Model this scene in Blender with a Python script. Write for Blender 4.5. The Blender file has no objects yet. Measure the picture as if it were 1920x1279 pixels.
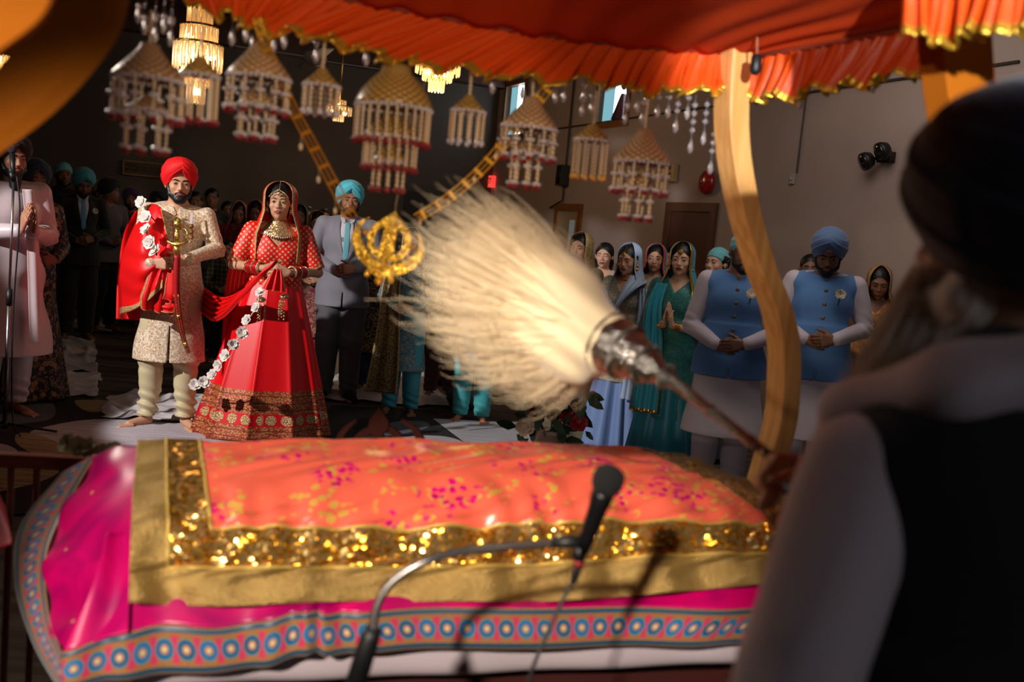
import bpy, math, random
import numpy as np
from mathutils import Vector, Matrix

# ------------------------------------------------------------------ camera, light, exposure
SC = bpy.context.scene
COL = SC.collection
F_PX = 1857.0
PITCH = math.atan(203 / F_PX)
ROLL = math.radians(5.3)
EYE = Vector((0, 0, 1.54))
cam_data = bpy.data.cameras.new('camera')
cam = bpy.data.objects.new('camera', cam_data)
COL.objects.link(cam)
SC.camera = cam
cam_data.sensor_width = 36.0
cam_data.lens = 36.0 * F_PX / 1920
CAM_R = Matrix.Rotation(math.pi / 2 - PITCH, 3, 'X') @ Matrix.Rotation(ROLL, 3, 'Z')
cam.matrix_world = Matrix.Translation(EYE) @ CAM_R.to_4x4()
cam_data.clip_start = 0.02
cam_data.dof.use_dof = True
cam_data.dof.focus_distance = 6.6
cam_data.dof.aperture_fstop = 2.6

SC.view_settings.view_transform = 'Standard'
SC.view_settings.look = 'None'
SC.view_settings.exposure = 0.0
SC.view_settings.gamma = 1.0
SC.view_settings.use_curve_mapping = False

world = bpy.data.worlds.new('hall_ambient')
SC.world = world
world.use_nodes = True
world.node_tree.nodes['Background'].inputs[0].default_value = (1.0, 0.78, 0.62, 1)
world.node_tree.nodes['Background'].inputs[1].default_value = 0.006


def aim(o, target):
    o.rotation_euler = (Vector(target) - o.location).to_track_quat('-Z', 'Y').to_euler()


def spot(name, loc, target, watts, cone, color, radius=0.05, blend=0.15):
    d = bpy.data.lights.new(name, 'SPOT')
    d.energy = watts; d.spot_size = math.radians(cone); d.spot_blend = blend
    d.color = color; d.shadow_soft_size = radius
    o = bpy.data.objects.new(name, d); o.location = loc; COL.objects.link(o); aim(o, target)
    return o


def area(name, loc, target, watts, sx, sy, color):
    d = bpy.data.lights.new(name, 'AREA')
    d.energy = watts; d.shape = 'RECTANGLE'; d.size = sx; d.size_y = sy; d.color = color
    o = bpy.data.objects.new(name, d); o.location = loc; COL.objects.link(o); aim(o, target)
    return o


# the beam from the high left that picks out the couple, and the one over the book
spot('couple_spot', (-5.2, 2.6, 3.5), (-1.75, 6.7, 1.0), 1550, 27, (1.0, 0.94, 0.91), 0.05, 0.12)
spot('canopy_spot', (-1.3, -2.4, 3.0), (-0.21, 2.15, 0.67), 1500, 18, (1.0, 0.89, 0.76), 0.10, 0.22)
spot('added_ornament_spot', (1.2, -2.6, 1.7), (-0.33, 2.1, 1.76), 430, 11, (1.0, 0.84, 0.64), 0.08, 0.3)  # unseen spot added to brighten the hanging ornaments
area('beard_fill', (-2.4, 3.4, 2.5), (0.5, 1.2, 1.3), 20, 0.5, 0.5, (1.0, 0.88, 0.74))  # unseen area light added to lift the foreground beard
spot('added_whisk_spot', (-1.6, -2.9, 1.95), (-0.02, 1.95, 1.33), 270, 10.5, (1.0, 0.86, 0.66), 0.08, 0.3)  # added spot with no fixture, lights whisk and emblem
spot('added_frill_spot', (-1.6, -2.9, 1.95), (0.56, 2.5, 1.95), 280, 11, (1.0, 0.86, 0.70), 0.08, 0.4)  # unseen spot put in to brighten the frill
spot('added_post_spot', (0.42, -3.2, 1.99), (0.63, 2.5, 1.98), 2800, 6.6, (0.9, 0.93, 1.0), 0.05, 0.4)  # unseen narrow spot added to whiten the top of the pale post
area('window_behind', (2.6, -2.4, 2.7), (0.7, 2.2, 1.3), 14, 1.2, 1.0, (0.86, 0.9, 1.0))
area('side_ceiling_light', (1.6, 6.2, 3.55), (2.2, 8.6, 1.2), 29, 1.6, 2.4, (1.0, 0.88, 0.8))
area('far_hall_light', (-2.0, 7.4, 3.6), (-2.4, 11.5, 0.6), 3, 2.0, 1.4, (1.0, 0.84, 0.72))


# ------------------------------------------------------------------ where a pixel of the frame stands
def ray(px, py):
    return CAM_R @ Vector(((px - 960) / F_PX, -(py - 639.5) / F_PX, -1.0))


def P(px, py, y):
    r = ray(px, py)
    return EYE + r * (y / r.y)


def PZ(px, py, z=0.0):
    r = ray(px, py)
    return EYE + r * ((z - EYE.z) / r.z)


# ------------------------------------------------------------------ scene graph helpers
def put(name, me, parent=None, mats=None):
    o = bpy.data.objects.new(name, me)
    COL.objects.link(o)
    if parent is not None:
        o.parent = parent
    for m in (mats or []):
        me.materials.append(m)
    return o


def tag(o, label=None, cat=None, group=None, kind=None):
    if label: o['label'] = label
    if cat: o['category'] = cat
    if group: o['group'] = group
    if kind: o['kind'] = kind
    return o


def thing(name, label, cat, loc=(0, 0, 0), rz=0.0, group=None):
    o = bpy.data.objects.new(name, None)
    COL.objects.link(o)
    o.empty_display_size = 0.05
    o.location = loc; o.rotation_euler = (0, 0, rz)
    return tag(o, label, cat, group)


def copy_tree(o, parent=None):
    c = o.copy(); COL.objects.link(c)
    if parent is not None: c.parent = parent
    for ch in [x for x in o.children]:
        copy_tree(ch, c)
    return c


def mesh(name, V, Fc, uv=None, smooth=True, fmat=None):
    me = bpy.data.meshes.new(name)
    V = np.asarray(V, dtype=np.float32).reshape(-1, 3)
    if isinstance(Fc, np.ndarray):
        nf, k = Fc.shape
        me.vertices.add(len(V)); me.vertices.foreach_set('co', V.ravel())
        me.loops.add(nf * k); me.loops.foreach_set('vertex_index', Fc.astype(np.int32).ravel())
        me.polygons.add(nf)
        me.polygons.foreach_set('loop_start', np.arange(0, nf * k, k, dtype=np.int32))
        me.polygons.foreach_set('loop_total', np.full(nf, k, dtype=np.int32))
        me.update(calc_edges=True)
    else:
        me.from_pydata(V.tolist(), [], Fc)
        me.update()
    me.validate()
    if smooth:
        me.polygons.foreach_set('use_smooth', np.ones(len(me.polygons), dtype=bool))
    if fmat is not None and len(fmat) == len(me.polygons):
        me.polygons.foreach_set('material_index', np.asarray(fmat, dtype=np.int32))
    if uv is not None:
        uv = np.asarray(uv, dtype=np.float32)
        l = me.uv_layers.new(name='uv')
        idx = np.zeros(len(me.loops), dtype=np.int32)
        me.loops.foreach_get('vertex_index', idx)
        l.data.foreach_set('uv', uv[idx].ravel())
    return me


class MB:
    """collects simple shapes into one mesh, one material slot number per face"""
    def __init__(self):
        self.v = []; self.f = []; self.m = []; self.slot = 0; self.uv = []

    def add(self, verts, faces, uv=None):
        b = len(self.v)
        self.v += [tuple(x) for x in verts]
        self.uv += ([tuple(x) for x in uv] if uv is not None else [(0, 0)] * len(verts))
        self.f += [tuple(b + i for i in f) for f in faces]
        self.m += [self.slot] * len(faces)

    def box(self, c, s, M=None):
        M = M or Matrix.Identity(3)
        c = Vector(c)
        vs = [c + M @ Vector((x * s[0] / 2, y * s[1] / 2, z * s[2] / 2)) for x in (-1, 1) for y in (-1, 1) for z in (-1, 1)]
        self.add(vs, [(0, 1, 3, 2), (4, 6, 7, 5), (0, 4, 5, 1), (2, 3, 7, 6), (0, 2, 6, 4), (1, 5, 7, 3)])

    def tube(self, pts, r, n=8, caps=True):
        pts = [Vector(p) for p in pts]
        rr = r if hasattr(r, '__len__') else [r] * len(pts)
        prev = None; vs = []
        for i, p in enumerate(pts):
            t = (pts[min(i + 1, len(pts) - 1)] - pts[max(i - 1, 0)]).normalized()
            if prev is None:
                a = t.orthogonal().normalized()
            else:
                a = (prev - t * prev.dot(t)).normalized()
            prev = a; b = t.cross(a)
            for k in range(n):
                th = 2 * math.pi * k / n
                vs.append(p + (a * math.cos(th) + b * math.sin(th)) * rr[i])
        fs = []
        for i in range(len(pts) - 1):
            for k in range(n):
                fs.append((i * n + k, i * n + (k + 1) % n, (i + 1) * n + (k + 1) % n, (i + 1) * n + k))
        if caps:
            fs.append(tuple(reversed(range(n)))); fs.append(tuple((len(pts) - 1) * n + k for k in range(n)))
        self.add(vs, fs)

    def lathe(self, prof, c=(0, 0, 0), M=None, n=16, uv=False):
        """prof: list of (radius, height) along local z"""
        M = M or Matrix.Identity(3); c = Vector(c); vs = []; fs = []
        for (r, z) in prof:
            for k in range(n):
                th = 2 * math.pi * k / n
                vs.append(c + M @ Vector((r * math.cos(th), r * math.sin(th), z)))
        for i in range(len(prof) - 1):
            for k in range(n):
                fs.append((i * n + k, i * n + (k + 1) % n, (i + 1) * n + (k + 1) % n, (i + 1) * n + k))
        fs.append(tuple(reversed(range(n)))); fs.append(tuple((len(prof) - 1) * n + k for k in range(n)))
        self.add(vs, fs)

    def ball(self, c, r, n=8, m=6, M=None):
        rr = r if hasattr(r, '__len__') else (r, r, r)
        prof = [(math.sin(math.pi * i / m), -math.cos(math.pi * i / m)) for i in range(m + 1)]
        prof[0] = (1e-3, -1); prof[-1] = (1e-3, 1)
        S = Matrix.Diagonal(Vector(rr))
        self.lathe(prof, c, (M or Matrix.Identity(3)) @ S, n)

    def prism(self, poly, a, b):
        """poly: 2-D points mapped by function a (front) and b (back) to 3-D"""
        n = len(poly)
        vs = [a(p) for p in poly] + [b(p) for p in poly]
        fs = [tuple(range(n)), tuple(reversed(range(n, 2 * n)))]
        fs += [(i, n + i, n + (i + 1) % n, (i + 1) % n) for i in range(n)]
        self.add(vs, fs)

    def build(self, name, mats, parent=None, smooth=True):
        if not isinstance(mats, (list, tuple)): mats = [mats]
        me = mesh(name, self.v, self.f, smooth=smooth, fmat=self.m, uv=self.uv)
        o = put(name, me, parent, mats)
        return o


def grid_mesh(G, closed_u=False, thick=0.0, uv=None, fmat=None):
    """G: (nu, nv, 3) points; returns a sheet (with thickness when asked) as V, F, UV"""
    nu, nv = G.shape[:2]
    V = G.reshape(-1, 3)
    iu = np.arange(nu if closed_u else nu - 1); iv = np.arange(nv - 1)
    I, J = np.meshgrid(iu, iv, indexing='ij')
    I2 = (I + 1) % nu
    Fq = np.stack([I * nv + J, I2 * nv + J, I2 * nv + J + 1, I * nv + J + 1], -1).reshape(-1, 4)
    if uv is None:
        U, W = np.meshgrid(np.linspace(0, 1, nu), np.linspace(0, 1, nv), indexing='ij')
        uv = np.stack([U, W], -1)
    return V, Fq, uv.reshape(-1, 2)


def sheet(name, G, mats, parent=None, closed_u=False, thick=0.004, uv=None, fmat=None):
    V, Fq, UV = grid_mesh(np.asarray(G, dtype=float), closed_u, uv=uv)
    if not isinstance(mats, (list, tuple)): mats = [mats]
    me = mesh(name, V, Fq, uv=UV, fmat=fmat)
    o = put(name, me, parent, mats)
    if thick:
        md = o.modifiers.new('thickness', 'SOLIDIFY'); md.thickness = thick; md.offset = 0
    return o


# ------------------------------------------------------------------ implicit surfaces (smooth unions, polygonised)
class SDF:
    def __init__(self, scale=1.0):
        self.ops = []; self.T = Matrix.Identity(4); self.post = []

    def _b(self, pts, r):
        P_ = np.array([list(p) for p in pts])
        return P_.min(0) - r, P_.max(0) + r

    def cap(self, a, b, r1, r2=None, k=0.02, sub=False):
        r2 = r1 if r2 is None else r2
        a = np.array(self.T @ Vector(a)); b = np.array(self.T @ Vector(b))
        ab = b - a; L2 = max(float(ab @ ab), 1e-12)

        def fn(X, Y, Z):
            t = np.clip(((X - a[0]) * ab[0] + (Y - a[1]) * ab[1] + (Z - a[2]) * ab[2]) / L2, 0, 1)
            dx = X - a[0] - t * ab[0]; dy = Y - a[1] - t * ab[1]; dz = Z - a[2] - t * ab[2]
            return np.sqrt(dx * dx + dy * dy + dz * dz) - (r1 + (r2 - r1) * t)
        lo, hi = self._b([a, b], max(r1, r2))
        self.ops.append((fn, lo, hi, k, sub))

    def ell(self, c, r, k=0.02, sub=False, M=None):
        R = np.array(self.T.to_3x3() @ (M or Matrix.Identity(3)))
        sc = np.linalg.norm(R[:, 0]); R = R / sc
        c = np.array(self.T @ Vector(c)); r = np.array(r, dtype=float) * sc

        def fn(X, Y, Z):
            dx = X - c[0]; dy = Y - c[1]; dz = Z - c[2]
            q = [(dx * R[0, i] + dy * R[1, i] + dz * R[2, i]) / r[i] for i in range(3)]
            g = np.sqrt(q[0] ** 2 + q[1] ** 2 + q[2] ** 2)
            h = np.sqrt((q[0] / r[0]) ** 2 + (q[1] / r[1]) ** 2 + (q[2] / r[2]) ** 2) + 1e-9
            return g * (g - 1) / h
        m = r.max()
        self.ops.append((fn, c - m, c + m, k, sub))

    def func(self, fn, lo, hi, k=0.01, sub=False):
        self.ops.append((fn, np.array(lo), np.array(hi), k, sub))

    def build(self, xs, ys, zs, post=None):
        Fd = np.full((len(xs), len(ys), len(zs)), 0.5, dtype=np.float32)
        for fn, lo, hi, k, sub in self.ops:
            mgn = max(k * 2.0, 0.03)
            sl = []
            for ax, c in enumerate((xs, ys, zs)):
                i0 = max(np.searchsorted(c, lo[ax] - mgn) - 1, 0); i1 = min(np.searchsorted(c, hi[ax] + mgn) + 1, len(c))
                sl.append((i0, i1))
            if any(b - a < 1 for a, b in sl): continue
            X = xs[sl[0][0]:sl[0][1], None, None].astype(np.float32); Y = ys[None, sl[1][0]:sl[1][1], None].astype(np.float32); Z = zs[None, None, sl[2][0]:sl[2][1]].astype(np.float32)
            d = fn(X, Y, Z)
            S = np.s_[sl[0][0]:sl[0][1], sl[1][0]:sl[1][1], sl[2][0]:sl[2][1]]
            A = Fd[S]
            k = max(k, 1e-4)
            if sub:
                h = np.clip(0.5 - 0.5 * (A + d) / k, 0, 1)
                Fd[S] = A * (1 - h) - d * h + k * h * (1 - h)
            else:
                h = np.clip(0.5 + 0.5 * (A - d) / k, 0, 1)
                Fd[S] = A * (1 - h) + d * h - k * h * (1 - h)
        if post:
            X = xs[:, None, None]; Y = ys[None, :, None]; Z = zs[None, None, :]
            Fd = post(X, Y, Z, Fd)
        Fd[0] = Fd[-1] = 1; Fd[:, 0] = Fd[:, -1] = 1; Fd[:, :, 0] = Fd[:, :, -1] = 1
        return surface_net(Fd, xs, ys, zs)

    def bounds(self):
        add = [(lo, hi) for fn, lo, hi, k, s in self.ops if not s]
        return np.min([a for a, b in add], 0) - 0.02, np.max([b for a, b in add], 0) + 0.02

    def auto(self, res, post=None, zfine=None):
        lo, hi = self.bounds()
        xs = np.arange(lo[0], hi[0] + res, res); ys = np.arange(lo[1], hi[1] + res, res)
        if zfine:
            z = [lo[2]]
            while z[-1] < hi[2]:
                st = res
                for (z0, z1, coarse) in zfine:
                    if z0 <= z[-1] < z1: st = coarse
                z.append(z[-1] + st)
            zs = np.array(z)
        else:
            zs = np.arange(lo[2], hi[2] + res, res)
        return self.build(xs, ys, zs, post)


def surface_net(Fd, xs, ys, zs):
    ins = Fd < 0
    nx, ny, nz = Fd.shape
    cnt = np.zeros((nx - 1, ny - 1, nz - 1), dtype=np.uint8)
    for a in (0, 1):
        for b in (0, 1):
            for c in (0, 1):
                cnt += ins[a:nx - 1 + a, b:ny - 1 + b, c:nz - 1 + c]
    act = (cnt > 0) & (cnt < 8)
    I, J, K = np.nonzero(act)
    idx = np.full(act.shape, -1, dtype=np.int64); idx[I, J, K] = np.arange(len(I))
    val = {}
    for a in (0, 1):
        for b in (0, 1):
            for c in (0, 1):
                val[(a, b, c)] = Fd[I + a, J + b, K + c].astype(np.float64)
    acc = np.zeros((len(I), 3)); n = np.zeros(len(I))
    cx = (xs[I], xs[I + 1]); cy = (ys[J], ys[J + 1]); cz = (zs[K], zs[K + 1])
    def edge(p, q):
        f0, f1 = val[p], val[q]
        m = (f0 < 0) != (f1 < 0)
        t = np.where(m, f0 / np.where(m, f0 - f1, 1), 0)
        pt = np.stack([cx[p[0]] + (cx[q[0]] - cx[p[0]]) * t, cy[p[1]] + (cy[q[1]] - cy[p[1]]) * t, cz[p[2]] + (cz[q[2]] - cz[p[2]]) * t], -1)
        acc[m] += pt[m]; n[m] += 1
    for a in (0, 1):
        for b in (0, 1):
            edge((0, a, b), (1, a, b)); edge((a, 0, b), (a, 1, b)); edge((a, b, 0), (a, b, 1))
    V = acc / n[:, None]
    quads = []
    for ax in range(3):
        s0 = [slice(None)] * 3; s1 = [slice(None)] * 3
        s0[ax] = slice(0, -1); s1[ax] = slice(1, None)
        a0 = ins[tuple(s0)]; a1 = ins[tuple(s1)]
        cr = a0 != a1
        o1, o2 = [(1, 2), (2, 0), (0, 1)][ax]
        e = np.array(np.nonzero(cr)).T
        lim = act.shape
        ok = (e[:, o1] > 0) & (e[:, o2] > 0) & (e[:, o1] < lim[o1]) & (e[:, o2] < lim[o2])
        e = e[ok]
        if not len(e): continue
        u = np.zeros(3, int); u[o1] = 1; w = np.zeros(3, int); w[o2] = 1
        c = [e - u - w, e - w, e, e - u]
        q = np.stack([idx[tuple(x.T)] for x in c], -1)
        flip = ~ins[tuple(e.T)]
        q[flip] = q[flip][:, ::-1]
        quads.append(q)
    Q = np.concatenate(quads) if quads else np.zeros((0, 4), int)
    return V, Q


def fold_noise(X, Y, Z, f=18.0, seed=0.0):
    """smooth pseudo-random wrinkle field"""
    return (np.sin(f * (X * 1.1 + Z * 0.6) + seed + 1.7 * np.sin(f * 0.45 * Z + seed * 1.3)) * 0.5
            + np.sin(f * 1.7 * (Y * 0.9 - Z * 0.5 + X * 0.3) + 2.1 * seed + 1.3 * np.sin(f * 0.6 * X)) * 0.3
            + np.sin(f * 0.8 * (Z * 1.3 + X * 0.8 - Y * 0.4) + seed * 0.7) * 0.35)


# ------------------------------------------------------------------ procedural materials
class NT:
    def __init__(self, m):
        self.t = m.node_tree; self.n = self.t.nodes; self.l = self.t.links

    def new(self, kind, **kw):
        x = self.n.new(kind)
        for k, v in kw.items(): setattr(x, k, v)
        return x

    def math(self, op, a, b=None, c=None, clamp=False):
        x = self.n.new('ShaderNodeMath'); x.operation = op; x.use_clamp = clamp
        for i, v in enumerate((a, b, c)):
            if v is None: continue
            if isinstance(v, (int, float)): x.inputs[i].default_value = v
            else: self.l.new(v, x.inputs[i])
        return x.outputs[0]

    def mix(self, fac, a, b):
        x = self.n.new('ShaderNodeMix'); x.data_type = 'RGBA'
        for sock, v in ((x.inputs[0], fac), (x.inputs[6], a), (x.inputs[7], b)):
            if isinstance(v, (int, float)): sock.default_value = v
            elif isinstance(v, (tuple, list)): sock.default_value = (*v[:3], 1)
            else: self.l.new(v, sock)
        return x.outputs[2]

    def step(self, v, edge, soft=0.0):
        """1 where v > edge"""
        if soft <= 0: return self.math('GREATER_THAN', v, edge)
        x = self.n.new('ShaderNodeMapRange'); x.interpolation_type = 'SMOOTHSTEP'
        self.l.new(v, x.inputs[0]); x.inputs[1].default_value = edge - soft; x.inputs[2].default_value = edge + soft
        return x.outputs[0]

    def noise(self, vec, scale, detail=2.0, rough=0.5, dist=0.0):
        x = self.n.new('ShaderNodeTexNoise'); x.inputs['Scale'].default_value = scale
        x.inputs['Detail'].default_value = detail; x.inputs['Roughness'].default_value = rough; x.inputs['Distortion'].default_value = dist
        if vec is not None: self.l.new(vec, x.inputs['Vector'])
        return x.outputs[0]

    def voro(self, vec, scale, feature='F1', rnd=1.0):
        x = self.n.new('ShaderNodeTexVoronoi'); x.feature = feature
        x.inputs['Scale'].default_value = scale; x.inputs['Randomness'].default_value = rnd
        if vec is not None: self.l.new(vec, x.inputs['Vector'])
        return x


MATS = {}


def srgb(*c):
    """0-255 display colour to linear"""
    return tuple(((v / 255) / 12.92 if v / 255 <= 0.04045 else ((v / 255 + 0.055) / 1.055) ** 2.4) for v in c)


def mat(name, col, rough=0.7, metal=0.0, var=None, bump=None, weave=None, sheen=0.0, emis=None, trans=0.0, spec=0.5,
        coat=0.0, alpha=1.0, build=None, sss=0.0):
    """var: (scale, colour2, edge, softness); bump: (scale, strength)"""
    if name in MATS: return MATS[name]
    m = bpy.data.materials.new(name); m.use_nodes = True
    t = NT(m); b = t.n['Principled BSDF']
    b.inputs['Base Color'].default_value = (*col, 1)
    b.inputs['Roughness'].default_value = rough
    b.inputs['Metallic'].default_value = metal
    b.inputs['Specular IOR Level'].default_value = spec
    b.inputs['Sheen Weight'].default_value = sheen
    b.inputs['Coat Weight'].default_value = coat
    b.inputs['Transmission Weight'].default_value = trans
    b.inputs['Alpha'].default_value = alpha
    if sss:
        b.inputs['Subsurface Weight'].default_value = sss
        b.inputs['Subsurface Radius'].default_value = (0.012, 0.004, 0.002)
    if emis:
        b.inputs['Emission Color'].default_value = (*emis[0], 1); b.inputs['Emission Strength'].default_value = emis[1]
    tc = t.new('ShaderNodeTexCoord')
    t.ob = tc.outputs['Object']; t.uv = tc.outputs['UV']; t.bsdf = b
    if var:
        nz = t.noise(t.ob, var[0], 3.0)
        t.l.new(t.mix(t.step(nz, var[2], var[3]), col, var[1]), b.inputs['Base Color'])
    if bump:
        nb = t.noise(t.ob, bump[0], 3.0)
        bp = t.new('ShaderNodeBump'); bp.inputs['Strength'].default_value = bump[1]; bp.inputs['Distance'].default_value = 0.01
        t.l.new(nb, bp.inputs['Height']); t.l.new(bp.outputs[0], b.inputs['Normal'])
    if build: build(t)
    MATS[name] = m
    return m


def setc(t, socket): t.l.new(socket, t.bsdf.inputs['Base Color'])


def xyz(t, vec):
    s = t.new('ShaderNodeSeparateXYZ'); t.l.new(vec, s.inputs[0]); return s.outputs


def comb(t, x, y, z=0.0):
    c = t.new('ShaderNodeCombineXYZ')
    for i, v in enumerate((x, y, z)):
        if isinstance(v, (int, float)): c.inputs[i].default_value = v
        else: t.l.new(v, c.inputs[i])
    return c.outputs[0]


def dots2d(t, u, v, period, r, soft=0.02):
    """staggered round dots; returns mask"""
    a = t.math('FRACT', t.math('ADD', t.math('DIVIDE', u, period), t.math('DIVIDE', v, period)))
    b = t.math('FRACT', t.math('SUBTRACT', t.math('DIVIDE', u, period), t.math('DIVIDE', v, period)))
    da = t.math('SUBTRACT', a, 0.5); db = t.math('SUBTRACT', b, 0.5)
    d = t.math('SQRT', t.math('ADD', t.math('MULTIPLY', da, da), t.math('MULTIPLY', db, db)))
    return t.math('SUBTRACT', 1.0, t.step(d, r, soft)), d


def brocade(base, thread, scale, r=0.42, metal_thread=0.3, extra=None):
    def f(t):
        w = t.noise(t.ob, scale * 0.6, 2)
        vv = t.new('ShaderNodeVectorMath', operation='ADD'); t.l.new(t.ob, vv.inputs[0])
        sc_ = t.new('ShaderNodeVectorMath', operation='SCALE'); t.l.new(comb(t, w, w, w), sc_.inputs[0]); sc_.inputs['Scale'].default_value = 0.5 / scale
        t.l.new(sc_.outputs[0], vv.inputs[1])
        vo = t.voro(vv.outputs[0], scale)
        v2 = t.voro(vv.outputs[0], scale * 2.7)
        d1 = t.math('SUBTRACT', 1.0, t.step(t.math('ABSOLUTE', t.math('SUBTRACT', vo.outputs['Distance'], r)), 0.09, 0.03))
        d2 = t.math('SUBTRACT', 1.0, t.step(t.math('ABSOLUTE', t.math('SUBTRACT', v2.outputs['Distance'], 0.35)), 0.10, 0.04))
        m = t.math('MAXIMUM', d1, t.math('MULTIPLY', d2, 0.75))
        c = t.mix(m, base, thread)
        if extra:
            c = t.mix(t.math('SUBTRACT', 1.0, t.step(vo.outputs['Distance'], 0.13, 0.03)), c, extra)
        setc(t, c)
        t.l.new(t.math('MULTIPLY', m, metal_thread), t.bsdf.inputs['Metallic'])
        bp = t.new('ShaderNodeBump'); bp.inputs['Strength'].default_value = 0.5; bp.inputs['Distance'].default_value = 0.002
        t.l.new(m, bp.inputs['Height']); t.l.new(bp.outputs[0], t.bsdf.inputs['Normal'])
    return f


def sequins(base, spark, scale):
    """small metal plates lying at all angles"""
    def f(t):
        vo = t.voro(t.ob, scale)
        rn = xyz(t, vo.outputs['Color'])
        geo = t.new('ShaderNodeNewGeometry')
        off = t.new('ShaderNodeVectorMath', operation='SUBTRACT'); t.l.new(vo.outputs['Color'], off.inputs[0]); off.inputs[1].default_value = (0.5, 0.5, 0.5)
        sc_ = t.new('ShaderNodeVectorMath', operation='SCALE'); t.l.new(off.outputs[0], sc_.inputs[0]); sc_.inputs['Scale'].default_value = 0.9
        ad = t.new('ShaderNodeVectorMath', operation='ADD'); t.l.new(geo.outputs['Normal'], ad.inputs[0]); t.l.new(sc_.outputs[0], ad.inputs[1])
        nm = t.new('ShaderNodeVectorMath', operation='NORMALIZE'); t.l.new(ad.outputs[0], nm.inputs[0])
        t.l.new(nm.outputs[0], t.bsdf.inputs['Normal'])
        setc(t, t.mix(t.step(rn[0], 0.45, 0.1), base, spark))
    return f


SKIN_LIP = mat('lip_skin', srgb(150, 72, 66), 0.45)
def skin(tone):
    tones = {'fair': srgb(222, 172, 144), 'tan': srgb(206, 154, 122), 'brown': srgb(172, 118, 90), 'dark': srgb(138, 90, 68)}
    return mat('skin_' + tone, tones[tone], 0.5, var=(30, tuple(c * 0.9 for c in tones[tone]), 0.5, 0.3), sss=0.12)


HAIR = mat('black_hair', srgb(16, 13, 13), 0.45, bump=(60, 0.3))
BROW = mat('brow_hair', srgb(14, 10, 9), 0.9)
EYE_W = mat('eye_white', srgb(140, 120, 112), 0.5)
EYE_I = mat('eye_iris', srgb(38, 22, 14), 0.15)
LASH = mat('eyelash', srgb(14, 10, 10), 0.8)
GOLD = mat('gold_metal', srgb(214, 164, 72), 0.28, 0.95)
GOLD_J = mat('gold_jewellery', srgb(222, 186, 120), 0.3, 0.8, build=sequins(srgb(205, 160, 90), srgb(245, 225, 190), 260))
PEARL = mat('pearl', srgb(235, 222, 205), 0.25, coat=0.5)
STEEL = mat('steel', srgb(150, 148, 146), 0.3, 0.95)
BLACK_P = mat('black_plastic', srgb(14, 14, 15), 0.5)
RUBY = mat('ruby_glass', srgb(165, 18, 30), 0.15, coat=1.0)
WHITE_C = mat('white_cotton', srgb(196, 188, 190), 0.85, bump=(25, 0.15))
WHITE_S = mat('white_satin', srgb(210, 196, 196), 0.4, sheen=0.3)


def fabric(name, rgb, rough=0.75, bump=None, sheen=0.2, **kw):
    return mat(name, srgb(*rgb), rough, sheen=sheen, bump=bump, **kw)


# ------------------------------------------------------------------ people
def lerp(a, b, t): return a + (b - a) * t


def V3(*a): return Vector(a)


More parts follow.
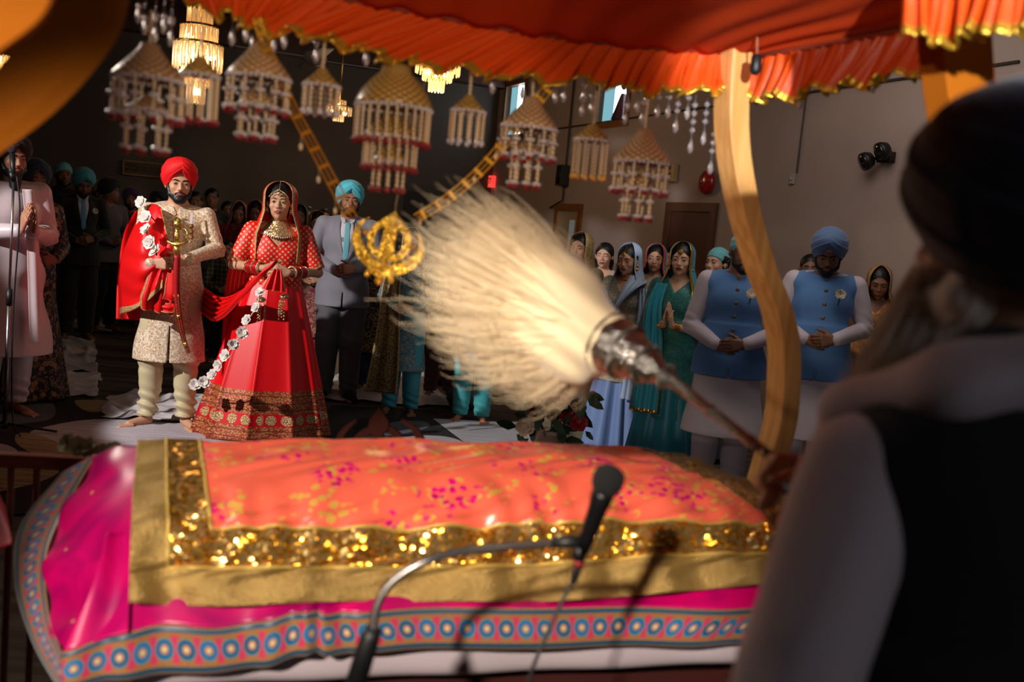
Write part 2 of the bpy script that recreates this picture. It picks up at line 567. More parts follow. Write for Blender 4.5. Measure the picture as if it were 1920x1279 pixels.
class Person:
    """stands at the root Empty, facing local -Y; all sizes for a 1.72 m figure, scaled by the root"""
    def __init__(s, label, top, d, hat=0.0, yaw=0.0, tone='tan', pose='clasp', zc=1.05, nod=0.0, turn=0.0, tilt=0.0,
                 female=False, res=0.008, bulk=1.0, group=None, floor=0.0, feet=True, stance=0.10, hand_gap=0.0, name='person', open_eyes=1.0, lip=None, xy=None, ztop=None):
        q = P(top[0], top[1], d)
        if xy is not None: q = Vector((xy[0], xy[1], ztop))
        s.H = q.z - floor
        s.scale = (s.H - hat) / 1.72
        s.root = thing(name, label, 'person', (q.x, q.y, floor), -math.atan2(q.x, q.y) + math.radians(yaw), group)
        s.root.scale = (s.scale,) * 3
        s.female = female; s.res = res; s.tone = tone; s.bulk = bulk; s.pose = pose; s.zc = zc
        s.open_eyes = open_eyes; s.lip = lip or SKIN_LIP
        sw = 0.155 if female else 0.18
        s.sw = sw * (0.6 + 0.4 * bulk)
        s.TH = (Matrix.Translation((0, 0.015, 1.49)) @ Matrix.Rotation(math.radians(turn), 4, 'Z') @ Matrix.Rotation(math.radians(tilt), 4, 'Y')
                @ Matrix.Rotation(math.radians(nod), 4, 'X') @ Matrix.Translation((0, -0.02, 0.115)))
        s.sh = {-1: V3(-s.sw, 0.015, 1.40), 1: V3(s.sw, 0.015, 1.40)}
        s.el = {}; s.wr = {}; s.hf = {}; s.hn = {}; s.curl = {-1: 22, 1: 22}
        b = bulk
        for sd in (-1, 1):
            if pose == 'clasp':
                s.el[sd] = V3(sd * (s.sw + 0.075 * b), 0.03, zc + 0.075)
                s.wr[sd] = V3(sd * 0.085, -0.20 - (0.03 if sd > 0 else 0) - 0.05 * (b - 1), zc + 0.01 * sd)
                s.hf[sd] = V3(-sd * 0.92, -0.30, -0.12); s.hn[sd] = V3(sd * -0.25, 0.9, -0.1)
                s.curl[sd] = 30
            elif pose == 'pray':
                s.el[sd] = V3(sd * (s.sw + 0.06), 0.0, zc - 0.12)
                s.wr[sd] = V3(sd * 0.03, -0.2, zc - 0.08)
                s.hf[sd] = V3(-sd * 0.12, -0.30, 0.9); s.hn[sd] = V3(-sd, 0, 0); s.curl[sd] = 3
            elif pose == 'down':
                s.el[sd] = V3(sd * (s.sw + 0.06), 0.03, 1.12)
                s.wr[sd] = V3(sd * (s.sw + 0.07), -0.03, 0.87)
                s.hf[sd] = V3(0, -0.1, -1); s.hn[sd] = V3(-sd, 0, 0); s.curl[sd] = 20
        s.foot = {-1: V3(-stance, 0.03, 0), 1: V3(stance, 0.03, 0)}
        s.footdir = {-1: V3(-0.25, -1, 0).normalized(), 1: V3(0.25, -1, 0).normalized()}
        s.knee = {sd: V3(sd * (0.09 * 0.5 + stance * 0.5), -0.01, 0.49) for sd in (-1, 1)}

    # --- the body, one continuous surface
    def hand(s, S, sd):
        w = s.wr[sd]; f = s.hf[sd].normalized(); n = (s.hn[sd] - f * s.hn[sd].dot(f)).normalized()
        t = f.cross(n) if sd < 0 else n.cross(f)
        kn = []
        for i in range(4):
            a = w + f * 0.012 + t * (0.016 - 0.011 * i)
            k_ = w + f * (0.088 - 0.004 * abs(i - 1)) + t * (0.031 - 0.0205 * i)
            S.cap(a, k_, 0.0135, 0.0115, k=0.012)
            kn.append(k_)
        L = (0.041, 0.026, 0.021)
        for i, m in enumerate((0.95, 1.05, 1.0, 0.8)):
            p = kn[i]; d = f.copy()
            ang = math.radians(s.curl[sd] * (1 + 0.12 * i)); r = 0.0092 - 0.0006 * (i == 3)
            for j in range(3):
                d = (d * math.cos(ang) + (n - d * n.dot(d)).normalized() * math.sin(ang)).normalized()
                q = p + d * L[j] * m
                S.cap(p, q, r, r * 0.9, k=0.004); r *= 0.92; p = q
        p = w + f * 0.02 + t * 0.018
        d = (f * 0.62 + t * 0.6 + n * 0.35).normalized()
        for j, l in enumerate((0.042, 0.032, 0.027)):
            q = p + d * l
            S.cap(p, q, 0.0135 - 0.0018 * j, 0.0115 - 0.0018 * j, k=0.006); p = q
            d = (d + f * 0.35 + n * 0.12).normalized()

    def head_prims(s, S):
        S.T = s.TH
        fm = s.female
        S.ell((0, 0.015, 0.03), (0.077, 0.095, 0.087))
        S.ell((0, -0.022, -0.03), (0.062 if not fm else 0.060, 0.068, 0.083), k=0.03)
        S.ell((0, -0.03, -0.072), (0.049 if not fm else 0.042, 0.05, 0.036), k=0.03)
        S.ell((0, -0.072, -0.1), (0.02 if not fm else 0.016, 0.018, 0.016), k=0.02)
        for sd in (-1, 1):
            S.ell((sd * 0.037, -0.062, -0.03), (0.024, 0.022, 0.024), k=0.015)
            S.ell((sd * 0.031, -0.1, -0.001), (0.019, 0.017, 0.013), k=0.012, sub=True)
            S.ell((sd * 0.031, -0.0755, -0.001), (0.0155, 0.0135, 0.0135), k=0.004)
            S.ell((sd * 0.079, 0.008, -0.012), (0.011, 0.022, 0.032), k=0.008)
            S.ell((sd * 0.011, -0.096, -0.036), (0.0085, 0.010, 0.008), k=0.005)
        S.cap((-0.035, -0.079, 0.019), (0.035, -0.079, 0.019), 0.010, k=0.02)
        S.cap((0, -0.084, 0.008), (0, -0.104, -0.033), 0.007, 0.0105, k=0.008)
        S.ell((0, -0.083, -0.062), (0.028, 0.014, 0.018), k=0.012)
        S.ell((0, -0.0945, -0.0605), (0.022, 0.0075, 0.0052), k=0.003)
        S.ell((0, -0.0935, -0.0705), (0.019, 0.0085, 0.0062), k=0.003)
        S.T = Matrix.Identity(4)
        S.cap(s.TH @ V3(0, 0.02, -0.06), (0, 0.03, 1.40), 0.048 if fm else 0.055, 0.056 if fm else 0.066, k=0.03)

    def body(s, zfine=True, toes=True):
        S = SDF(); b = s.bulk; fm = s.female
        s.head_prims(S)
        for sd in (-1, 1): S.cap((sd * 0.03, 0.03, 1.435), s.sh[sd] * 0.86 + V3(0, 0, 0.188), 0.045, 0.044, k=0.03)
        S.ell((0, 0.015, 1.27), (0.145 * b, 0.10 * b, 0.17), k=0.05)
        S.ell((0, 0.0, 1.08), (0.125 * b, 0.095 * b, 0.14), k=0.06)
        S.ell((0, 0.015, 0.93), (0.155 * b, 0.11 * b, 0.11), k=0.05)
        for sd in (-1, 1):
            S.cap(s.sh[sd], s.el[sd], 0.042, 0.032, k=0.02)
            S.cap(s.el[sd], s.wr[sd], 0.034, 0.022, k=0.015)
            s.hand(S, sd)
            S.cap((sd * 0.085, 0.01, 0.88), s.knee[sd], 0.075, 0.05, k=0.03)
            an = s.foot[sd] + V3(0, 0.02, 0.09)
            S.cap(s.knee[sd], an, 0.05, 0.032, k=0.02)
            fd = s.footdir[sd]; base = s.foot[sd]
            S.cap(an + V3(0, 0.012, -0.05), base + fd * 0.12 + V3(0, 0, 0.024), 0.034, 0.024, k=0.02)
            sdv = V3(-fd.y, fd.x, 0)
            for i in range(5):
                o = (i - 2) * 0.0165
                a = base + fd * 0.11 + sdv * o + V3(0, 0, 0.018)
                inner = (i if sd < 0 else 4 - i)      # the big toe lies on the inner side
                inner = 4 - inner if sd * sdv.x > 0 else inner
                ln = 0.052 + 0.0085 * i if (sdv.x * sd < 0) else 0.052 + 0.0085 * (4 - i)
                big = (i == 4 and sdv.x * sd < 0) or (i == 0 and sdv.x * sd > 0)
                S.cap(a, a + fd * ln + V3(0, 0, -0.006), 0.013, 0.0135 if big else 0.009, k=0.008)
        r = s.res
        if zfine:
            hz = min(s.wr[-1].z, s.wr[1].z)
            V_, Q = S.auto(r, zfine=[(0.15, hz - 0.14, 0.02), (hz + 0.17, 1.42, 0.014)])
        else:
            V_, Q = S.auto(r)
        inv = np.array(s.TH.inverted())
        cen = V_[Q].mean(1)
        h = cen @ inv[:3, :3].T + inv[:3, 3]
        lip = (np.abs(h[:, 0]) < 0.0235) & (h[:, 1] < -0.082) & ((np.abs(h[:, 0]) / 0.0235) ** 2 + ((h[:, 2] + 0.0655) / 0.0115) ** 2 < 1)
        me = mesh('body', V_, Q, fmat=lip.astype(int))
        s.body_o = put('body', me, s.root, [skin(s.tone), s.lip])
        s.eyes()
        return s

    def eyes(s):
        op = s.open_eyes
        for sd in (-1, 1):
            mb = MB(); nx, nz = 10, 7
            vs = []; slots = []
            drop = (1 - op) * -0.004
            for i in range(nx + 1):
                u = -1 + 2 * i / nx
                for j in range(nz + 1):
                    w = -1 + 2 * j / nz
                    x = 0.0142 * u; env = (1 - u * u) ** 0.6 + 0.03
                    z = w * env * (0.0060 * max(op, 0.12)) + drop + 0.0015
                    rr = 1 - (x / 0.0155) ** 2 * 0.9 - ((z) / 0.0135) ** 2 * 0.9
                    y = -0.0755 - 0.0137 * math.sqrt(max(rr, 0)) - 0.0016
                    vs.append(s.TH @ V3(sd * 0.031 + x, y, z - 0.001))
            for i in range(nx):
                for j in range(nz):
                    u = -1 + 2 * (i + 0.5) / nx; w = -1 + 2 * (j + 0.5) / nz
                    x = 0.0142 * u; z = w * 0.0060 * op
                    sl = 0
                    if x * x + z * z < 0.0058 ** 2: sl = 1
                    if w > 0.5 or (w < -0.72) or op < 0.3: sl = 2
                    if sd > 0 or True:
                        slots.append(sl)
                    mb.f.append((i * (nz + 1) + j, (i + 1) * (nz + 1) + j, (i + 1) * (nz + 1) + j + 1, i * (nz + 1) + j + 1))
            mb.v = [tuple(v) for v in vs]; mb.uv = [(0, 0)] * len(vs); mb.m = slots
            mb.build('eye', [EYE_W, EYE_I, LASH], s.root)
            br = MB()
            pts = [s.TH @ V3(sd * x, -0.0935 + 0.0135 * ((x - 0.012) / 0.038) ** 2, z) for x, z in
                   ((0.010, 0.0165), (0.02, 0.0205), (0.031, 0.0225), (0.041, 0.020), (0.05, 0.0135))]
            k_ = 1.15 if s.female else 1.6
            br.tube(pts, [0.0018 * k_, 0.0030 * k_, 0.0032 * k_, 0.0026 * k_, 0.0010], 6)
            br.build('eyebrow', BROW, s.root)

    # --- head wear and hair
    def turban(s, m, size=1.0, under=None, front=0.068, tall=1.0, flat=False, name='turban', bot=0.0):
        na, nt = 120, 56
        G = np.zeros((na, nt + 1, 3))
        for i in range(na):
            a = 2 * math.pi * i / na
            aa = a if a <= math.pi else a - 2 * math.pi
            ab = abs(aa)
            if ab < 1.15: z0 = front - (front + 0.022) * (ab / 1.15) ** 0.9
            else: z0 = -0.022 - 0.03 * min((ab - 1.15) / 1.2, 1)
            z0 += bot
            z1 = 0.117 + 0.047 * tall * size
            for j in range(nt + 1):
                t = j / nt
                if t < 0.35: R_ = 0.80 + 0.20 * math.sin(math.pi / 2 * t / 0.35)
                else: R_ = max(1 - ((t - 0.35) / 0.65) ** (2.3 if not flat else 4), 0) ** 0.52
                w = t + 0.30 * min(ab, 1.9) + (0.045 if aa > 0 else 0)
                q = (w * 3.6 + 0.25 * math.sin(2.3 * aa)) % 1.0
                ridge = 0.006 * (q ** 1.5) * min(1, t * 8) * (1 if t < 0.9 else (1 - t) * 10)
                if aa > 0 and ab < 1.3: ridge += 0.004 * min(1, t * 5) * (1 - t)
                ridge += 0.0006 * math.sin(w * 70 + 2 * math.sin(3 * aa)) * min(1, t * 6)
                rx = (0.110 * R_) * size + ridge; ry = (0.128 * R_) * size + ridge
                z = lerp(z0, z1, t ** 0.93)
                zz = z
                G[i, j] = s.TH @ V3(rx * math.sin(aa), 0.018 - ry * math.cos(aa), zz)
            G[i, nt] = s.TH @ V3(0, 0.018, z1)
        o = sheet(name, G, m, s.root, closed_u=True, thick=0.0)
        if under is not None:
            u = MB(); u.lathe([(0.0755, 0.035), (0.074, 0.055), (0.066, 0.078), (0.05, 0.1), (0.01, 0.112)], (0, 0, 0),
                              Matrix.Diagonal(V3(1, 1.18, 1)), 32)
            u.v = [tuple(s.TH @ (V3(*v) + V3(0, 0.008, 0.004))) for v in u.v]
            u.build('under_turban', under, s.root)
        return o

    def kerchief(s, m):
        S = SDF(); S.T = s.TH
        S.ell((0, 0.018, 0.035), (0.086, 0.104, 0.094))
        S.cap((0, 0.10, 0.0), (0, 0.125, -0.05), 0.03, 0.012, k=0.02)
        hi = np.array(s.TH.inverted())
        def post(X, Y, Z, Fd):
            x = hi[0, 0] * X + hi[0, 1] * Y + hi[0, 2] * Z + hi[0, 3]
            y = hi[1, 0] * X + hi[1, 1] * Y + hi[1, 2] * Z + hi[1, 3]; z = hi[2, 0] * X + hi[2, 1] * Y + hi[2, 2] * Z + hi[2, 3]
            cut = (0.048 - 0.75 * (y + 0.08)) * np.where(y < 0.08, 1, 1)
            cut = np.maximum(cut, -0.09)
            Fd = Fd + 0.0015 * np.sin(z * 160 + 40 * y)
            return np.maximum(Fd, cut - z)
        V_, Q = S.auto(s.res, post)
        put('kerchief', mesh('kerchief', V_, Q), s.root, [m])
        return s

    def beard(s, m=None, long=0.0, full=1.0):
        S = SDF(); S.T = s.TH
        S.ell((0, -0.03, -0.078), (0.060, 0.062, 0.046))
        S.ell((0, -0.068, -0.105 - long * 0.3), (0.036 * full, 0.03, 0.03 + long * 0.5), k=0.02)
        for sd in (-1, 1):
            S.cap((sd * 0.072, -0.012, 0.0), (sd * 0.056, -0.042, -0.07), 0.010, 0.018, k=0.02)
            S.cap((0, -0.101, -0.051), (sd * 0.030, -0.088, -0.064), 0.0062, 0.0055, k=0.004)
        S.ell((0, -0.105, -0.0665), (0.0225, 0.022, 0.0095), k=0.004, sub=True)
        for sd in (-1, 1):
            S.ell((sd * 0.030, -0.10, -0.030), (0.026, 0.035, 0.022), k=0.01, sub=True)
        V_, Q = S.auto(min(s.res, 0.006), lambda X, Y, Z, Fd: Fd + 0.0012 * np.sin(X * 420) * np.sin(Z * 300 + X * 100))
        put('beard', mesh('beard', V_, Q), s.root, [m or HAIR])
        return s

    def hair(s, m=None, long=True, short=False):
        S = SDF(); S.T = s.TH
        S.ell((0, 0.022, 0.036), (0.085, 0.101, 0.090))
        if not short:
            S.cap((0, 0.06, 0.0), (0, 0.07, -0.12), 0.07, 0.05, k=0.03)
            for sd in (-1, 1):
                S.cap((sd * 0.066, 0.0, 0.03), (sd * 0.07, 0.025, -0.07), 0.022, 0.018, k=0.02)
            if long:
                for sd in (-1, 1): S.cap((sd * 0.06, 0.04, -0.06), (sd * 0.07, 0.02, -0.24), 0.026, 0.015, k=0.03)
        S.ell((0, -0.105, -0.022), (0.058, 0.075, 0.084), k=0.012, sub=True)
        V_, Q = S.auto(min(s.res, 0.007), lambda X, Y, Z, Fd: Fd + 0.001 * np.sin(X * 380 + Z * 60))
        put('hair', mesh('hair', V_, Q), s.root, [m or HAIR])
        return s

    def veil(s, m, drop=1.0, back=0.0, wide=1.0, trim=None, off=0.0, front=0.0, loose=1.0):
        """a scarf worn over the head: a sheet from above the brow over the crown, down both sides and the back"""
        na, nt = 64, 40
        G = np.zeros((na, nt, 3))
        hi = s.TH
        for i in range(na):
            u = -1 + 2 * i / (na - 1)                 # across: -1 one front edge, +1 the other
            ang = u * math.radians(128)               # 0 = back
            for j in range(nt):
                t = j / (nt - 1)                      # 0 = crown, 1 = hem
                if t < 0.30:                          # over the skull
                    q = t / 0.30 * math.pi / 2
                    R_ = math.sin(q); z = 0.045 + 0.093 * math.cos(q)
                    ex = 0.094 * R_ * loose; ey = 0.112 * R_ * loose
                    p = V3(ex * math.sin(ang), 0.016 + ey * math.cos(ang) - off, z)
                    # the front edge is drawn forward over the hairline
                    p.y -= 0.016 * (abs(u) ** 6) * R_
                    p = hi @ p
                else:
                    k_ = (t - 0.30) / 0.70
                    z = lerp(0.045, -drop, k_)
                    sp = 1 + 0.9 * wide * min(max((k_ * drop) - 0.10, 0) / 0.14, 1) ** 1.1
                    ex = 0.094 * sp * loose; ey = 0.112 * loose * (1 + 0.25 * (sp - 1)) + back * k_
                    w = 0.005 * math.sin(u * 26 + 3 * k_) * min(1, k_ * 4)
                    p = V3((ex + w) * math.sin(ang), 0.016 + (ey + w) * math.cos(ang) - off, z)
                    p.y -= 0.016 * (abs(u) ** 6) + front * k_ * abs(u) ** 3
                    a_ = hi @ p; b_ = Matrix.Translation((0, 0.0, 1.605)) @ p
                    m_ = min(max((k_ * drop - 0.05) / 0.15, 0), 1)
                    p = a_.lerp(b_, m_)
                G[i, j] = p
        fm = None; ms = [m]
        if trim is not None:
            ms = [m, trim]
            fm = np.zeros((na - 1, nt - 1), int); fm[:3] = 1; fm[-3:] = 1; fm = fm.ravel()
        sheet('veil', G, ms, s.root, thick=0.003, fmat=fm)
        return s

    # --- clothes
    def top(s, m, name='jacket', add=0.022, hem=0.8, flare=0.03, sleeve='full', fold=0.004, seed=0.0, neck=None, collar=True,
            slit=0.0, cuff=None, res=None, sl_add=None, belly=0.0, zc_mat=None, fmat=None, wide=0.0):
        S = SDF(); b = s.bulk; sa = add if sl_add is None else sl_add
        for sd in (-1, 1): S.cap((sd * 0.03, 0.03, 1.435), s.sh[sd] * 0.86 + V3(0, 0, 0.188), 0.046 + add * 0.6, 0.046 + add * 0.7, k=0.03)
        S.ell((0, 0.015, 1.27), (0.148 * b + add, 0.105 * b + add, 0.18), k=0.05)
        S.ell((0, -0.002 - belly, 1.06), (0.135 * b + add, 0.10 * b + add, 0.17), k=0.06)
        if s.female:
            for sd in (-1, 1): S.ell((sd * 0.065, -0.07, 1.245), (0.062, 0.055, 0.06), k=0.04)
        S.cap((0, 0.02, 1.38), (0, 0.022, 1.44), 0.062 + add * 0.5, 0.058, k=0.03)
        if hem < 1.0:
            h0 = hem; z1 = 1.08
            rx0 = 0.125 * b + add; ry0 = 0.09 * b + add
            def skirt_fn(X, Y, Z):
                k_ = np.clip((z1 - Z) / max(z1 - h0, 0.05), 0, 1.2)
                hipb = np.exp(-((Z - 0.93) / 0.09) ** 2) * 0.022
                rx = rx0 + hipb + (0.03 * b + flare) * k_; ry = ry0 + hipb * 0.8 + (0.015 + flare * 0.7) * k_
                y = Y - 0.012
                g = np.sqrt((X / rx) ** 2 + (y / ry) ** 2)
                d = (g - 1) * np.minimum(rx, ry)
                return np.maximum(d, np.maximum(h0 - 0.03 - Z, Z - z1 - 0.04))
            S.func(skirt_fn, (-rx0 - flare - 0.12, -ry0 - flare - 0.12, h0 - 0.03), (rx0 + flare + 0.12, ry0 + flare + 0.12, z1), k=0.05)
        for sd in (-1, 1):
            if sleeve == 'none':
                continue
            e = s.el[sd]; w = s.wr[sd]; sh = s.sh[sd]
            if sleeve == 'full':
                S.cap(sh, e, 0.046 + sa * 0.8, 0.036 + sa * 0.8, k=0.012)
                S.cap(e, e.lerp(w, 0.95), 0.036 + sa * 0.8, 0.025 + sa * 0.6, k=0.012)
            elif sleeve == 'half':
                S.cap(sh, sh.lerp(e, 0.80), 0.048 + sa * 0.8, 0.040 + sa * 0.9, k=0.012)
            elif sleeve == 'elbow':
                S.cap(sh, e, 0.046 + sa * 0.8, 0.037 + sa * 0.8, k=0.012)
                S.cap(e, e.lerp(w, 0.25), 0.037 + sa * 0.8, 0.034 + sa * 0.8, k=0.012)
        if collar:
            S.cap((0, 0.028, 1.40), (0, 0.016, 1.475), 0.078 if not s.female else 0.066, 0.07 if not s.female else 0.06, k=0.008)
        el, wr = s.el, s.wr
        fcut = s.zcut = 1.495
        def post(X, Y, Z, Fd):
            if collar:
                Fd = np.maximum(Fd, Z - 1.468 - 0.30 * (Y - 0.02))
                Fd = np.maximum(Fd, np.minimum(np.minimum((Z - 1.405) * 0.42 - np.abs(X), 0.0 - Y), Z - 1.405))
            n = fold_noise(X, Y, Z, 20, seed)
            armw = 0
            for sd in (-1, 1):
                e = el[sd]
                armw = armw + np.exp(-(((X - e.x) ** 2 + (Y - e.y) ** 2 + (Z - e.z) ** 2) / 0.09 ** 2))
            Fd = Fd + fold * n + armw * fold * 1.2 * np.sin(110 * Z + 55 * X + 40 * Y)
            if sleeve == 'none':
                for sd in (-1, 1):
                    # arm hole
                    Fd = np.maximum(Fd, 0.012 - np.sqrt((X - sd * (s.sw + 0.082)) ** 2 + ((Z - 1.33) * 0.55) ** 2 + (Y * 0.2) ** 2) + 0.05)
            Fd = np.maximum(Fd, hem - Z)
            if slit > 0:
                Fd = np.maximum(Fd, np.minimum(np.minimum(0.004 + (hem + slit - Z) * 0.02 - np.abs(X), -Y - 0.04), hem + slit - Z))
            if neck is not None:
                nd, nw = neck
                d = np.minimum(np.minimum((Z - (1.44 - nd)) * nw / max(nd, 0.01) * 0.8 - np.abs(X), 0.02 - Y), Z - (1.44 - nd))
                Fd = np.maximum(Fd, d)
                Fd = np.maximum(Fd, np.minimum(Z - 1.425, 0.085 - np.sqrt(X * X + (Y - 0.02) ** 2)))
            return Fd
        V_, Q = S.auto(res or s.res, post)
        fm = None
        ms = [m]
        if fmat is not None:
            cen = V_[Q].mean(1); fm, more = fmat(cen, s); ms = [m] + more; fm = fm.astype(int)
        o = put(name, mesh(name, V_, Q, fmat=fm), s.root, ms)
        return o

    def sleeve_band(s, t0, t1, upper=True, r=0.055, name='cuff', m=None, sides=(-1, 1), n=20, amp=0.0):
        for sd in sides:
            a, b = (s.sh[sd], s.el[sd]) if upper else (s.el[sd], s.wr[sd])
            mb = MB(); pts = [a.lerp(b, lerp(t0, t1, i / 6)) for i in range(7)]
            mb.tube(pts, [r * (1 + amp * math.sin(i * 2.4)) for i in range(7)], n)
            mb.build(name, m, s.root)

    def trousers(s, m, add=0.022, wide=0.0, hem=0.07, seed=0.0, fold=0.005, name='trousers', gather=False):
        S = SDF(); b = s.bulk
        S.ell((0, 0.012, 0.93), (0.15 * b + add, 0.108 * b + add, 0.12), k=0.05)
        for sd in (-1, 1):
            an = s.foot[sd] + V3(0, 0.015, hem)
            S.cap((sd * 0.085 * b, 0.01, 0.86), s.knee[sd], 0.078 * (0.5 + 0.5 * b) + add, 0.058 + add + wide * 0.5, k=0.03)
            S.cap(s.knee[sd], an, 0.058 + add + wide * 0.5, 0.040 + add * 0.7 + wide, k=0.02)
        def post(X, Y, Z, Fd):
            g = np.exp(-((Z - hem - 0.05) / 0.10) ** 2) + np.exp(-((Z - 0.47) / 0.08) ** 2) * 0.5
            Fd = Fd + fold * (0.6 * fold_noise(X, Y, Z, 16, seed) + (1.2 if gather else 0.8) * g * np.sin(95 * Z + 30 * X + 22 * Y + seed))
            return np.maximum(Fd, hem - 0.01 - Z)
        V_, Q = S.auto(s.res, post)
        return put(name, mesh(name, V_, Q), s.root, [m])

    def skirt(s, mats, zt=1.05, zb=0.02, rt=0.14, rb=0.42, nf=14, amp=0.03, name='skirt', bands=None, sq=0.8, seed=0.0, tilt=0.0, cx=0.0, power=1.15, ell_=1.0, n=240, sharp=False):
        na, nt = n, 70
        G = np.zeros((na, nt, 3)); UV = np.zeros((na, nt, 2))
        rnd = random.Random(int(seed * 100) + 5)
        ph = [rnd.uniform(0, 6.28) for _ in range(4)]
        for i in range(na):
            a = 2 * math.pi * i / na
            fold = (math.sin(nf * a + ph[0] + 0.9 * math.sin(3 * a + ph[1])) * 0.6 + math.sin(nf * 0.5 * a // 1 * 0 + (nf // 2) * a + ph[2]) * 0.5)
            fold = 1.0 - 2.0 * abs(math.sin(nf * 0.5 * a + ph[0] + 0.5 * math.sin(2 * a + ph[1]))) ** 0.55 * 0.9 + 0.25 * fold if sharp else math.copysign(abs(fold) ** 0.8, fold)
            for j in range(nt):
                t = j / (nt - 1)
                r = rt + (rb - rt) * t ** power
                r += amp * fold * (0.12 + 0.88 * t)
                x = r * math.sin(a); y = -r * math.cos(a) * sq
                z = zt + (zb - zt) * t + 0.012 * math.sin(3 * a + ph[3]) * t
                G[i, j] = (x * ell_ + cx * t, y + 0.01 + tilt * t, max(z, 0.008))
                UV[i, j] = (a * 0.36, z)
        return sheet(name, G, mats, s.root, closed_u=True, thick=0.004, uv=UV)

    def ring(s, c, r, tr, m, name, n=28, M=None, beads=0):
        """a ring of tube radius tr round c, or a ring of beads"""
        mb = MB(); M = M or Matrix.Identity(3)
        pts = [V3(*c) + M @ V3(r[0] * math.cos(2 * math.pi * k / n), r[1] * math.sin(2 * math.pi * k / n), 0) for k in range(n + 1)]
        if beads:
            for p in pts[:-1]: mb.ball(p, tr, 6, 4)
        else: mb.tube(pts, tr, 6, caps=False)
        return mb.build(name, m, s.root)


def ribbon(name, path, width, mats, parent=None, pleats=5, amp=0.01, thick=0.004, n=60, m=18, trim=False, depth=0.0, flutter=0.0, seed=1.0):
    """a length of cloth along a path; width: list of vectors across it, one per path point"""
    path = [Vector(p) for p in path]; width = [Vector(w) for w in width]
    def spl(arr, t):
        k_ = t * (len(arr) - 1); i = min(int(k_), len(arr) - 2); f = k_ - i
        p0 = arr[max(i - 1, 0)]; p1 = arr[i]; p2 = arr[i + 1]; p3 = arr[min(i + 2, len(arr) - 1)]
        return 0.5 * ((2 * p1) + (p2 - p0) * f + (2 * p0 - 5 * p1 + 4 * p2 - p3) * f * f + (3 * p1 - p0 - 3 * p2 + p3) * f ** 3)
    G = np.zeros((n, m, 3)); UV = np.zeros((n, m, 2)); run = 0; last = None
    for i in range(n):
        t = i / (n - 1)
        c = spl(path, t); w = spl(width, t)
        tg = (spl(path, min(t + 0.01, 1)) - spl(path, max(t - 0.01, 0))).normalized()
        nrm = tg.cross(w).normalized()
        if last is not None: run += (c - last).length
        last = c
        for j in range(m):
            v = -1 + 2 * j / (m - 1)
            G[i, j] = c + w * (v * 0.5) + nrm * (amp * math.sin(v * math.pi * pleats + seed + flutter * math.sin(t * 9)) - depth * v * v)
            UV[i, j] = (run, v)
    fm = None
    if trim:
        fm = np.zeros((n - 1, m - 1), int); fm[:, 0] = 1; fm[:, -1] = 1
        if trim == 'ends': fm[-2:, :] = 1
        fm = fm.ravel()
    return sheet(name, G, mats, parent, thick=thick, uv=UV, fmat=fm)


def flower(mb, c, r, d=(0, -1, 0), petals=8, rnd=None, layers=2):
    """a loose white bloom facing d, its petals cupped"""
    rnd = rnd or random
    Q = Vector(d).to_track_quat('Z', 'Y').to_matrix(); c = Vector(c)
    for L in range(layers):
        rr = r * (1 - 0.35 * L)
        for k in range(petals - L):
            a = 2 * math.pi * k / (petals - L) + rnd.uniform(-0.25, 0.25) + L * 0.4
            lift = rnd.uniform(0.1, 0.5) + 0.5 * L
            ca, sa = math.cos(a), math.sin(a)
            w = rr * 0.42
            pts = []
            for (u, v) in ((0, 0), (0.45, -1), (0.8, -0.8), (1.0, 0), (0.8, 0.8), (0.45, 1)):
                x = u * rr; y = v * w; z = lift * rr * u * u + 0.12 * rr * abs(v)
                pts.append(c + Q @ V3(x * ca - y * sa, x * sa + y * ca, z))
            mb.add(pts, [(0, 1, 2, 3), (0, 3, 4, 5)])


# ------------------------------------------------------------------ the hall
YAW = math.radians(24)
UU = Vector((math.cos(YAW), math.sin(YAW), 0)); VV = Vector((-math.sin(YAW), math.cos(YAW), 0))
U_R, V_B, U_L, V_F, Z_C = 5.62, 13.9, -9.0, -5.0, 3.95


def RM(u, v, z=0.0): return UU * u + VV * v + V3(0, 0, z)


def hit(px, py, pt, nrm):
    r = ray(px, py); k_ = (Vector(pt) - EYE).dot(nrm) / r.dot(nrm)
    return EYE + r * k_


def on_right(px, py): return hit(px, py, RM(U_R, 0), UU)
def on_back(px, py): return hit(px, py, RM(0, V_B), VV)
def uvz(p): return p.dot(UU), p.dot(VV), p.z


RMAT = Matrix((UU, VV, V3(0, 0, 1))).transposed()


def rbox(mb, u0, u1, v0, v1, z0, z1):
    mb.box(RM((u0 + u1) / 2, (v0 + v1) / 2, (z0 + z1) / 2), (abs(u1 - u0), abs(v1 - v0), abs(z1 - z0)), RMAT)


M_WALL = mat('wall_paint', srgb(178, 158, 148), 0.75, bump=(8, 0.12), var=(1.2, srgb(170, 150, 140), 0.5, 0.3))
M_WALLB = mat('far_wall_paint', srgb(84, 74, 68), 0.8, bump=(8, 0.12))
M_CEIL = mat('ceiling_boards', srgb(74, 46, 36), 0.7, bump=(6, 0.3))
M_BEAM = mat('dark_beam_wood', srgb(66, 38, 30), 0.6, bump=(12, 0.3))
def carpet_b(t):
    c = xyz(t, t.ob); n = t.noise(t.ob, 40, 4); st = t.noise(comb(t, t.math('MULTIPLY', c[0], 0.6), t.math('MULTIPLY', c[1], 9.0), 0), 1.0, 2)
    setc(t, t.mix(t.step(st, 0.52, 0.12), t.mix(n, srgb(74, 60, 50), srgb(104, 88, 74)), srgb(64, 46, 42)))
M_CARPET = mat('hall_carpet', srgb(92, 76, 64), 0.95, bump=(90, 0.4), build=carpet_b)
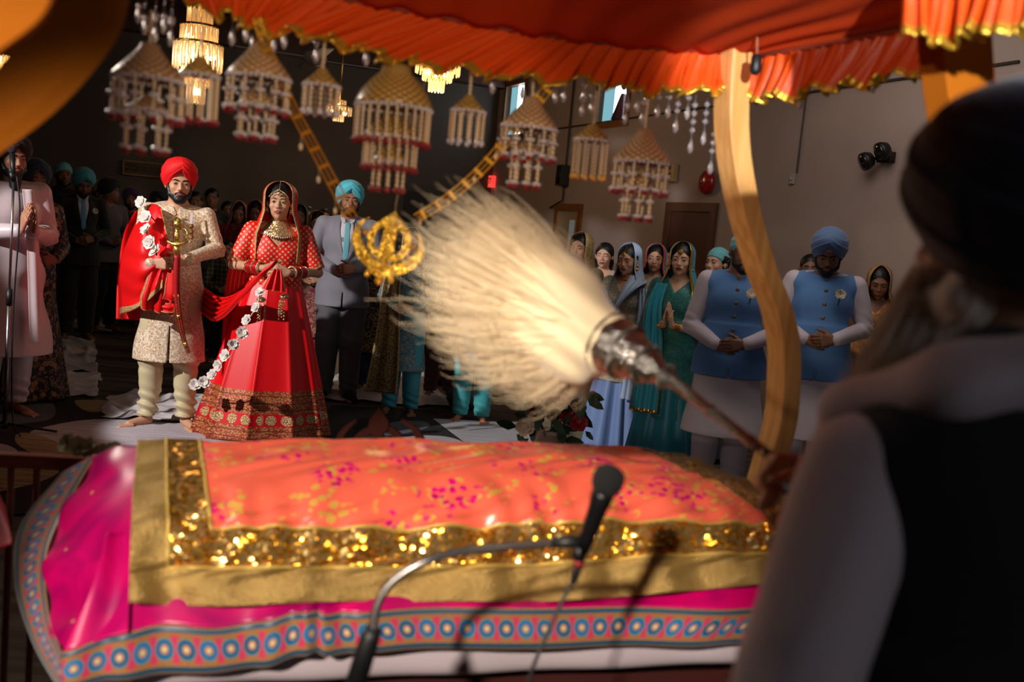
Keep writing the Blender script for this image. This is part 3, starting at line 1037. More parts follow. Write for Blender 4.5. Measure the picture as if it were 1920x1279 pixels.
M_OAK = mat('varnished_oak', srgb(150, 96, 48), 0.4, bump=(10, 0.1), var=(14, srgb(120, 72, 34), 0.5, 0.3))
M_DOOR = mat('brown_door', srgb(96, 56, 36), 0.5, bump=(6, 0.1))

def struct(name, mb, m, parent=None):
    o = mb.build(name, m, parent, smooth=False)
    if parent is None: o['kind'] = 'structure'
    return o

mb = MB(); rbox(mb, U_L - 0.2, U_R + 0.2, V_F - 0.2, V_B + 0.2, -0.2, 0); struct('floor', mb, M_CARPET)
mb = MB(); rbox(mb, U_L - 0.2, U_R + 0.2, V_F - 0.2, V_B + 0.2, Z_C, Z_C + 0.2); struct('ceiling', mb, M_CEIL)

# right wall with two high windows let into it
def wall_with_holes(name, holes, v0, v1, m):
    mb = MB(); vs = sorted(set([v0, v1] + [h[0] for h in holes] + [h[1] for h in holes]))
    for a, b in zip(vs[:-1], vs[1:]):
        hs = [h for h in holes if h[0] <= a + 1e-6 and h[1] >= b - 1e-6]
        if not hs: rbox(mb, U_R, U_R + 0.2, a, b, 0, Z_C)
        else:
            h = hs[0]; rbox(mb, U_R, U_R + 0.2, a, b, 0, h[2]); rbox(mb, U_R, U_R + 0.2, a, b, h[3], Z_C)
    return struct(name, mb, m)

def rwin(px0, py0, px1, py1):
    a = uvz(on_right(px0, py1)); b = uvz(on_right(px1, py0))
    return (min(a[1], b[1]), max(a[1], b[1]), min(a[2], b[2]), max(a[2], b[2]))
h1 = rwin(1122, 160, 1180, 210); h2 = rwin(946, 192, 984, 243)
h1 = (h1[0], h1[1], 2.92, 3.62); h2 = (h2[0], h2[1], 2.92, 3.62)
wall_with_holes('wall_right', [h2, h1], V_F, V_B, M_WALL)
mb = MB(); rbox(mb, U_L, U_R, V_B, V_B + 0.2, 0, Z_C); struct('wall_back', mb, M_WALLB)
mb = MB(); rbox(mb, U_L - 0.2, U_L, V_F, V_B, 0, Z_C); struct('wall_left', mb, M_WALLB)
mb = MB(); rbox(mb, U_L, U_R, V_F - 0.2, V_F, 0, Z_C); struct('wall_front', mb, M_WALL)

M_SKYGLASS = mat('daylit_glass', srgb(200, 225, 235), 0.3, emis=((0.75, 0.92, 1.0), 5.0))
M_BLIND = mat('blue_glass', srgb(60, 120, 140), 0.3, emis=((0.25, 0.55, 0.65), 0.8))
M_LEAD = mat('window_bar', srgb(70, 30, 40), 0.5)
for k, h in enumerate((h1, h2)):
    w = MB(); t_ = 0.07
    rbox(w, U_R - 0.03, U_R + 0.12, h[0] - t_, h[0], h[2] - t_, h[3] + t_); rbox(w, U_R - 0.03, U_R + 0.12, h[1], h[1] + t_, h[2] - t_, h[3] + t_)
    rbox(w, U_R - 0.03, U_R + 0.12, h[0], h[1], h[2] - t_, h[2]); rbox(w, U_R - 0.03, U_R + 0.12, h[0], h[1], h[3], h[3] + t_)
    wo = struct('window_%d' % (k + 1), w, M_OAK)
    g = MB(); mid = lerp(h[0], h[1], 0.62)
    rbox(g, U_R + 0.06, U_R + 0.07, h[0], mid, h[2], h[3]); struct('pane', g, M_SKYGLASS, wo)
    g = MB(); rbox(g, U_R + 0.06, U_R + 0.07, mid, h[1], h[2], h[3]); struct('blue_pane', g, M_BLIND, wo)
    if k == 0:      # the coloured glass figure in the pane
        g = MB(); c = RM(U_R + 0.045, lerp(h[0], mid, 0.45), lerp(h[2], h[3], 0.62))
        g.ball(c, (0.01, 0.075, 0.075), 16, 8, RMAT)
        g.tube([c + V3(0, 0, -0.12), c + V3(0, 0, -0.42)], [0.03, 0.12], 8)
        struct('glass_motif', g, M_LEAD, wo)

# beams under the ceiling, each a length of dark wood
for k, v in enumerate((13.75, 11.2, 8.6, 6.0, 3.4, 0.8, -1.8)):
    mb = MB(); rbox(mb, U_L, U_R, v - 0.13, v + 0.13, Z_C - 0.34, Z_C)
    struct('trim_%d' % (k + 1), mb, M_BEAM)
mb = MB(); rbox(mb, U_R - 0.015, U_R, V_F, V_B, 0, 0.11); struct('baseboard_right', mb, M_DOOR)
mb = MB(); rbox(mb, U_L, U_R, V_B - 0.015, V_B, 0, 0.11); struct('baseboard_back', mb, M_DOOR)

# doors
def door_right(n, px0, px1, ztop, frame_m, leaf_m, glass=None):
    v1 = uvz(on_right(px0, 430))[1]; v0 = uvz(on_right(px1, 430))[1]
    f = MB(); t_ = 0.09
    rbox(f, U_R - 0.03, U_R + 0.02, v0, v0 + t_, 0, ztop); rbox(f, U_R - 0.03, U_R + 0.02, v1 - t_, v1, 0, ztop)
    rbox(f, U_R - 0.03, U_R + 0.02, v0 + t_, v1 - t_, ztop - t_, ztop)
    o = struct('door_%d' % n, f, frame_m)
    l = MB(); rbox(l, U_R - 0.012, U_R + 0.01, v0 + t_, v1 - t_, 0.02, ztop - t_); struct('door_leaf', l, leaf_m, o)
    if glass:
        g = MB(); rbox(g, U_R - 0.018, U_R - 0.012, v0 + t_ + 0.08, v1 - t_ - 0.35, 1.2, ztop - 0.2); struct('door_glass', g, glass, o)
    hd = MB(); hd.ball(RM(U_R - 0.05, v0 + t_ + 0.07, 0.95), 0.03, 10, 8); struct('door_knob', hd, STEEL, o)
door_right(1, 1248, 1343, 2.0, M_DOOR, mat('dark_red_door', srgb(84, 46, 34), 0.5))
door_right(2, 1040, 1090, 1.96, M_OAK, mat('pale_door', srgb(170, 150, 120), 0.5), mat('lit_door_glass', srgb(70, 70, 66), 0.2, emis=((0.8, 0.78, 0.7), 0.12)))
a = uvz(on_back(738, 430))[0]; b = uvz(on_back(815, 430))[0]
f = MB(); rbox(f, a, a + 0.1, V_B - 0.03, V_B, 0, 2.1); rbox(f, b - 0.1, b, V_B - 0.03, V_B, 0, 2.1); rbox(f, a + 0.1, b - 0.1, V_B - 0.03, V_B, 2.0, 2.1)
o = struct('door_3', f, mat('grey_door_frame', srgb(70, 64, 60), 0.6))
f = MB(); rbox(f, a + 0.1, b - 0.1, V_B - 0.02, V_B - 0.005, 0.02, 2.0); struct('door_leaf', f, mat('black_door', srgb(34, 30, 30), 0.5), o)

# a cable run and conduit on the right wall
def wall_line(name, pts, r, m, label):
    mb = MB(); mb.tube(pts, r, 6); o = mb.build(name, m, smooth=False); tag(o, label, 'cable'); return o
M_CABLE = mat('grey_cable', srgb(58, 50, 46), 0.6)
z_l = on_right(1335, 200).z
va = uvz(on_right(1335, 200))[1]; vb = V_B
wall_line('wall_cable', [RM(U_R - 0.012, va - 3.5, z_l + 0.02), RM(U_R - 0.012, va, z_l), RM(U_R - 0.012, vb - 0.05, z_l - 0.03)], 0.011, M_CABLE, 'thin dark cable running level along the taupe wall below the high windows')
p0 = on_right(1078, 175); v_ = uvz(p0)[1]
wall_line('wall_cable', [RM(U_R - 0.03, v_, 3.5), RM(U_R - 0.03, v_, 2.0), RM(U_R - 0.03, v_ + 0.35, 1.9)], 0.012, M_CABLE, 'upright dark cable beside the small grey wall speaker')
v_ = uvz(on_right(1505, 250))[1]
wall_line('wall_cable', [RM(U_R - 0.012, v_, 3.3), RM(U_R - 0.012, v_, on_right(1490, 325).z)], 0.008, M_CABLE, 'thin upright conduit running down to the white wall switch')

def wall_item(name, label, cat, px, py, size, m, extra=None):
    p = on_right(px, py); u_, v, z = uvz(p)
    t = thing(name, label, cat, RM(U_R, v, z), YAW)
    b_ = MB(); b_.box((-size[0] / 2, 0, 0), size); o = b_.build('case', m, t, smooth=False)
    md = o.modifiers.new('edge', 'BEVEL'); md.width = 0.008; md.segments = 2
    return t
t = wall_item('wall_speaker', 'small dark grey wall speaker on the taupe wall above the panelled door', 'speaker', 1063, 330, (0.12, 0.16, 0.26), mat('speaker_grey', srgb(52, 50, 50), 0.6))
g = MB(); g.box((-0.123, 0, 0), (0.004, 0.12, 0.22)); g.build('grille', BLACK_P, t)
t = wall_item('wall_switch', 'small white wall switch at the foot of a thin conduit', 'switch', 1488, 336, (0.03, 0.055, 0.09), mat('switch_white', srgb(170, 158, 150), 0.5))
g = MB(); g.box((-0.034, 0, 0), (0.01, 0.015, 0.03)); g.build('rocker', WHITE_C, t)
t = wall_item('wall_intercom', 'beige wall intercom box with dark dial beside the red fire bell', 'intercom', 1264, 325, (0.06, 0.15, 0.18), mat('beige_plastic', srgb(196, 168, 112), 0.5))
g = MB(); g.ball((-0.062, 0.0, 0.05), (0.008, 0.022, 0.022), 12, 6); g.build('dial', BLACK_P, t)
g = MB(); g.box((-0.062, 0, -0.01), (0.006, 0.05, 0.02)); g.build('button', BLACK_P, t)
# fire bell
p = on_right(1333, 343); u_, v, z = uvz(p)
t = thing('fire_bell', 'round red fire alarm bell on the taupe wall behind the curved post', 'alarm bell', RM(U_R - 0.012, v, z), YAW)
g = MB(); R90 = Matrix.Rotation(-math.pi / 2, 3, 'Y')
g.lathe([(0.115, 0.02), (0.12, 0.035), (0.112, 0.06), (0.08, 0.082), (0.03, 0.094), (0.004, 0.096)], (0, 0, 0), R90, 28)
g.build('gong', mat('alarm_red', srgb(170, 26, 24), 0.3, coat=0.6), t)
g = MB(); g.lathe([(0.05, 0), (0.05, 0.02)], (0, 0, 0), R90, 16); g.build('back_plate', BLACK_P, t)
g = MB(); g.lathe([(0.018, 0.092), (0.018, 0.1), (0.002, 0.104)], (0, 0, 0), R90, 12); g.build('centre_bolt', STEEL, t)
# twin emergency lamp
p = on_right(1668, 296); u_, v, z = uvz(p)
t = thing('emergency_light', 'black twin headed emergency light mounted high on the taupe wall', 'lamp', RM(U_R, v, z), YAW)
g = MB(); g.box((-0.035, 0, 0), (0.07, 0.12, 0.08)); g.build('mount', mat('lamp_brown', srgb(52, 38, 30), 0.5), t)
for q in ((-0.13, 0.10, -0.035), (-0.13, -0.055, 0.035)):
    g = MB(); Mx = Vector((-1, 0.2, -0.45)).to_track_quat('Z', 'Y').to_matrix()
    g.lathe([(0.02, -0.05), (0.055, -0.04), (0.07, 0.0), (0.07, 0.03)], q, Mx, 20)
    hd = g.build('lamp_head', BLACK_P, t)
    g = MB(); g.lathe([(0.064, 0.031), (0.05, 0.04), (0.003, 0.048)], q, Mx, 20); g.build('lens', mat('dark_lens', srgb(24, 20, 18), 0.08, coat=1.0), hd)
    g = MB(); g.tube([(-0.05, q[1] * 0.4, 0), q], 0.014, 8); g.build('neck', BLACK_P, t)
# exit sign
p = on_right(922, 341); u_, v, z = uvz(p)
t = thing('exit_sign', 'small glowing red exit sign high at the far end of the wall', 'sign', RM(U_R, v, z), YAW)
g = MB(); g.box((-0.03, 0, 0), (0.06, 0.30, 0.17)); g.build('case', mat('exit_red', srgb(190, 20, 20), 0.4, emis=((1.0, 0.05, 0.04), 1.2)), t, smooth=False)
M_LET = mat('exit_letters', srgb(40, 6, 6), 0.5)
def letters(parent, text, size, loc, rot, m, name='lettering'):
    cu = bpy.data.curves.new(name, 'FONT'); cu.body = text; cu.size = size; cu.align_x = 'CENTER'; cu.align_y = 'CENTER'; cu.extrude = 0.002
    o = bpy.data.objects.new(name, cu); COL.objects.link(o); o.parent = parent; o.location = loc; o.rotation_euler = rot
    cu.materials.append(m)
    bpy.context.view_layer.update()
    me = bpy.data.meshes.new_from_object(o.evaluated_get(bpy.context.evaluated_depsgraph_get()))
    bpy.data.objects.remove(o)
    o = put(name, me, parent); o.location = loc; o.rotation_euler = rot
    return o
letters(t, 'EXIT', 0.13, (-0.063, 0, 0), (math.pi / 2, 0, -math.pi / 2), M_LET)

# gilt name board on the far wall, its writing too dim to read
a = on_back(231, 312); b = on_back(306, 322)
ua, ub = uvz(a)[0], uvz(b)[0]; zc_ = (a.z + b.z) / 2
t = thing('gilt_board', 'long dim gilt lettered board high on the dark far wall', 'sign', RM((ua + ub) / 2, V_B, zc_), YAW)
w_ = ub - ua
g = MB(); g.box((0, -0.02, 0), (w_, 0.04, 0.16)); g.build('board', mat('board_brown', srgb(70, 48, 26), 0.6), t, smooth=False)
g = MB()
for q, s_ in (((0, -0.045, 0.085), (w_, 0.02, 0.02)), ((0, -0.045, -0.085), (w_, 0.02, 0.02)), ((-w_ / 2, -0.045, 0), (0.02, 0.02, 0.17)), ((w_ / 2, -0.045, 0), (0.02, 0.02, 0.17))): g.box(q, s_)
g.build('gilt_edge', mat('dull_gilt', srgb(120, 88, 36), 0.5, 0.4), t, smooth=False)
g = MB(); rd = random.Random(4)
for k in range(26):
    x = -w_ * 0.45 + w_ * 0.9 * k / 25
    if k % 6 == 5: continue
    g.tube([(x, -0.045, 0.035), (x, -0.045, rd.uniform(-0.045, 0)), (x + rd.uniform(-0.02, 0.02), -0.045, -0.02)], 0.005, 4)
g.tube([(-w_ * 0.45, -0.045, 0.035), (w_ * 0.45, -0.045, 0.035)], 0.004, 4)
g.build('lettering', MATS['dull_gilt'], t)

# ceiling fan
p = P(590, 112, 9.6)
t = thing('ceiling_fan', 'pale ceiling fan hanging from the dark beams behind the orange frill', 'fan', (p.x, p.y, p.z))
M_FAN = mat('fan_grey', srgb(150, 140, 132), 0.5)
g = MB(); g.lathe([(0.04, 0.08), (0.11, 0.06), (0.12, 0.0), (0.06, -0.05), (0.01, -0.06)], n=20); g.build('motor', M_FAN, t)
g = MB(); g.tube([(0, 0, 0.05), (0, 0, Z_C - p.z)], 0.018, 8); g.build('rod', M_FAN, t)
for k in range(4):
    an = k * math.pi / 2 + 0.35; g = MB(); Mx = Matrix.Rotation(an, 3, 'Z')
    g.box(Mx @ V3(0.42, 0, 0), (0.62, 0.13, 0.012), Mx @ Matrix.Rotation(0.15, 3, 'X')); g.build('blade', M_FAN, t, smooth=False)

# crystal chandeliers of the hall
M_CRYS = mat('warm_crystal', srgb(240, 220, 190), 0.08, trans=0.75, spec=0.8, emis=((1.0, 0.62, 0.25), 0.10))
M_CRYS_HOT = mat('glowing_crystal', srgb(255, 214, 140), 0.2, emis=((1.0, 0.55, 0.18), 1.5))
M_BULB = mat('warm_bulb', srgb(255, 220, 170), 0.3, emis=((1.0, 0.66, 0.32), 14.0))
def chandelier(label, px, py_top, py_bot, w_px, d, tiers, hot, glow, long=False):
    ct = P(px, py_top, d); cb = P(px, py_bot, d); k_ = d / F_PX
    R_ = w_px * k_ / 2; H_ = ct.z - cb.z
    t = thing('crystal_chandelier', label, 'chandelier', (cb.x, cb.y, cb.z))
    g = MB(); g.tube([(0, 0, H_ * 0.9), (0, 0, Z_C - cb.z)], 0.012, 6); g.lathe([(0.07, Z_C - cb.z - 0.03), (0.07, Z_C - cb.z)], n=16); g.build('chain', GOLD, t)
    for i, (rr, z1, z0) in enumerate(tiers):
        g = MB(); n = 22 if rr > 0.6 else 14
        g.slot = 0
        for j in range(n):
            a_ = 2 * math.pi * j / n
            x, y = R_ * rr * math.cos(a_), R_ * rr * math.sin(a_)
            g.tube([(x, y, H_ * z1), (x, y, H_ * z0 + 0.01), (x, y, H_ * z0)], [0.010, 0.010, 0.002], 5)
        g.build('crystal_tier', M_CRYS_HOT if hot else M_CRYS, t)
        g = MB(); g.tube([(R_ * rr * math.cos(2 * math.pi * j / 24), R_ * rr * math.sin(2 * math.pi * j / 24), H_ * z1) for j in range(25)], 0.009, 5, caps=False); g.build('tier_ring', GOLD, t)
    for (x, y, z) in glow:
        g = MB(); g.ball((x * R_, y * R_, z * H_), 0.022 if not hot else 0.035, 10, 8); g.build('bulb', M_BULB, t)
    return t
chandelier('tall tiered crystal chandelier of long rods, half hidden behind small tasselled umbrella', 366, 12, 195, 84, 6.2,
           ((1.0, 0.62, 0.34), (0.75, 0.80, 0.48), (0.5, 1.0, 0.62), (0.62, 0.38, 0.18), (0.35, 0.24, 0.0)), False,
           ((-0.3, -0.35, 0.67), (0.2, -0.3, 0.42), (-0.5, -0.4, 0.30), (0.1, -0.2, 0.12), (0.6, 0.1, 0.5)))
chandelier('glowing crystal chandelier just under the orange frill', 817, 118, 176, 80, 10.5,
           ((1.0, 0.95, 0.62), (0.66, 0.78, 0.40), (0.34, 0.45, 0.05)), True, ((0, -0.4, 0.6), (-0.4, -0.3, 0.65), (0.4, -0.2, 0.65)))
chandelier('small amber chandelier in the dark behind the gold ladder garland', 634, 188, 228, 46, 12.5,
           ((1.0, 0.7, 0.3), (0.5, 1.0, 0.55), (0.4, 0.3, 0.0)), False, ((0, -0.3, 0.75), (-0.5, -0.3, 0.45), (0.5, -0.1, 0.4)))
chandelier('glowing chandelier at the edge beneath the wooden canopy arch', -8, 94, 132, 44, 9.0,
           ((1.0, 0.8, 0.4), (0.5, 0.5, 0.0)), True, ((0.3, -0.3, 0.6),))
for (px, py, d, e) in ((366, 110, 6.2, 10), (817, 200, 10.5, 22), (634, 240, 12.4, 8)):
    ld = bpy.data.lights.new('chandelier_light', 'POINT'); ld.energy = e; ld.color = (1.0, 0.66, 0.36); ld.shadow_soft_size = 0.12
    lo = bpy.data.objects.new('chandelier_light', ld); lo.location = P(px, py, d); COL.objects.link(lo)

# ------------------------------------------------------------------ rugs and sheets on the floor
M_RBLK = mat('rug_black', srgb(22, 22, 25), 0.95, bump=(120, 0.5))
def rugtone(name, a, b):
    def f(t):
        c = xyz(t, t.ob); n = t.noise(comb(t, t.math('MULTIPLY', c[0], 3.0), t.math('MULTIPLY', c[1], 60.0), 0), 1.0, 3)
        setc(t, t.mix(t.step(n, 0.5, 0.15), srgb(*a), srgb(*b)))
    return mat(name, srgb(*a), 0.95, bump=(120, 0.5), build=f)
M_RGREY = rugtone('rug_grey', (96, 100, 108), (78, 80, 88)); M_RLIGHT = rugtone('rug_light_grey', (196, 188, 196), (160, 154, 164))
M_RBEIGE = rugtone('rug_beige', (178, 158, 116), (128, 110, 78)); M_RSILV = rugtone('rug_silver', (186, 184, 190), (158, 156, 164))

def smooth_poly(pts, n=8):
    out = []; m_ = len(pts)
    for i in range(m_):
        p0, p1, p2, p3 = pts[i - 1], pts[i], pts[(i + 1) % m_], pts[(i + 2) % m_]
        for k in range(n):
            f_ = k / n
            out.append(tuple(0.5 * ((2 * p1[c]) + (p2[c] - p0[c]) * f_ + (2 * p0[c] - 5 * p1[c] + 4 * p2[c] - p3[c]) * f_ * f_ + (3 * p1[c] - p0[c] - 3 * p2[c] + p3[c]) * f_ ** 3) for c in (0, 1)))
    return out

def floor_poly(mb, pts, z, slot, th=0.002, smooth=True):
    pts = smooth_poly(pts) if smooth else pts
    w = [PZ(x, y, z) for x, y in pts]
    mb.slot = slot
    n = len(w); c = w[0]
    top = [Vector(p) for p in w]; bot = [p - V3(0, 0, th) for p in w]
    mb.add(top + bot, [tuple(range(n))[::-1]] + [(i, (i + 1) % n, n + (i + 1) % n, n + i) for i in range(n)])

g = MB()
floor_poly(g, [(-260, 742), (60, 738), (200, 752), (430, 762), (600, 770), (560, 830), (470, 905), (120, 960), (-380, 980)], 0.012, 0, 0.011, smooth=False)
floor_poly(g, [(28, 745), (80, 745), (104, 765), (95, 785), (50, 793), (-40, 800), (-60, 750)], 0.014, 1)
floor_poly(g, [(55, 812), (110, 795), (190, 786), (300, 792), (420, 800), (480, 830), (430, 880), (260, 900), (140, 850), (100, 826)], 0.0135, 2)
floor_poly(g, [(140, 752), (170, 750), (215, 752), (240, 765), (200, 772), (160, 770)], 0.014, 3)
floor_poly(g, [(35, 812), (75, 816), (110, 832), (135, 850), (120, 880), (60, 850), (30, 830)], 0.014, 3)
floor_poly(g, [(-80, 870), (20, 868), (80, 872), (110, 885), (50, 910), (-60, 925)], 0.014, 3)
floor_poly(g, [(-60, 830), (10, 834), (30, 850), (-40, 860)], 0.014, 2)
o = g.build('patterned_rug', [M_RBLK, M_RGREY, M_RLIGHT, M_RBEIGE], smooth=False)
tag(o, 'black rug with grey, beige and pale curved shapes under the groom', 'rug')
g = MB()
floor_poly(g, [(622, 760), (810, 768), (860, 800), (930, 860), (560, 900), (590, 800)], 0.012, 0, 0.011, smooth=False)
floor_poly(g, [(720, 800), (745, 790), (790, 790), (806, 797), (790, 806), (745, 815), (720, 815)], 0.014, 1)
floor_poly(g, [(715, 830), (760, 818), (830, 818), (870, 830), (880, 850), (720, 855)], 0.014, 2)
o = g.build('patterned_rug', [M_RBLK, M_RGREY, M_RLIGHT], smooth=False)
tag(o, 'black rug with grey loops behind the carved wooden crest', 'rug')
g = MB()
floor_poly(g, [(812, 785), (880, 788), (985, 792), (1080, 798), (1100, 900), (940, 880)], 0.014, 0, 0.012, smooth=False)
o = g.build('silver_rug', M_RSILV, smooth=False); tag(o, 'plain silver grey rug under the barefoot person in turquoise trousers', 'rug')

def cloth_on_floor(label, corners, seed, amp=0.03, n=70):
    rd = random.Random(seed); ph = [rd.uniform(0, 6.3) for _ in range(8)]
    c = [PZ(x, y, 0.0) for x, y in corners]
    G = np.zeros((n, n, 3))
    for i in range(n):
        for j in range(n):
            a_ = i / (n - 1); b_ = j / (n - 1)
            aa = a_ + 0.02 * math.sin(b_ * 11 + ph[0]) + 0.012 * math.sin(b_ * 29 + ph[1]); bb = b_ + 0.03 * math.sin(a_ * 9 + ph[2]) + 0.015 * math.sin(a_ * 23 + ph[3])
            p = c[0].lerp(c[1], aa).lerp(c[3].lerp(c[2], aa), bb)
            w1 = math.sin(bb * 26 + 4 * math.sin(aa * 4 + ph[4]) + ph[5]); w2 = math.sin(aa * 17 + bb * 12 + 3 * math.sin(bb * 6 + ph[6]))
            h = amp * (max(w1, 0) ** 2 * (0.5 + 0.5 * w2) + 0.35 * max(w2, 0) ** 3) + 0.016
            G[i, j] = (p.x, p.y, h)
    o = sheet('floor_sheet', G, WHITE_C, thick=0.003)
    tag(o, label, 'floor sheet'); return o
cloth_on_floor('rumpled white sheet on the rug behind the groom', ((188, 785), (455, 800), (400, 742), (205, 745)), 1, 0.035)
cloth_on_floor('white sheet spread on the carpet beside the man in white', ((-40, 745), (178, 748), (190, 703), (30, 700)), 2, 0.02)
cloth_on_floor('creased white sheet near the feet of the dark suited man', ((60, 700), (182, 700), (178, 640), (74, 634)), 3, 0.03)
cloth_on_floor('white sheet lying furthest back past the dark suited man', ((60, 620), (205, 622), (200, 566), (80, 560)), 4, 0.02)
cloth_on_floor('wide rumpled white sheet under the man in the grey suit', ((588, 752), (850, 766), (800, 712), (600, 700)), 5, 0.03)
cloth_on_floor('white sheet behind the legs of the grey suited man', ((610, 712), (840, 716), (790, 672), (620, 660)), 6, 0.02)


# ------------------------------------------------------------------ the canopy over the book
def spline2(ctrl, nu, nv):
    """smooth grid through a table of control points"""
    C = np.array([[list(p) for p in row] for row in ctrl], dtype=float)
    def cr(A, n):
        m_ = len(A); out = []
        for i in range(n):
            t = i / (n - 1) * (m_ - 1); k_ = min(int(t), m_ - 2); f_ = t - k_
            p0 = A[max(k_ - 1, 0)]; p1 = A[k_]; p2 = A[k_ + 1]; p3 = A[min(k_ + 2, m_ - 1)]
            if k_ == 0: p0 = 2 * p1 - p2
            if k_ + 2 > m_ - 1: p3 = 2 * p2 - p1
            out.append(0.5 * ((2 * p1) + (p2 - p0) * f_ + (2 * p0 - 5 * p1 + 4 * p2 - p3) * f_ ** 2 + (3 * p1 - p0 - 3 * p2 + p3) * f_ ** 3))
        return np.array(out)
    A = cr(C, nu); return cr(A.transpose(1, 0, 2), nv).transpose(1, 0, 2)


def PT(rows):
    return [[P(*q) for q in r] for r in rows]


def normals_of(G):
    du = np.gradient(G, axis=0); dv = np.gradient(G, axis=1)
    n = np.cross(du, dv); return n / (np.linalg.norm(n, axis=-1, keepdims=True) + 1e-9)


M_FRILL = mat('orange_frill_cloth', srgb(208, 70, 6), 0.45, bump=(30, 0.15))
M_CEILC = mat('orange_canopy_cloth', srgb(178, 54, 0), 0.9, spec=0.2, bump=(5, 0.1))
M_TRIMG = mat('gold_ribbon', srgb(206, 160, 52), 0.32, 0.7, bump=(60, 0.3))
def dF(px): return 1.95 + 0.00058 * (px - 280)

canopy = thing('canopy', 'orange cloth canopy with a gathered frill over the covered book', 'canopy', P(880, 60, 2.3))
CO = canopy.location.copy()
def frill(name, top, bot, pleat, amp, n=420, m=26, thick=0.003):
    def ev(arr, t):
        k_ = t * (len(arr) - 1); i = min(int(k_), len(arr) - 2); return [lerp(arr[i][c], arr[i + 1][c], k_ - i) for c in range(3)]
    G = np.zeros((n, m, 3)); rd = random.Random(len(name) + 3); ph = [rd.uniform(0, 6.28) for _ in range(6)]
    for i in range(n):
        t = i / (n - 1)
        a = P(*ev(top, t)); b = P(*ev(bot, t))
        t2 = min(t + 0.01, 1); t1 = max(t - 0.01, 0)
        tg = (P(*ev(top, t2)) - P(*ev(top, t1))); tg.z = 0; tg.normalize(); nr = V3(tg.y, -tg.x, 0)
        w = math.sin(pleat * t * 6.283 + 1.6 * math.sin(t * 31 + ph[0]) + ph[1])
        w = math.copysign(abs(w) ** 0.7, w) + 0.35 * math.sin(pleat * 2.3 * t * 6.283 + ph[2])
        for j in range(m):
            s_ = j / (m - 1)
            p = a.lerp(b, s_)
            k_ = amp * (0.25 + 0.75 * s_)
            p = p + nr * (w * k_ + 0.02 * s_ * s_) + tg * (0.012 * s_ * math.sin(pleat * t * 6.283 * 0.5 + ph[3]))
            p.z += 0.010 * s_ * math.sin(t * pleat * 2.1 + ph[4]) + 0.004 * s_ * w
            G[i, j] = p - CO
    fm = np.zeros((n - 1, m - 1), int); fm[:, -3:] = 1
    return sheet(name, G, [M_FRILL, M_TRIMG], canopy, thick=thick, fmat=fm.ravel())

far_top = [(200, -110, dF(200)), (400, -55, dF(400)), (650, 2, dF(650)), (800, 30, dF(800)), (960, 60, dF(960)), (1100, 80, dF(1100)), (1250, 95, dF(1250)), (1340, 100, dF(1340)), (1398, 108, dF(1398))]
far_bot = [(200, -50, dF(200)), (400, 30, dF(400)), (490, 62, dF(490)), (600, 78, dF(600)), (720, 116, dF(720)), (900, 145, dF(900)), (1100, 160, dF(1100)), (1230, 178, dF(1230)), (1330, 172, dF(1330)), (1398, 186, dF(1398))]
frill('frill', far_top, far_bot, 46, 0.011)
r_top = [(1392, 108, dF(1398)), (1500, 92, 2.42), (1600, 74, 2.30), (1700, 55, 2.18), (1780, 36, 2.08)]
r_bot = [(1392, 186, dF(1398)), (1480, 190, 2.42), (1560, 172, 2.32), (1650, 160, 2.22), (1780, 136, 2.06)]
frill('side_frill', r_top, r_bot, 15, 0.013, n=200)
n_top = [(1690, -60, 1.66), (1800, -90, 1.60), (1900, -100, 1.54), (2060, -120, 1.46)]
n_bot = [(1700, 84, 1.66), (1800, 82, 1.60), (1880, 66, 1.55), (2060, 70, 1.46)]
frill('near_frill', n_top, n_bot, 7, 0.016, n=140)
# the cloth ceiling
far = [P(*q) for q in far_top]
near = [V3(-1.05, 0.95, 2.12), V3(-0.75, 0.9, 2.14), V3(-0.35, 0.9, 2.16), V3(-0.05, 0.9, 2.17), V3(0.25, 0.95, 2.17), V3(0.6, 1.05, 2.16), V3(0.9, 1.25, 2.14), V3(1.1, 1.4, 2.12), V3(1.25, 1.5, 2.10)]
rows = []
for k in range(5):
    f_ = k / 4
    rows.append([a.lerp(b, f_) + V3(0, 0, 0.05 * math.sin(math.pi * f_) * math.sin(math.pi * min(k2 / 8, 1.0))) for k2, (a, b) in enumerate(zip(far, near))])
G = spline2(rows, 40, 90)
for i in range(40):
    for j in range(90):
        G[i, j, 2] += 0.006 * math.sin(j * 0.9 + math.sin(i * 0.4)) * (1 - i / 39) ** 2
        G[i, j] -= np.array(CO)
sheet('canopy_ceiling', G, M_CEILC, canopy, thick=0.004)
# the gathered seam along the edge
g = MB(); g.tube([p - CO + V3(0, 0, 0.004) for p in far], 0.007, 8); g.tube([P(*q) - CO for q in r_top], 0.007, 8); g.build('edge_seam', mat('dark_orange_seam', srgb(120, 36, 10), 0.7), canopy)

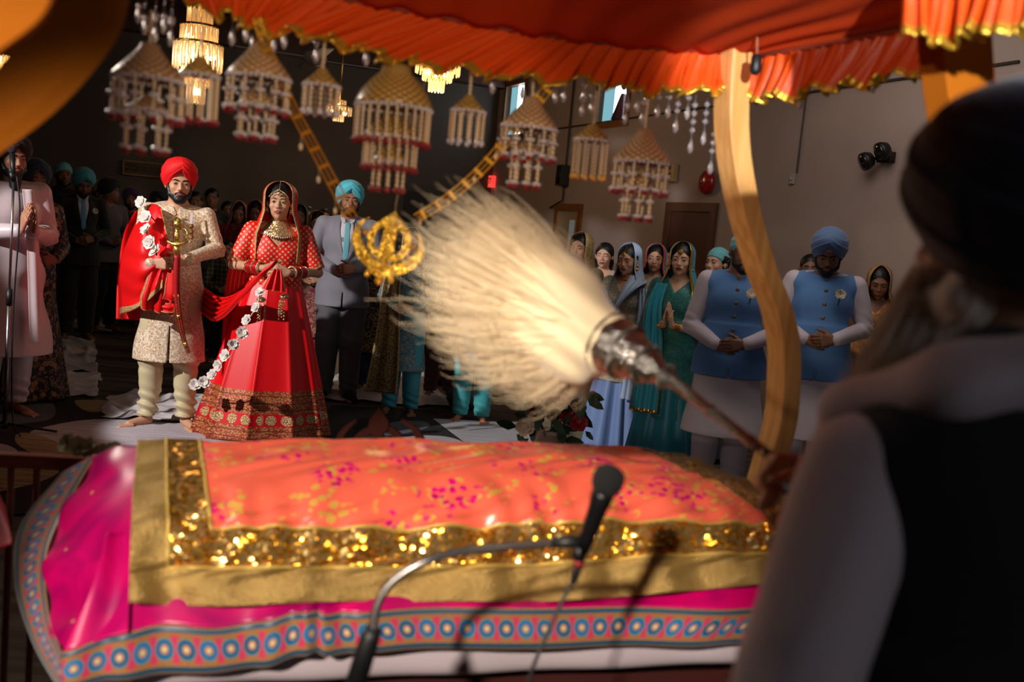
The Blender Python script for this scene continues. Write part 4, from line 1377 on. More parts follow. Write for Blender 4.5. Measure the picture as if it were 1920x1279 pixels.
# the bent wooden posts
def postwood(t):
    c = xyz(t, t.ob)
    n = t.noise(comb(t, t.math('MULTIPLY', c[0], 46), t.math('MULTIPLY', c[1], 46), t.math('MULTIPLY', c[2], 1.6)), 1.0, 3)
    setc(t, t.mix(t.step(n, 0.5, 0.2), srgb(226, 170, 104), srgb(204, 142, 74)))
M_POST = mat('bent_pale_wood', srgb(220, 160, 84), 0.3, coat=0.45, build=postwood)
M_POST_SHADED = mat('shaded_post_wood', srgb(150, 80, 5), 0.85, spec=0.15, bump=(10, 0.1))  # post wood with shade put into its colour, for the dim posts
def post(name_label, path, W, D, wdir=UU, ddir=VV, m=None):
    pts = [P(*q) for q in path]; n = 70
    arr = spline2([pts, pts], 2, n)[0]
    root = thing('canopy_post', name_label, 'post', tuple(arr[-1]))
    G = np.zeros((n, 4, 3))
    for i in range(n):
        p = Vector(arr[i]) - root.location
        for k, q in enumerate((p, p + wdir * W, p + wdir * W + ddir * D, p + ddir * D)):
            G[i, k] = q
    V_ = G.reshape(-1, 3); Fq = []
    for i in range(n - 1):
        for k in range(4): Fq.append((i * 4 + k, i * 4 + (k + 1) % 4, (i + 1) * 4 + (k + 1) % 4, (i + 1) * 4 + k))
    Fq.append((3, 2, 1, 0)); Fq.append(tuple((n - 1) * 4 + k for k in range(4)))
    me = mesh('shaft', V_, Fq, smooth=False)
    o = put('shaft', me, root, [m or M_POST])
    md = o.modifiers.new('edge', 'BEVEL'); md.width = 0.003; md.segments = 2; md.limit_method = 'ANGLE'
    return root
base0 = P(1371, 165, 2.52)
def onp(px, py):
    q = hit(px, py, base0, VV); return (px, py, q.y)
post('tall curved pale wooden post beside the two men in blue waistcoats',
     [onp(*q) for q in ((1378, 60), (1371, 165), (1371, 250), (1381, 330), (1401, 420), (1428, 508), (1456, 580), (1470, 652), (1470, 724), (1463, 796), (1440, 880), (1418, 960), (1408, 1060), (1404, 1160), (1400, 1330))], 0.058, 0.075)
baseL = P(190, 0, 1.5)
def onl(px, py, d=None):
    q = hit(px, py, baseL, VV); return (px, py, q.y)
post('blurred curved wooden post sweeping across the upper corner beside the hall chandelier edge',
     [onl(*q) for q in ((245, -160), (212, -60), (196, 0), (176, 62), (118, 142), (48, 212), (-40, 278), (-130, 345), (-210, 440), (-260, 560))], 0.035, 0.09, wdir=UU, ddir=(VV * 0.2 - UU * 1.0).normalized(), m=M_POST_SHADED)
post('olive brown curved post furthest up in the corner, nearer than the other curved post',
     [(150, -160, 1.16), (112, -40, 1.15), (78, 34, 1.14), (0, 96, 1.12), (-90, 160, 1.10)], 0.09, 0.05, wdir=(-UU), ddir=VV, m=M_POST_SHADED)
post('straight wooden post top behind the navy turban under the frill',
     [(1764, -80, 1.80), (1766, 40, 1.80), (1776, 150, 1.80), (1800, 300, 1.80), (1840, 480, 1.80), (1880, 700, 1.80), (1880, 1000, 1.8)], 0.125, 0.06, m=M_POST_SHADED)

# small black clip mic hanging at the corner of the frill
q = P(1418, 116, 2.42)
t = thing('clip_light', 'small black fitting hanging by a cord at the corner of the frill', 'fitting', q)
g = MB(); g.lathe([(0.006, 0.018), (0.013, 0.012), (0.014, -0.02), (0.008, -0.03), (0.002, -0.032)], n=14); g.build('housing', BLACK_P, t)
g = MB(); g.tube([(0, 0, 0.015), (-0.004, 0, 0.05), (-0.008, 0, 0.085)], 0.0025, 6); g.build('cord', mat('pale_cord', srgb(150, 90, 60), 0.7), t)

# ------------------------------------------------------------------ hanging tasselled umbrellas
def shade_b(t):
    c = xyz(t, t.uv); u_ = c[0]; v_ = c[1]
    m_, d_ = dots2d(t, u_, v_, 0.015, 0.33, 0.08)
    n = t.noise(t.ob, 300, 2)
    setc(t, t.mix(m_, srgb(160, 112, 62), t.mix(n, srgb(236, 206, 168), srgb(214, 176, 128))))
    bp = t.new('ShaderNodeBump'); bp.inputs['Strength'].default_value = 0.8; bp.inputs['Distance'].default_value = 0.003
    t.l.new(m_, bp.inputs['Height']); t.l.new(bp.outputs[0], t.bsdf.inputs['Normal'])
M_SHADE = mat('beaded_shade', srgb(216, 180, 136), 0.35, coat=0.3, build=shade_b)
def shade_y(t):
    c = xyz(t, t.uv)
    m_, d_ = dots2d(t, c[0], c[1], 0.015, 0.36, 0.05)
    setc(t, t.mix(m_, srgb(134, 98, 50), srgb(206, 164, 84)))
M_SHADEY = mat('olive_beaded_shade', srgb(190, 150, 80), 0.4, coat=0.3, build=shade_y)
M_BEAD = mat('cream_bead', srgb(232, 200, 158), 0.3, coat=0.4)
M_CLEAR = mat('clear_bead', srgb(236, 226, 226), 0.08, trans=0.35, coat=1.0)
M_AMBER = mat('amber_bead', srgb(226, 160, 60), 0.15, coat=1.0)
M_REDB = mat('red_petal_bead', srgb(140, 10, 24), 0.2, coat=0.8)

STRANDS = {}
def strand_mesh(kind, L):
    key = (kind, round(L, 3))
    if key in STRANDS: return STRANDS[key]
    g = MB(); n = max(int(L / 0.009), 3)
    if kind == 'gold':
        for i in range(n): g.ball((0, 0, -L * (i + 0.5) / n), (0.0028, 0.0028, 0.0045), 6, 4)
        g.slot = 1; g.ball((0, 0, -L), (0.005, 0.005, 0.007), 7, 5)
        ms = [MATS['cream_bead'], M_AMBER]
    elif kind == 'pink':
        for i in range(n): g.ball((0, 0, -L * (i + 0.5) / n), (0.0042, 0.0042, 0.005), 6, 4)
        g.slot = 1; g.ball((0, 0, -L), (0.0065, 0.0065, 0.008), 7, 5)
        ms = [M_BEAD, M_CLEAR]
    else:
        for i in range(n): g.ball((0, 0, -L * (i + 0.5) / n), (0.0034, 0.0034, 0.0052), 6, 4)
        g.slot = 1
        for zc_ in ((0.42, 0.97) if kind == 'crystal' else ()):
            for k in range(5):
                a_ = k * 1.2566; g.ball((0.0062 * math.cos(a_), 0.0062 * math.sin(a_), -L * zc_), (0.0046, 0.0046, 0.0044), 6, 4)
        g.slot = 2
        for k in range(3):
            a_ = k * 2.094; g.ball((0.004 * math.cos(a_), 0.004 * math.sin(a_), -L - 0.006), (0.0036, 0.0036, 0.0065), 6, 4)
        ms = [M_BEAD, M_CLEAR, M_REDB]
    o = g.build('strand', ms)
    STRANDS[key] = o; o['_proto'] = 1
    return o

def ornament(label, px, y_apex, y_rim, w_px, tiers, kind, shade=None, d=None, top_r=0.16, dome=False, hang=None):
    """tiers: list of (rim y, width px, strand end y, apex y)"""
    d = d or (dF(px) + 0.03); k_ = d / F_PX
    c = P(px, y_rim, d)
    t = thing('hanging_umbrella', label, 'hanging ornament', c, random.Random(px).uniform(0, 1), 'tasselled umbrellas hung under the canopy')
    sm = shade or M_SHADE
    for q, (yr, wp, ye, ya) in enumerate(tiers):
        R_ = wp * k_ / 2; H_ = (yr - ya) * k_; z0 = -(yr - y_rim) * k_; L = (ye - yr) * k_
        if dome: prof = [(R_ * 1.0, 0), (R_ * 0.99, H_ * 0.12), (R_ * 0.86, H_ * 0.36), (R_ * 0.62, H_ * 0.62), (R_ * 0.40, H_ * 0.80), (R_ * 0.36, H_ * 0.95), (R_ * 0.2, H_), (0.002, H_)]
        else: prof = [(R_ * 1.0, 0), (R_ * 1.0, H_ * 0.10), (R_ * 0.78, H_ * 0.34), (R_ * 0.50, H_ * 0.62), (R_ * 0.30, H_ * 0.84), (R_ * 0.25, H_ * 0.97), (R_ * 0.12, H_), (0.002, H_)]
        n = 40; G = np.zeros((n, len(prof), 3)); UV = np.zeros((n, len(prof), 2)); run = 0
        for j, (r_, z_) in enumerate(prof):
            if j: run += math.hypot(r_ - prof[j - 1][0], z_ - prof[j - 1][1])
            for i in range(n):
                a_ = 2 * math.pi * i / n; G[i, j] = (r_ * math.cos(a_), r_ * math.sin(a_), z0 + z_); UV[i, j] = (a_ * R_ * 0.6, run)
        sheet('shade', G, sm, t, closed_u=True, thick=0.002, uv=UV)
        g = MB(); nb = int(2 * math.pi * R_ / 0.011)
        for i in range(nb):
            a_ = 2 * math.pi * i / nb; g.ball((R_ * math.cos(a_), R_ * math.sin(a_), z0), 0.0052, 6, 4)
        g.build('rim_beads', M_CLEAR if kind != 'ruby' else M_REDB, t)
        pr = strand_mesh(kind, L)
        ns = max(int(2 * math.pi * R_ / (0.033 if kind in ('crystal',) else 0.021)), 7)
        for i in range(ns):
            a_ = 2 * math.pi * (i + 0.3) / ns
            s_ = bpy.data.objects.new('strand', pr.data); COL.objects.link(s_); s_.parent = t
            s_.location = (R_ * 0.97 * math.cos(a_), R_ * 0.97 * math.sin(a_), z0 - 0.004); s_.rotation_euler = (0, 0, a_)
    ht = hang or (P(px, y_apex - 70, d).z - c.z)
    g = MB(); za = (y_rim - y_apex) * k_; n = int((ht - za) / 0.009)
    for i in range(max(n, 2)): g.ball((0, 0, za + 0.0045 + i * 0.009), (0.004, 0.004, 0.0048), 6, 4)
    g.build('hanger', M_BEAD, t)
    return t

ornament('big beaded umbrella with long red tipped tassels, beside the tall crystal chandelier', 278, 84, 150, 126, [(150, 126, 214, 84), (206, 76, 272, 178)], 'crystal')
ornament('small olive umbrella ornament hanging in front of the tall tiered chandelier', 374, 108, 142, 70, [(142, 70, 216, 108)], 'plain', M_SHADEY)
ornament('big beaded umbrella with red tipped tassels beside the gold ladder garland', 486, 80, 147, 112, [(147, 112, 200, 80), (196, 66, 248, 162)], 'crystal')
ornament('small umbrella ornament with short pink tassels in front of the ceiling fan', 603, 130, 162, 66, [(162, 66, 206, 130)], 'pink', M_SHADEY)
ornament('largest three tiered domed umbrella with ruby tipped tassels', 738, 124, 203, 140, [(203, 140, 258, 124), (256, 100, 305, 215), (300, 60, 344, 268)], 'plain', mat('sage_beaded_shade', srgb(200, 176, 110), 0.4, coat=0.3, build=lambda t: shade_y(t)), dome=True)
ornament('small umbrella ornament hung beside the glowing chandelier', 878, 180, 210, 62, [(210, 62, 262, 180)], 'pink', M_SHADEY)
ornament('beaded umbrella with red tipped tassels directly above the white whisk', 992, 184, 242, 102, [(242, 102, 290, 184), (285, 54, 340, 262)], 'crystal')
ornament('small umbrella ornament with slender amber tipped tassels below the high window', 1110, 234, 264, 64, [(264, 64, 328, 234)], 'gold', M_SHADEY)
ornament('bright beaded umbrella nearest the tall curved post, above the panelled door', 1203, 243, 306, 102, [(306, 102, 354, 243), (352, 56, 402, 316)], 'crystal')
for o in STRANDS.values(): bpy.data.objects.remove(o)

# crystal drops along the hem of the frill
def drop_mesh(n_beads, L):
    g = MB()
    z = 0
    g.tube([(0, 0, 0.05), (0, 0, -L + 0.02)], 0.0006, 4)
    for i in range(n_beads):
        z = -0.012 - i * (L - 0.045) / max(n_beads, 1)
        g.lathe([(0.001, z + 0.008), (0.0075, z + 0.002), (0.0075, z - 0.002), (0.001, z - 0.008)], n=8)
    g.lathe([(0.001, -L + 0.032), (0.0045, -L + 0.022), (0.0075, -L + 0.006), (0.004, -L - 0.002), (0.0008, -L - 0.006)], n=8)
    return g
M_DROP = mat('crystal_drop_glass', srgb(232, 226, 228), 0.05, trans=0.8, spec=0.8, coat=1.0)
drops = [(260, 40, 1), (272, 62, 1), (292, 75, 2), (308, 60, 1), (322, 82, 2), (436, 78, 0), (462, 70, 0), (475, 88, 0), (514, 92, 0), (534, 84, 0), (595, 110, 1), (688, 118, 0), (925, 172, 0), (981, 183, 0), (1008, 190, 0),
         (1044, 192, 1), (1060, 190, 1), (1094, 218, 1), (1098, 190, 1), (1112, 212, 1), (1176, 226, 1), (1180, 200, 1), (1200, 205, 2), (1208, 225, 1), (1218, 192, 2), (1236, 214, 1), (1256, 214, 1), (1272, 244, 2), (1294, 219, 2), (1304, 280, 4), (1327, 262, 3), (1340, 318, 3), (1503, 200, 0), (1488, 190, 0), (1640, 172, 0)]
pm = {}
for (px, yb, nb) in drops:
    d = (dF(px) if px < 1400 else 2.42) + 0.045
    ytop = yb - (24 + nb * 17)
    L = (yb - ytop) * d / F_PX
    key = (nb, round(L, 2))
    if key not in pm:
        pm[key] = drop_mesh(nb, round(L, 2)).build('crystal_drop', M_DROP); o = pm[key]
    else:
        o = pm[key].copy(); COL.objects.link(o)
    o.location = P(px, ytop, d)
    where = 'over the dark end of the hall' if px < 900 else ('before the taupe wall' if px < 1335 else 'beyond the curved post')
    tag(o, 'clear crystal drop hanging from the frill ' + where, 'crystal', 'crystal drops along the frill ' + where)

# gold ladder garlands and the emblem they carry
M_LADDER = mat('gold_card', srgb(224, 158, 40), 0.35, 0.6)
def ladder(label, pts, w0, w1, n=12):
    ps = [P(*q) for q in pts]; arr = spline2([ps, ps], 2, n * 4 + 1)[0]
    root = thing('ladder_garland', label, 'garland', tuple(arr[0])); o0 = Vector(arr[0])
    g = MB(); side = []
    for i in range(len(arr)):
        p = Vector(arr[i]) - o0; tg = (Vector(arr[min(i + 1, len(arr) - 1)]) - Vector(arr[max(i - 1, 0)])).normalized()
        sd = tg.cross(V3(0, 1, 0)).normalized(); w = lerp(w0, w1, i / (len(arr) - 1)); side.append((p, sd, w, tg))
    for s_ in (-1, 0, 1):
        g.tube([p + sd * w * s_ for p, sd, w, tg in side], 0.0014 if s_ == 0 else 0.002, 5)
    g.build('rails', M_LADDER, root)
    for i in range(2, len(side), 4):
        p, sd, w, tg = side[i]
        g = MB(); Mx = Matrix((sd, V3(0, 1, 0), tg)).transposed(); g.box(p, (w * 2.5, 0.003, 0.008), Mx); g.build('rung', M_LADDER, root, smooth=False)
        if i % 8 == 2 and i > 8:
            g = MB(); e = p - sd * w * (1 if sd.x > 0 else -1) * 1.0
            g.tube([e, e + V3(0, 0, -0.02)], 0.0006, 4); g.ball(e + V3(0, 0, -0.026), (0.0045, 0.0045, 0.008), 7, 5); g.build('pearl_drop', M_BEAD, root)
ladder('gold ladder shaped garland running down past the turquoise turban to the emblem',
       [(480, 30, 2.04), (500, 90, 2.06), (545, 195, 2.12), (585, 270, 2.18), (625, 345, 2.24), (660, 410, 2.28)], 0.007, 0.012)
ladder('gold ladder shaped garland rising behind the white whisk to the frill',
       [(1032, 160, 2.40), (1000, 200, 2.39), (940, 275, 2.36), (895, 325, 2.34), (840, 372, 2.32), (780, 410, 2.30)], 0.012, 0.009, n=11)

M_GLIT = mat('gold_glitter', srgb(232, 170, 40), 0.3, 0.65, build=sequins(srgb(214, 148, 26), srgb(246, 196, 70), 420))
KD = 2.28; kc = P(728, 462, KD)
khanda = thing('gold_emblem', 'glittering gold crossed sword emblem hanging between the ladder garlands', 'emblem', kc)
kr = Matrix.Rotation(math.radians(6), 3, 'Y')
ks = KD / F_PX / 4.568
def kpt(p, y): return kr @ V3((p[0] - 765) * ks, y, -(p[1] - 600) * ks)
def kpoly(pts, name, th=0.011):
    g = MB(); n = len(pts)
    g.prism(pts, lambda p: kpt(p, -th / 2), lambda p: kpt(p, th / 2)); o = g.build(name, M_GLIT, khanda, smooth=False); return o
def strip(outer, inner, name, th=0.011):
    g = MB(); n = len(outer)
    for i in range(n - 1):
        q = [outer[i], outer[i + 1], inner[i + 1], inner[i]]
        g.prism(q, lambda p: kpt(p, -th / 2), lambda p: kpt(p, th / 2))
    return g.build(name, M_GLIT, khanda, smooth=False)
def spl1(pts, n=30):
    return [tuple(x) for x in spline2([[(*p, 0) for p in pts]] * 2, 2, n)[0][:, :2]]
out_l = spl1([(568, 392), (500, 430), (460, 520), (452, 600), (500, 700), (590, 790), (700, 832), (765, 838)])
inn_l = spl1([(560, 400), (525, 440), (505, 500), (520, 570), (570, 640), (650, 715), (715, 745), (765, 750)])
strip(out_l, inn_l, 'curved_sword')
out_r = [(2 * 765 - x, y + (x - 765) * -0.0 + 45 * (1 - i / 29)) for i, (x, y) in enumerate(out_l)]
inn_r = [(2 * 765 - x, y + 45 * (1 - i / 29)) for i, (x, y) in enumerate(inn_l)]
strip(out_r, inn_r, 'curved_sword', 0.012)
cx_, cy_ = 765, 552
ro = [(cx_ + 190 * math.cos(a), cy_ + 182 * math.sin(a)) for a in np.linspace(0, 2 * math.pi, 49)]
ri = [(cx_ + 128 * math.cos(a), cy_ + 134 * math.sin(a)) for a in np.linspace(0, 2 * math.pi, 49)]
strip(ro, ri, 'ring', 0.008)
kpoly([(770, 295), (800, 335), (862, 375), (830, 400), (818, 440), (815, 560), (822, 640), (842, 722), (765, 735), (664, 700), (690, 640), (706, 560), (712, 440), (700, 405), (668, 388), (728, 340)], 'double_edged_sword', 0.015)
kpoly([(732, 722), (770, 722), (765, 880), (735, 880)], 'handle', 0.016)
g = MB(); g.ball(kpt((740, 905), 0), (0.0085 * 1.15, 0.008, 0.0085 * 1.15), 14, 10); g.build('pommel', M_GLIT, khanda)
qo = spl1([(612, 850), (640, 810), (690, 815), (735, 850), (790, 820), (840, 825), (862, 870)], 24); qi = [(x + (765 - x) * 0.04, y + 42) for x, y in qo]
strip(qo, qi, 'quillon', 0.013)
for q in ((632, 868), (838, 876), (548, 515), (975, 560)):
    g = MB(); g.ball(kpt(q, 0), 0.0068, 12, 8); g.build('knob', M_GLIT, khanda)
g = MB(); g.tube([kpt((770, 298), 0), kpt((770, 298), 0) + V3(0, 0, 0.02), P(800, 140, 2.3) - kc], 0.0006, 4); g.build('thread', M_BEAD, khanda)

# ------------------------------------------------------------------ the covered book on its low couch
def satin(base, hi):
    def f(t):
        n = t.noise(t.ob, 3.0, 3, dist=1.5)
        setc(t, t.mix(t.step(n, 0.5, 0.25), base, hi))
    return f
def emb_coral(t):
    # floral embroidery: magenta sprays and gold scrolls on coral satin
    vo = t.voro(t.uv, 7.5); spr = t.math('SUBTRACT', 1.0, t.step(t.math('ADD', vo.outputs['Distance'], t.math('MULTIPLY', t.noise(t.uv, 60, 2), 0.35)), 0.60, 0.03))
    v2 = t.voro(t.uv, 52); petals = t.math('SUBTRACT', 1.0, t.step(v2.outputs['Distance'], 0.42, 0.05))
    m1 = t.math('MULTIPLY', spr, petals)
    nz = t.noise(t.uv, 8, 1.0, dist=1.4); line = t.math('SUBTRACT', 1.0, t.step(t.math('ABSOLUTE', t.math('SUBTRACT', nz, 0.5)), 0.022, 0.012))
    nz2 = t.noise(t.uv, 3.1, 1.0); line = t.math('MULTIPLY', line, t.step(nz2, 0.46, 0.04))
    v3 = t.voro(t.uv, 44); leaf = t.math('SUBTRACT', 1.0, t.step(v3.outputs['Distance'], 0.40, 0.05))
    area_ = t.math('MULTIPLY', t.step(t.noise(t.uv, 9, 2, dist=1.0), 0.56, 0.02), leaf)
    m2 = t.math('MAXIMUM', t.math('MULTIPLY', line, leaf), area_)
    c = t.mix(m2, srgb(242, 104, 80), srgb(236, 190, 84))
    v4 = t.voro(t.uv, 22.0); pick = t.math('GREATER_THAN', xyz(t, v4.outputs['Color'])[0], 0.1)
    c = t.mix(t.math('MULTIPLY', m1, pick), c, srgb(214, 10, 112))
    setc(t, c)
    t.l.new(t.math('MULTIPLY', m2, 0.3), t.bsdf.inputs['Metallic'])
M_CORAL = mat('coral_satin', srgb(240, 104, 78), 0.30, spec=0.7, build=emb_coral)
M_SEQ = mat('gold_sequins', srgb(206, 150, 40), 0.22, 0.85, build=sequins(srgb(206, 140, 34), srgb(240, 196, 120), 110))
M_TISSUE = mat('matt_gold_tissue', srgb(182, 148, 84), 0.42, 0.55, bump=(220, 0.5), var=(14, srgb(150, 118, 62), 0.5, 0.3))
M_CORD = mat('gold_cord', srgb(200, 168, 84), 0.5, 0.4)
def magenta_b(t):
    vo = t.voro(t.ob, 16.0); m_ = t.math('SUBTRACT', 1.0, t.step(vo.outputs['Distance'], 0.075, 0.02))
    pick = t.math('GREATER_THAN', xyz(t, vo.outputs['Color'])[1], 0.45)
    n = t.noise(t.ob, 4.0, 2, dist=2.0)
    c = t.mix(t.step(n, 0.5, 0.2), srgb(204, 0, 96), srgb(150, 0, 84))
    setc(t, t.mix(t.math('MULTIPLY', m_, pick), c, srgb(230, 190, 110)))
M_MAG = mat('magenta_satin', srgb(214, 12, 112), 0.33, spec=0.6, build=magenta_b)
def border_b(t):
    c = xyz(t, t.uv); u_ = c[0]; v_ = c[1]
    per = 0.041
    fu = t.math('SUBTRACT', t.math('FRACT', t.math('DIVIDE', u_, per)), 0.5)
    du = t.math('MULTIPLY', fu, per); dv = t.math('MULTIPLY', v_, 0.038)
    rr = t.math('SQRT', t.math('ADD', t.math('MULTIPLY', du, du), t.math('MULTIPLY', dv, dv)))
    col = t.mix(t.noise(t.ob, 260, 2), srgb(170, 120, 66), srgb(128, 78, 44))
    dm = t.math('ABSOLUTE', t.math('SUBTRACT', t.math('ABSOLUTE', v_), 0.62))
    fl = t.math('FRACT', t.math('DIVIDE', t.math('ADD', u_, per / 2), per)); df = t.math('ABSOLUTE', t.math('SUBTRACT', fl, 0.5))
    col = t.mix(t.math('MULTIPLY', t.math('LESS_THAN', df, 0.16), t.math('LESS_THAN', t.math('ABSOLUTE', v_), 0.6)), col, srgb(190, 50, 84))
    col = t.mix(t.math('SUBTRACT', 1.0, t.step(rr, 0.0178, 0.0008)), col, srgb(70, 130, 140))
    idn = t.math('FRACT', t.math('MULTIPLY', t.math('FLOOR', t.math('DIVIDE', u_, per)), 0.37))
    teal = t.mix(idn, srgb(0, 108, 168), srgb(0, 70, 110))
    col = t.mix(t.math('SUBTRACT', 1.0, t.step(rr, 0.0158, 0.0008)), col, teal)
    col = t.mix(t.math('SUBTRACT', 1.0, t.step(rr, 0.0085, 0.0008)), col, srgb(168, 120, 84))
    col = t.mix(t.math('SUBTRACT', 1.0, t.step(rr, 0.0042, 0.0008)), col, srgb(214, 190, 150))
    ed = t.math('ABSOLUTE', v_)
    col = t.mix(t.math('MULTIPLY', t.math('GREATER_THAN', ed, 0.72), t.math('LESS_THAN', ed, 0.93)), col, srgb(0, 70, 96))
    setc(t, col)
M_BORD = mat('teal_circle_border', srgb(190, 140, 90), 0.45, sheen=0.2, build=border_b)

def dR(px, d0, d1): return lerp(d0, d1, (px - 245) / (1560 - 245))
XS = (0.0, 0.13, 0.3, 0.45, 0.6, 0.75, 0.88, 1.0)
def rrow(x0, x1, ys, d0, d1, dd=None):
    return [(lerp(x0, x1, a), ys[i], lerp(d0, d1, a) + (dd[i] if dd else 0)) for i, a in enumerate(XS)]
rum_rows = [
    rrow(268, 1240, (880, 882, 884, 886, 888, 892, 900, 910), 2.34, 2.74),
    rrow(259, 1270, (829, 829, 828, 828, 832, 836, 842, 852), 2.24, 2.64),
    rrow(254, 1350, (862, 858, 850, 850, 848, 850, 866, 880), 2.10, 2.50),
    rrow(249, 1450, (915, 908, 896, 892, 890, 890, 906, 924), 1.96, 2.36),
    rrow(246, 1545, (985, 989, 990, 988, 980, 976, 980, 985), 1.85, 2.22),
    rrow(244, 1548, (1063, 1064, 1063, 1062, 1056, 1042, 1036, 1036), 1.825, 2.185),
    rrow(243, 1550, (1131, 1137, 1128, 1128, 1128, 1114, 1098, 1082), 1.80, 2.15)]
RG = spline2(PT(rum_rows), 150, 330)
NR_ = normals_of(RG)
rn = random.Random(9); php = [rn.uniform(0, 6.28) for _ in range(12)]
nu, nv = RG.shape[:2]
ii = np.linspace(0, 6, nu)[:, None]; jj = np.linspace(0, 1, nv)[None, :]
front = np.clip((ii - 3.0) / 1.0, 0, 1); hangz = np.clip((ii - 4.0) / 2.0, 0, 1)
wr = (0.006 * front * (1 - hangz) * np.sin(jj * 95 + 3 * np.sin(jj * 17 + php[0]) + 1.5 * ii)
      + 0.004 * front * np.sin(jj * 52 - 2.5 * ii + php[1])
      + 0.015 * hangz * np.sin(jj * 34 + 2.2 * np.sin(jj * 9 + php[2])) + 0.0045 * np.sin(jj * 23 + ii * 4 + php[3]) * np.sin(ii * 3.1 + jj * 8)
      + 0.0035 * np.sin(jj * 61 + ii * 9 + 2 * np.sin(ii * 5)))
SGN = 1 if NR_[75, 160, 2] > 0 else -1
RG = RG + NR_ * SGN * wr[..., None]
book = thing('coral_cover', 'embroidered coral satin cloth with wide gold borders over the book', 'cloth', tuple(P(800, 985, 2.0) - V3(0, 0, 0)))
BO = np.array(book.location)
UV = np.zeros((nu, nv, 2)); seg = np.linalg.norm(np.diff(RG, axis=0), axis=-1).cumsum(0); segj = np.linalg.norm(np.diff(RG, axis=1), axis=-1).cumsum(1)
UV[1:, :, 1] = seg; UV[:, 1:, 0] = segj
ci = (np.linspace(0, 6, nu)[:-1] + 3 / (nu - 1))[:, None]; cj = (np.linspace(0, 1, nv)[:-1] + 0.5 / (nv - 1))[None, :]
fm = np.zeros((nu - 1, nv - 1), int)
seqr = (ci > 4.0) | (cj < 0.128) | (cj > 0.905); tis = (ci > 5.0) | (cj < 0.062) | (cj > 0.965)
fm[np.broadcast_to(seqr, fm.shape)] = 1; fm[np.broadcast_to(tis, fm.shape)] = 2
# separate cloths joined edge to edge: the coral field, the sequin band and the gold tissue hem
def sub_faces(mask, name, m, parent, thick=0.003, uvon=True):
    V_, Fq, UVf = grid_mesh(RG - BO, uv=UV); Fs = Fq[mask.ravel()]
    used, inv = np.unique(Fs, return_inverse=True)
    me = mesh(name, V_[used], inv.reshape(-1, 4), uv=UVf[used]); o = put(name, me, parent, [m])
    md = o.modifiers.new('thickness', 'SOLIDIFY'); md.thickness = thick; md.offset = -SGN * 0.0
    return o
sub_faces(fm == 0, 'satin_field', M_CORAL, book); sub_faces(fm == 1, 'sequin_band', M_SEQ, book, 0.004); sub_faces(fm == 2, 'tissue_hem', M_TISSUE, book)
i4 = int(nu * 4 / 6); i5 = int(nu * 5 / 6); j1 = int(nv * .128); j0 = int(nv * .062)
for pts in ([RG[i, j1] for i in range(25, i4)] + [RG[i4, j] for j in range(j1, int(nv * .905), 2)], [RG[i, j0] for i in range(25, i5)] + [RG[i5, j] for j in range(j0, int(nv * .965), 2)]):
    g = MB(); g.tube([Vector(p - BO) + V3(0, 0, 0.002) for p in pts], 0.0035, 6); g.build('cord_edging', M_CORD, book)

# magenta under-cloth: front fall, left fall, each with its circle border
mag = thing('magenta_cloth', 'magenta satin cloth with teal circle border hanging below the coral one', 'cloth', P(700, 1150, 1.85)); MO = np.array(mag.location)
def dM(px, off): return lerp(1.80, 2.15, (px - 244) / 1306) + off
bt = [(118, 1222), (233, 1186), (323, 1171), (420, 1176), (500, 1162), (575, 1146), (620, 1150), (700, 1145), (870, 1139), (1100, 1138), (1384, 1141), (1520, 1140)]
bb = [(118, 1290), (233, 1272), (330, 1262), (430, 1256), (500, 1248), (575, 1226), (625, 1228), (723, 1219), (870, 1216), (1100, 1212), (1330, 1209), (1500, 1205)]
tops = [(x, 1095 if x < 1200 else 1060) for x, y in bt]
offs = [-0.03, -0.02, -0.01, -0.008, -0.012, -0.02, -0.008, -0.008, -0.008, -0.008, -0.008, -0.008]
rows = [[P(max(x, 200), 1000, dM(x, 0.11)) for x, y in bt], [P(max(x, 175), y, dM(x, 0.04 if x < 1000 else 0.075)) for x, y in tops], [P(x, y, dM(x, o_)) for (x, y), o_ in zip(bt, offs)]]
G = spline2(rows, 30, 300); jn = np.linspace(0, 1, 300)[None, :]; inn = np.linspace(0, 1, 30)[:, None]
wv = 0.006 * np.sin(jn * 60 + 2 * np.sin(jn * 13)) * inn
G[..., 1] -= wv; edge_w = wv[-1]
sheet('front_fall', G - MO, M_MAG, mag, thick=0.003)
def border_strip(A, B, name, parent, O, n=300, m=8, wv=None):
    G = spline2([A, B], m, n)
    if wv is not None: G[..., 1] -= wv[None, :]
    G[..., 1] -= 0.003
    run = np.concatenate([[0], np.linalg.norm(np.diff(G[m // 2], axis=0), axis=-1).cumsum()])
    UV = np.zeros((m, n, 2)); UV[..., 0] = run[None, :]; UV[..., 1] = np.linspace(-1, 1, m)[:, None]
    return sheet(name, G - O, M_BORD, parent, thick=0.003, uv=UV)
border_strip([P(x, y, dM(x, o_)) for (x, y), o_ in zip(bt, offs)], [P(x, y, dM(x, o_ - 0.004)) for (x, y), o_ in zip(bb, offs)], 'circle_border', mag, MO, wv=edge_w)
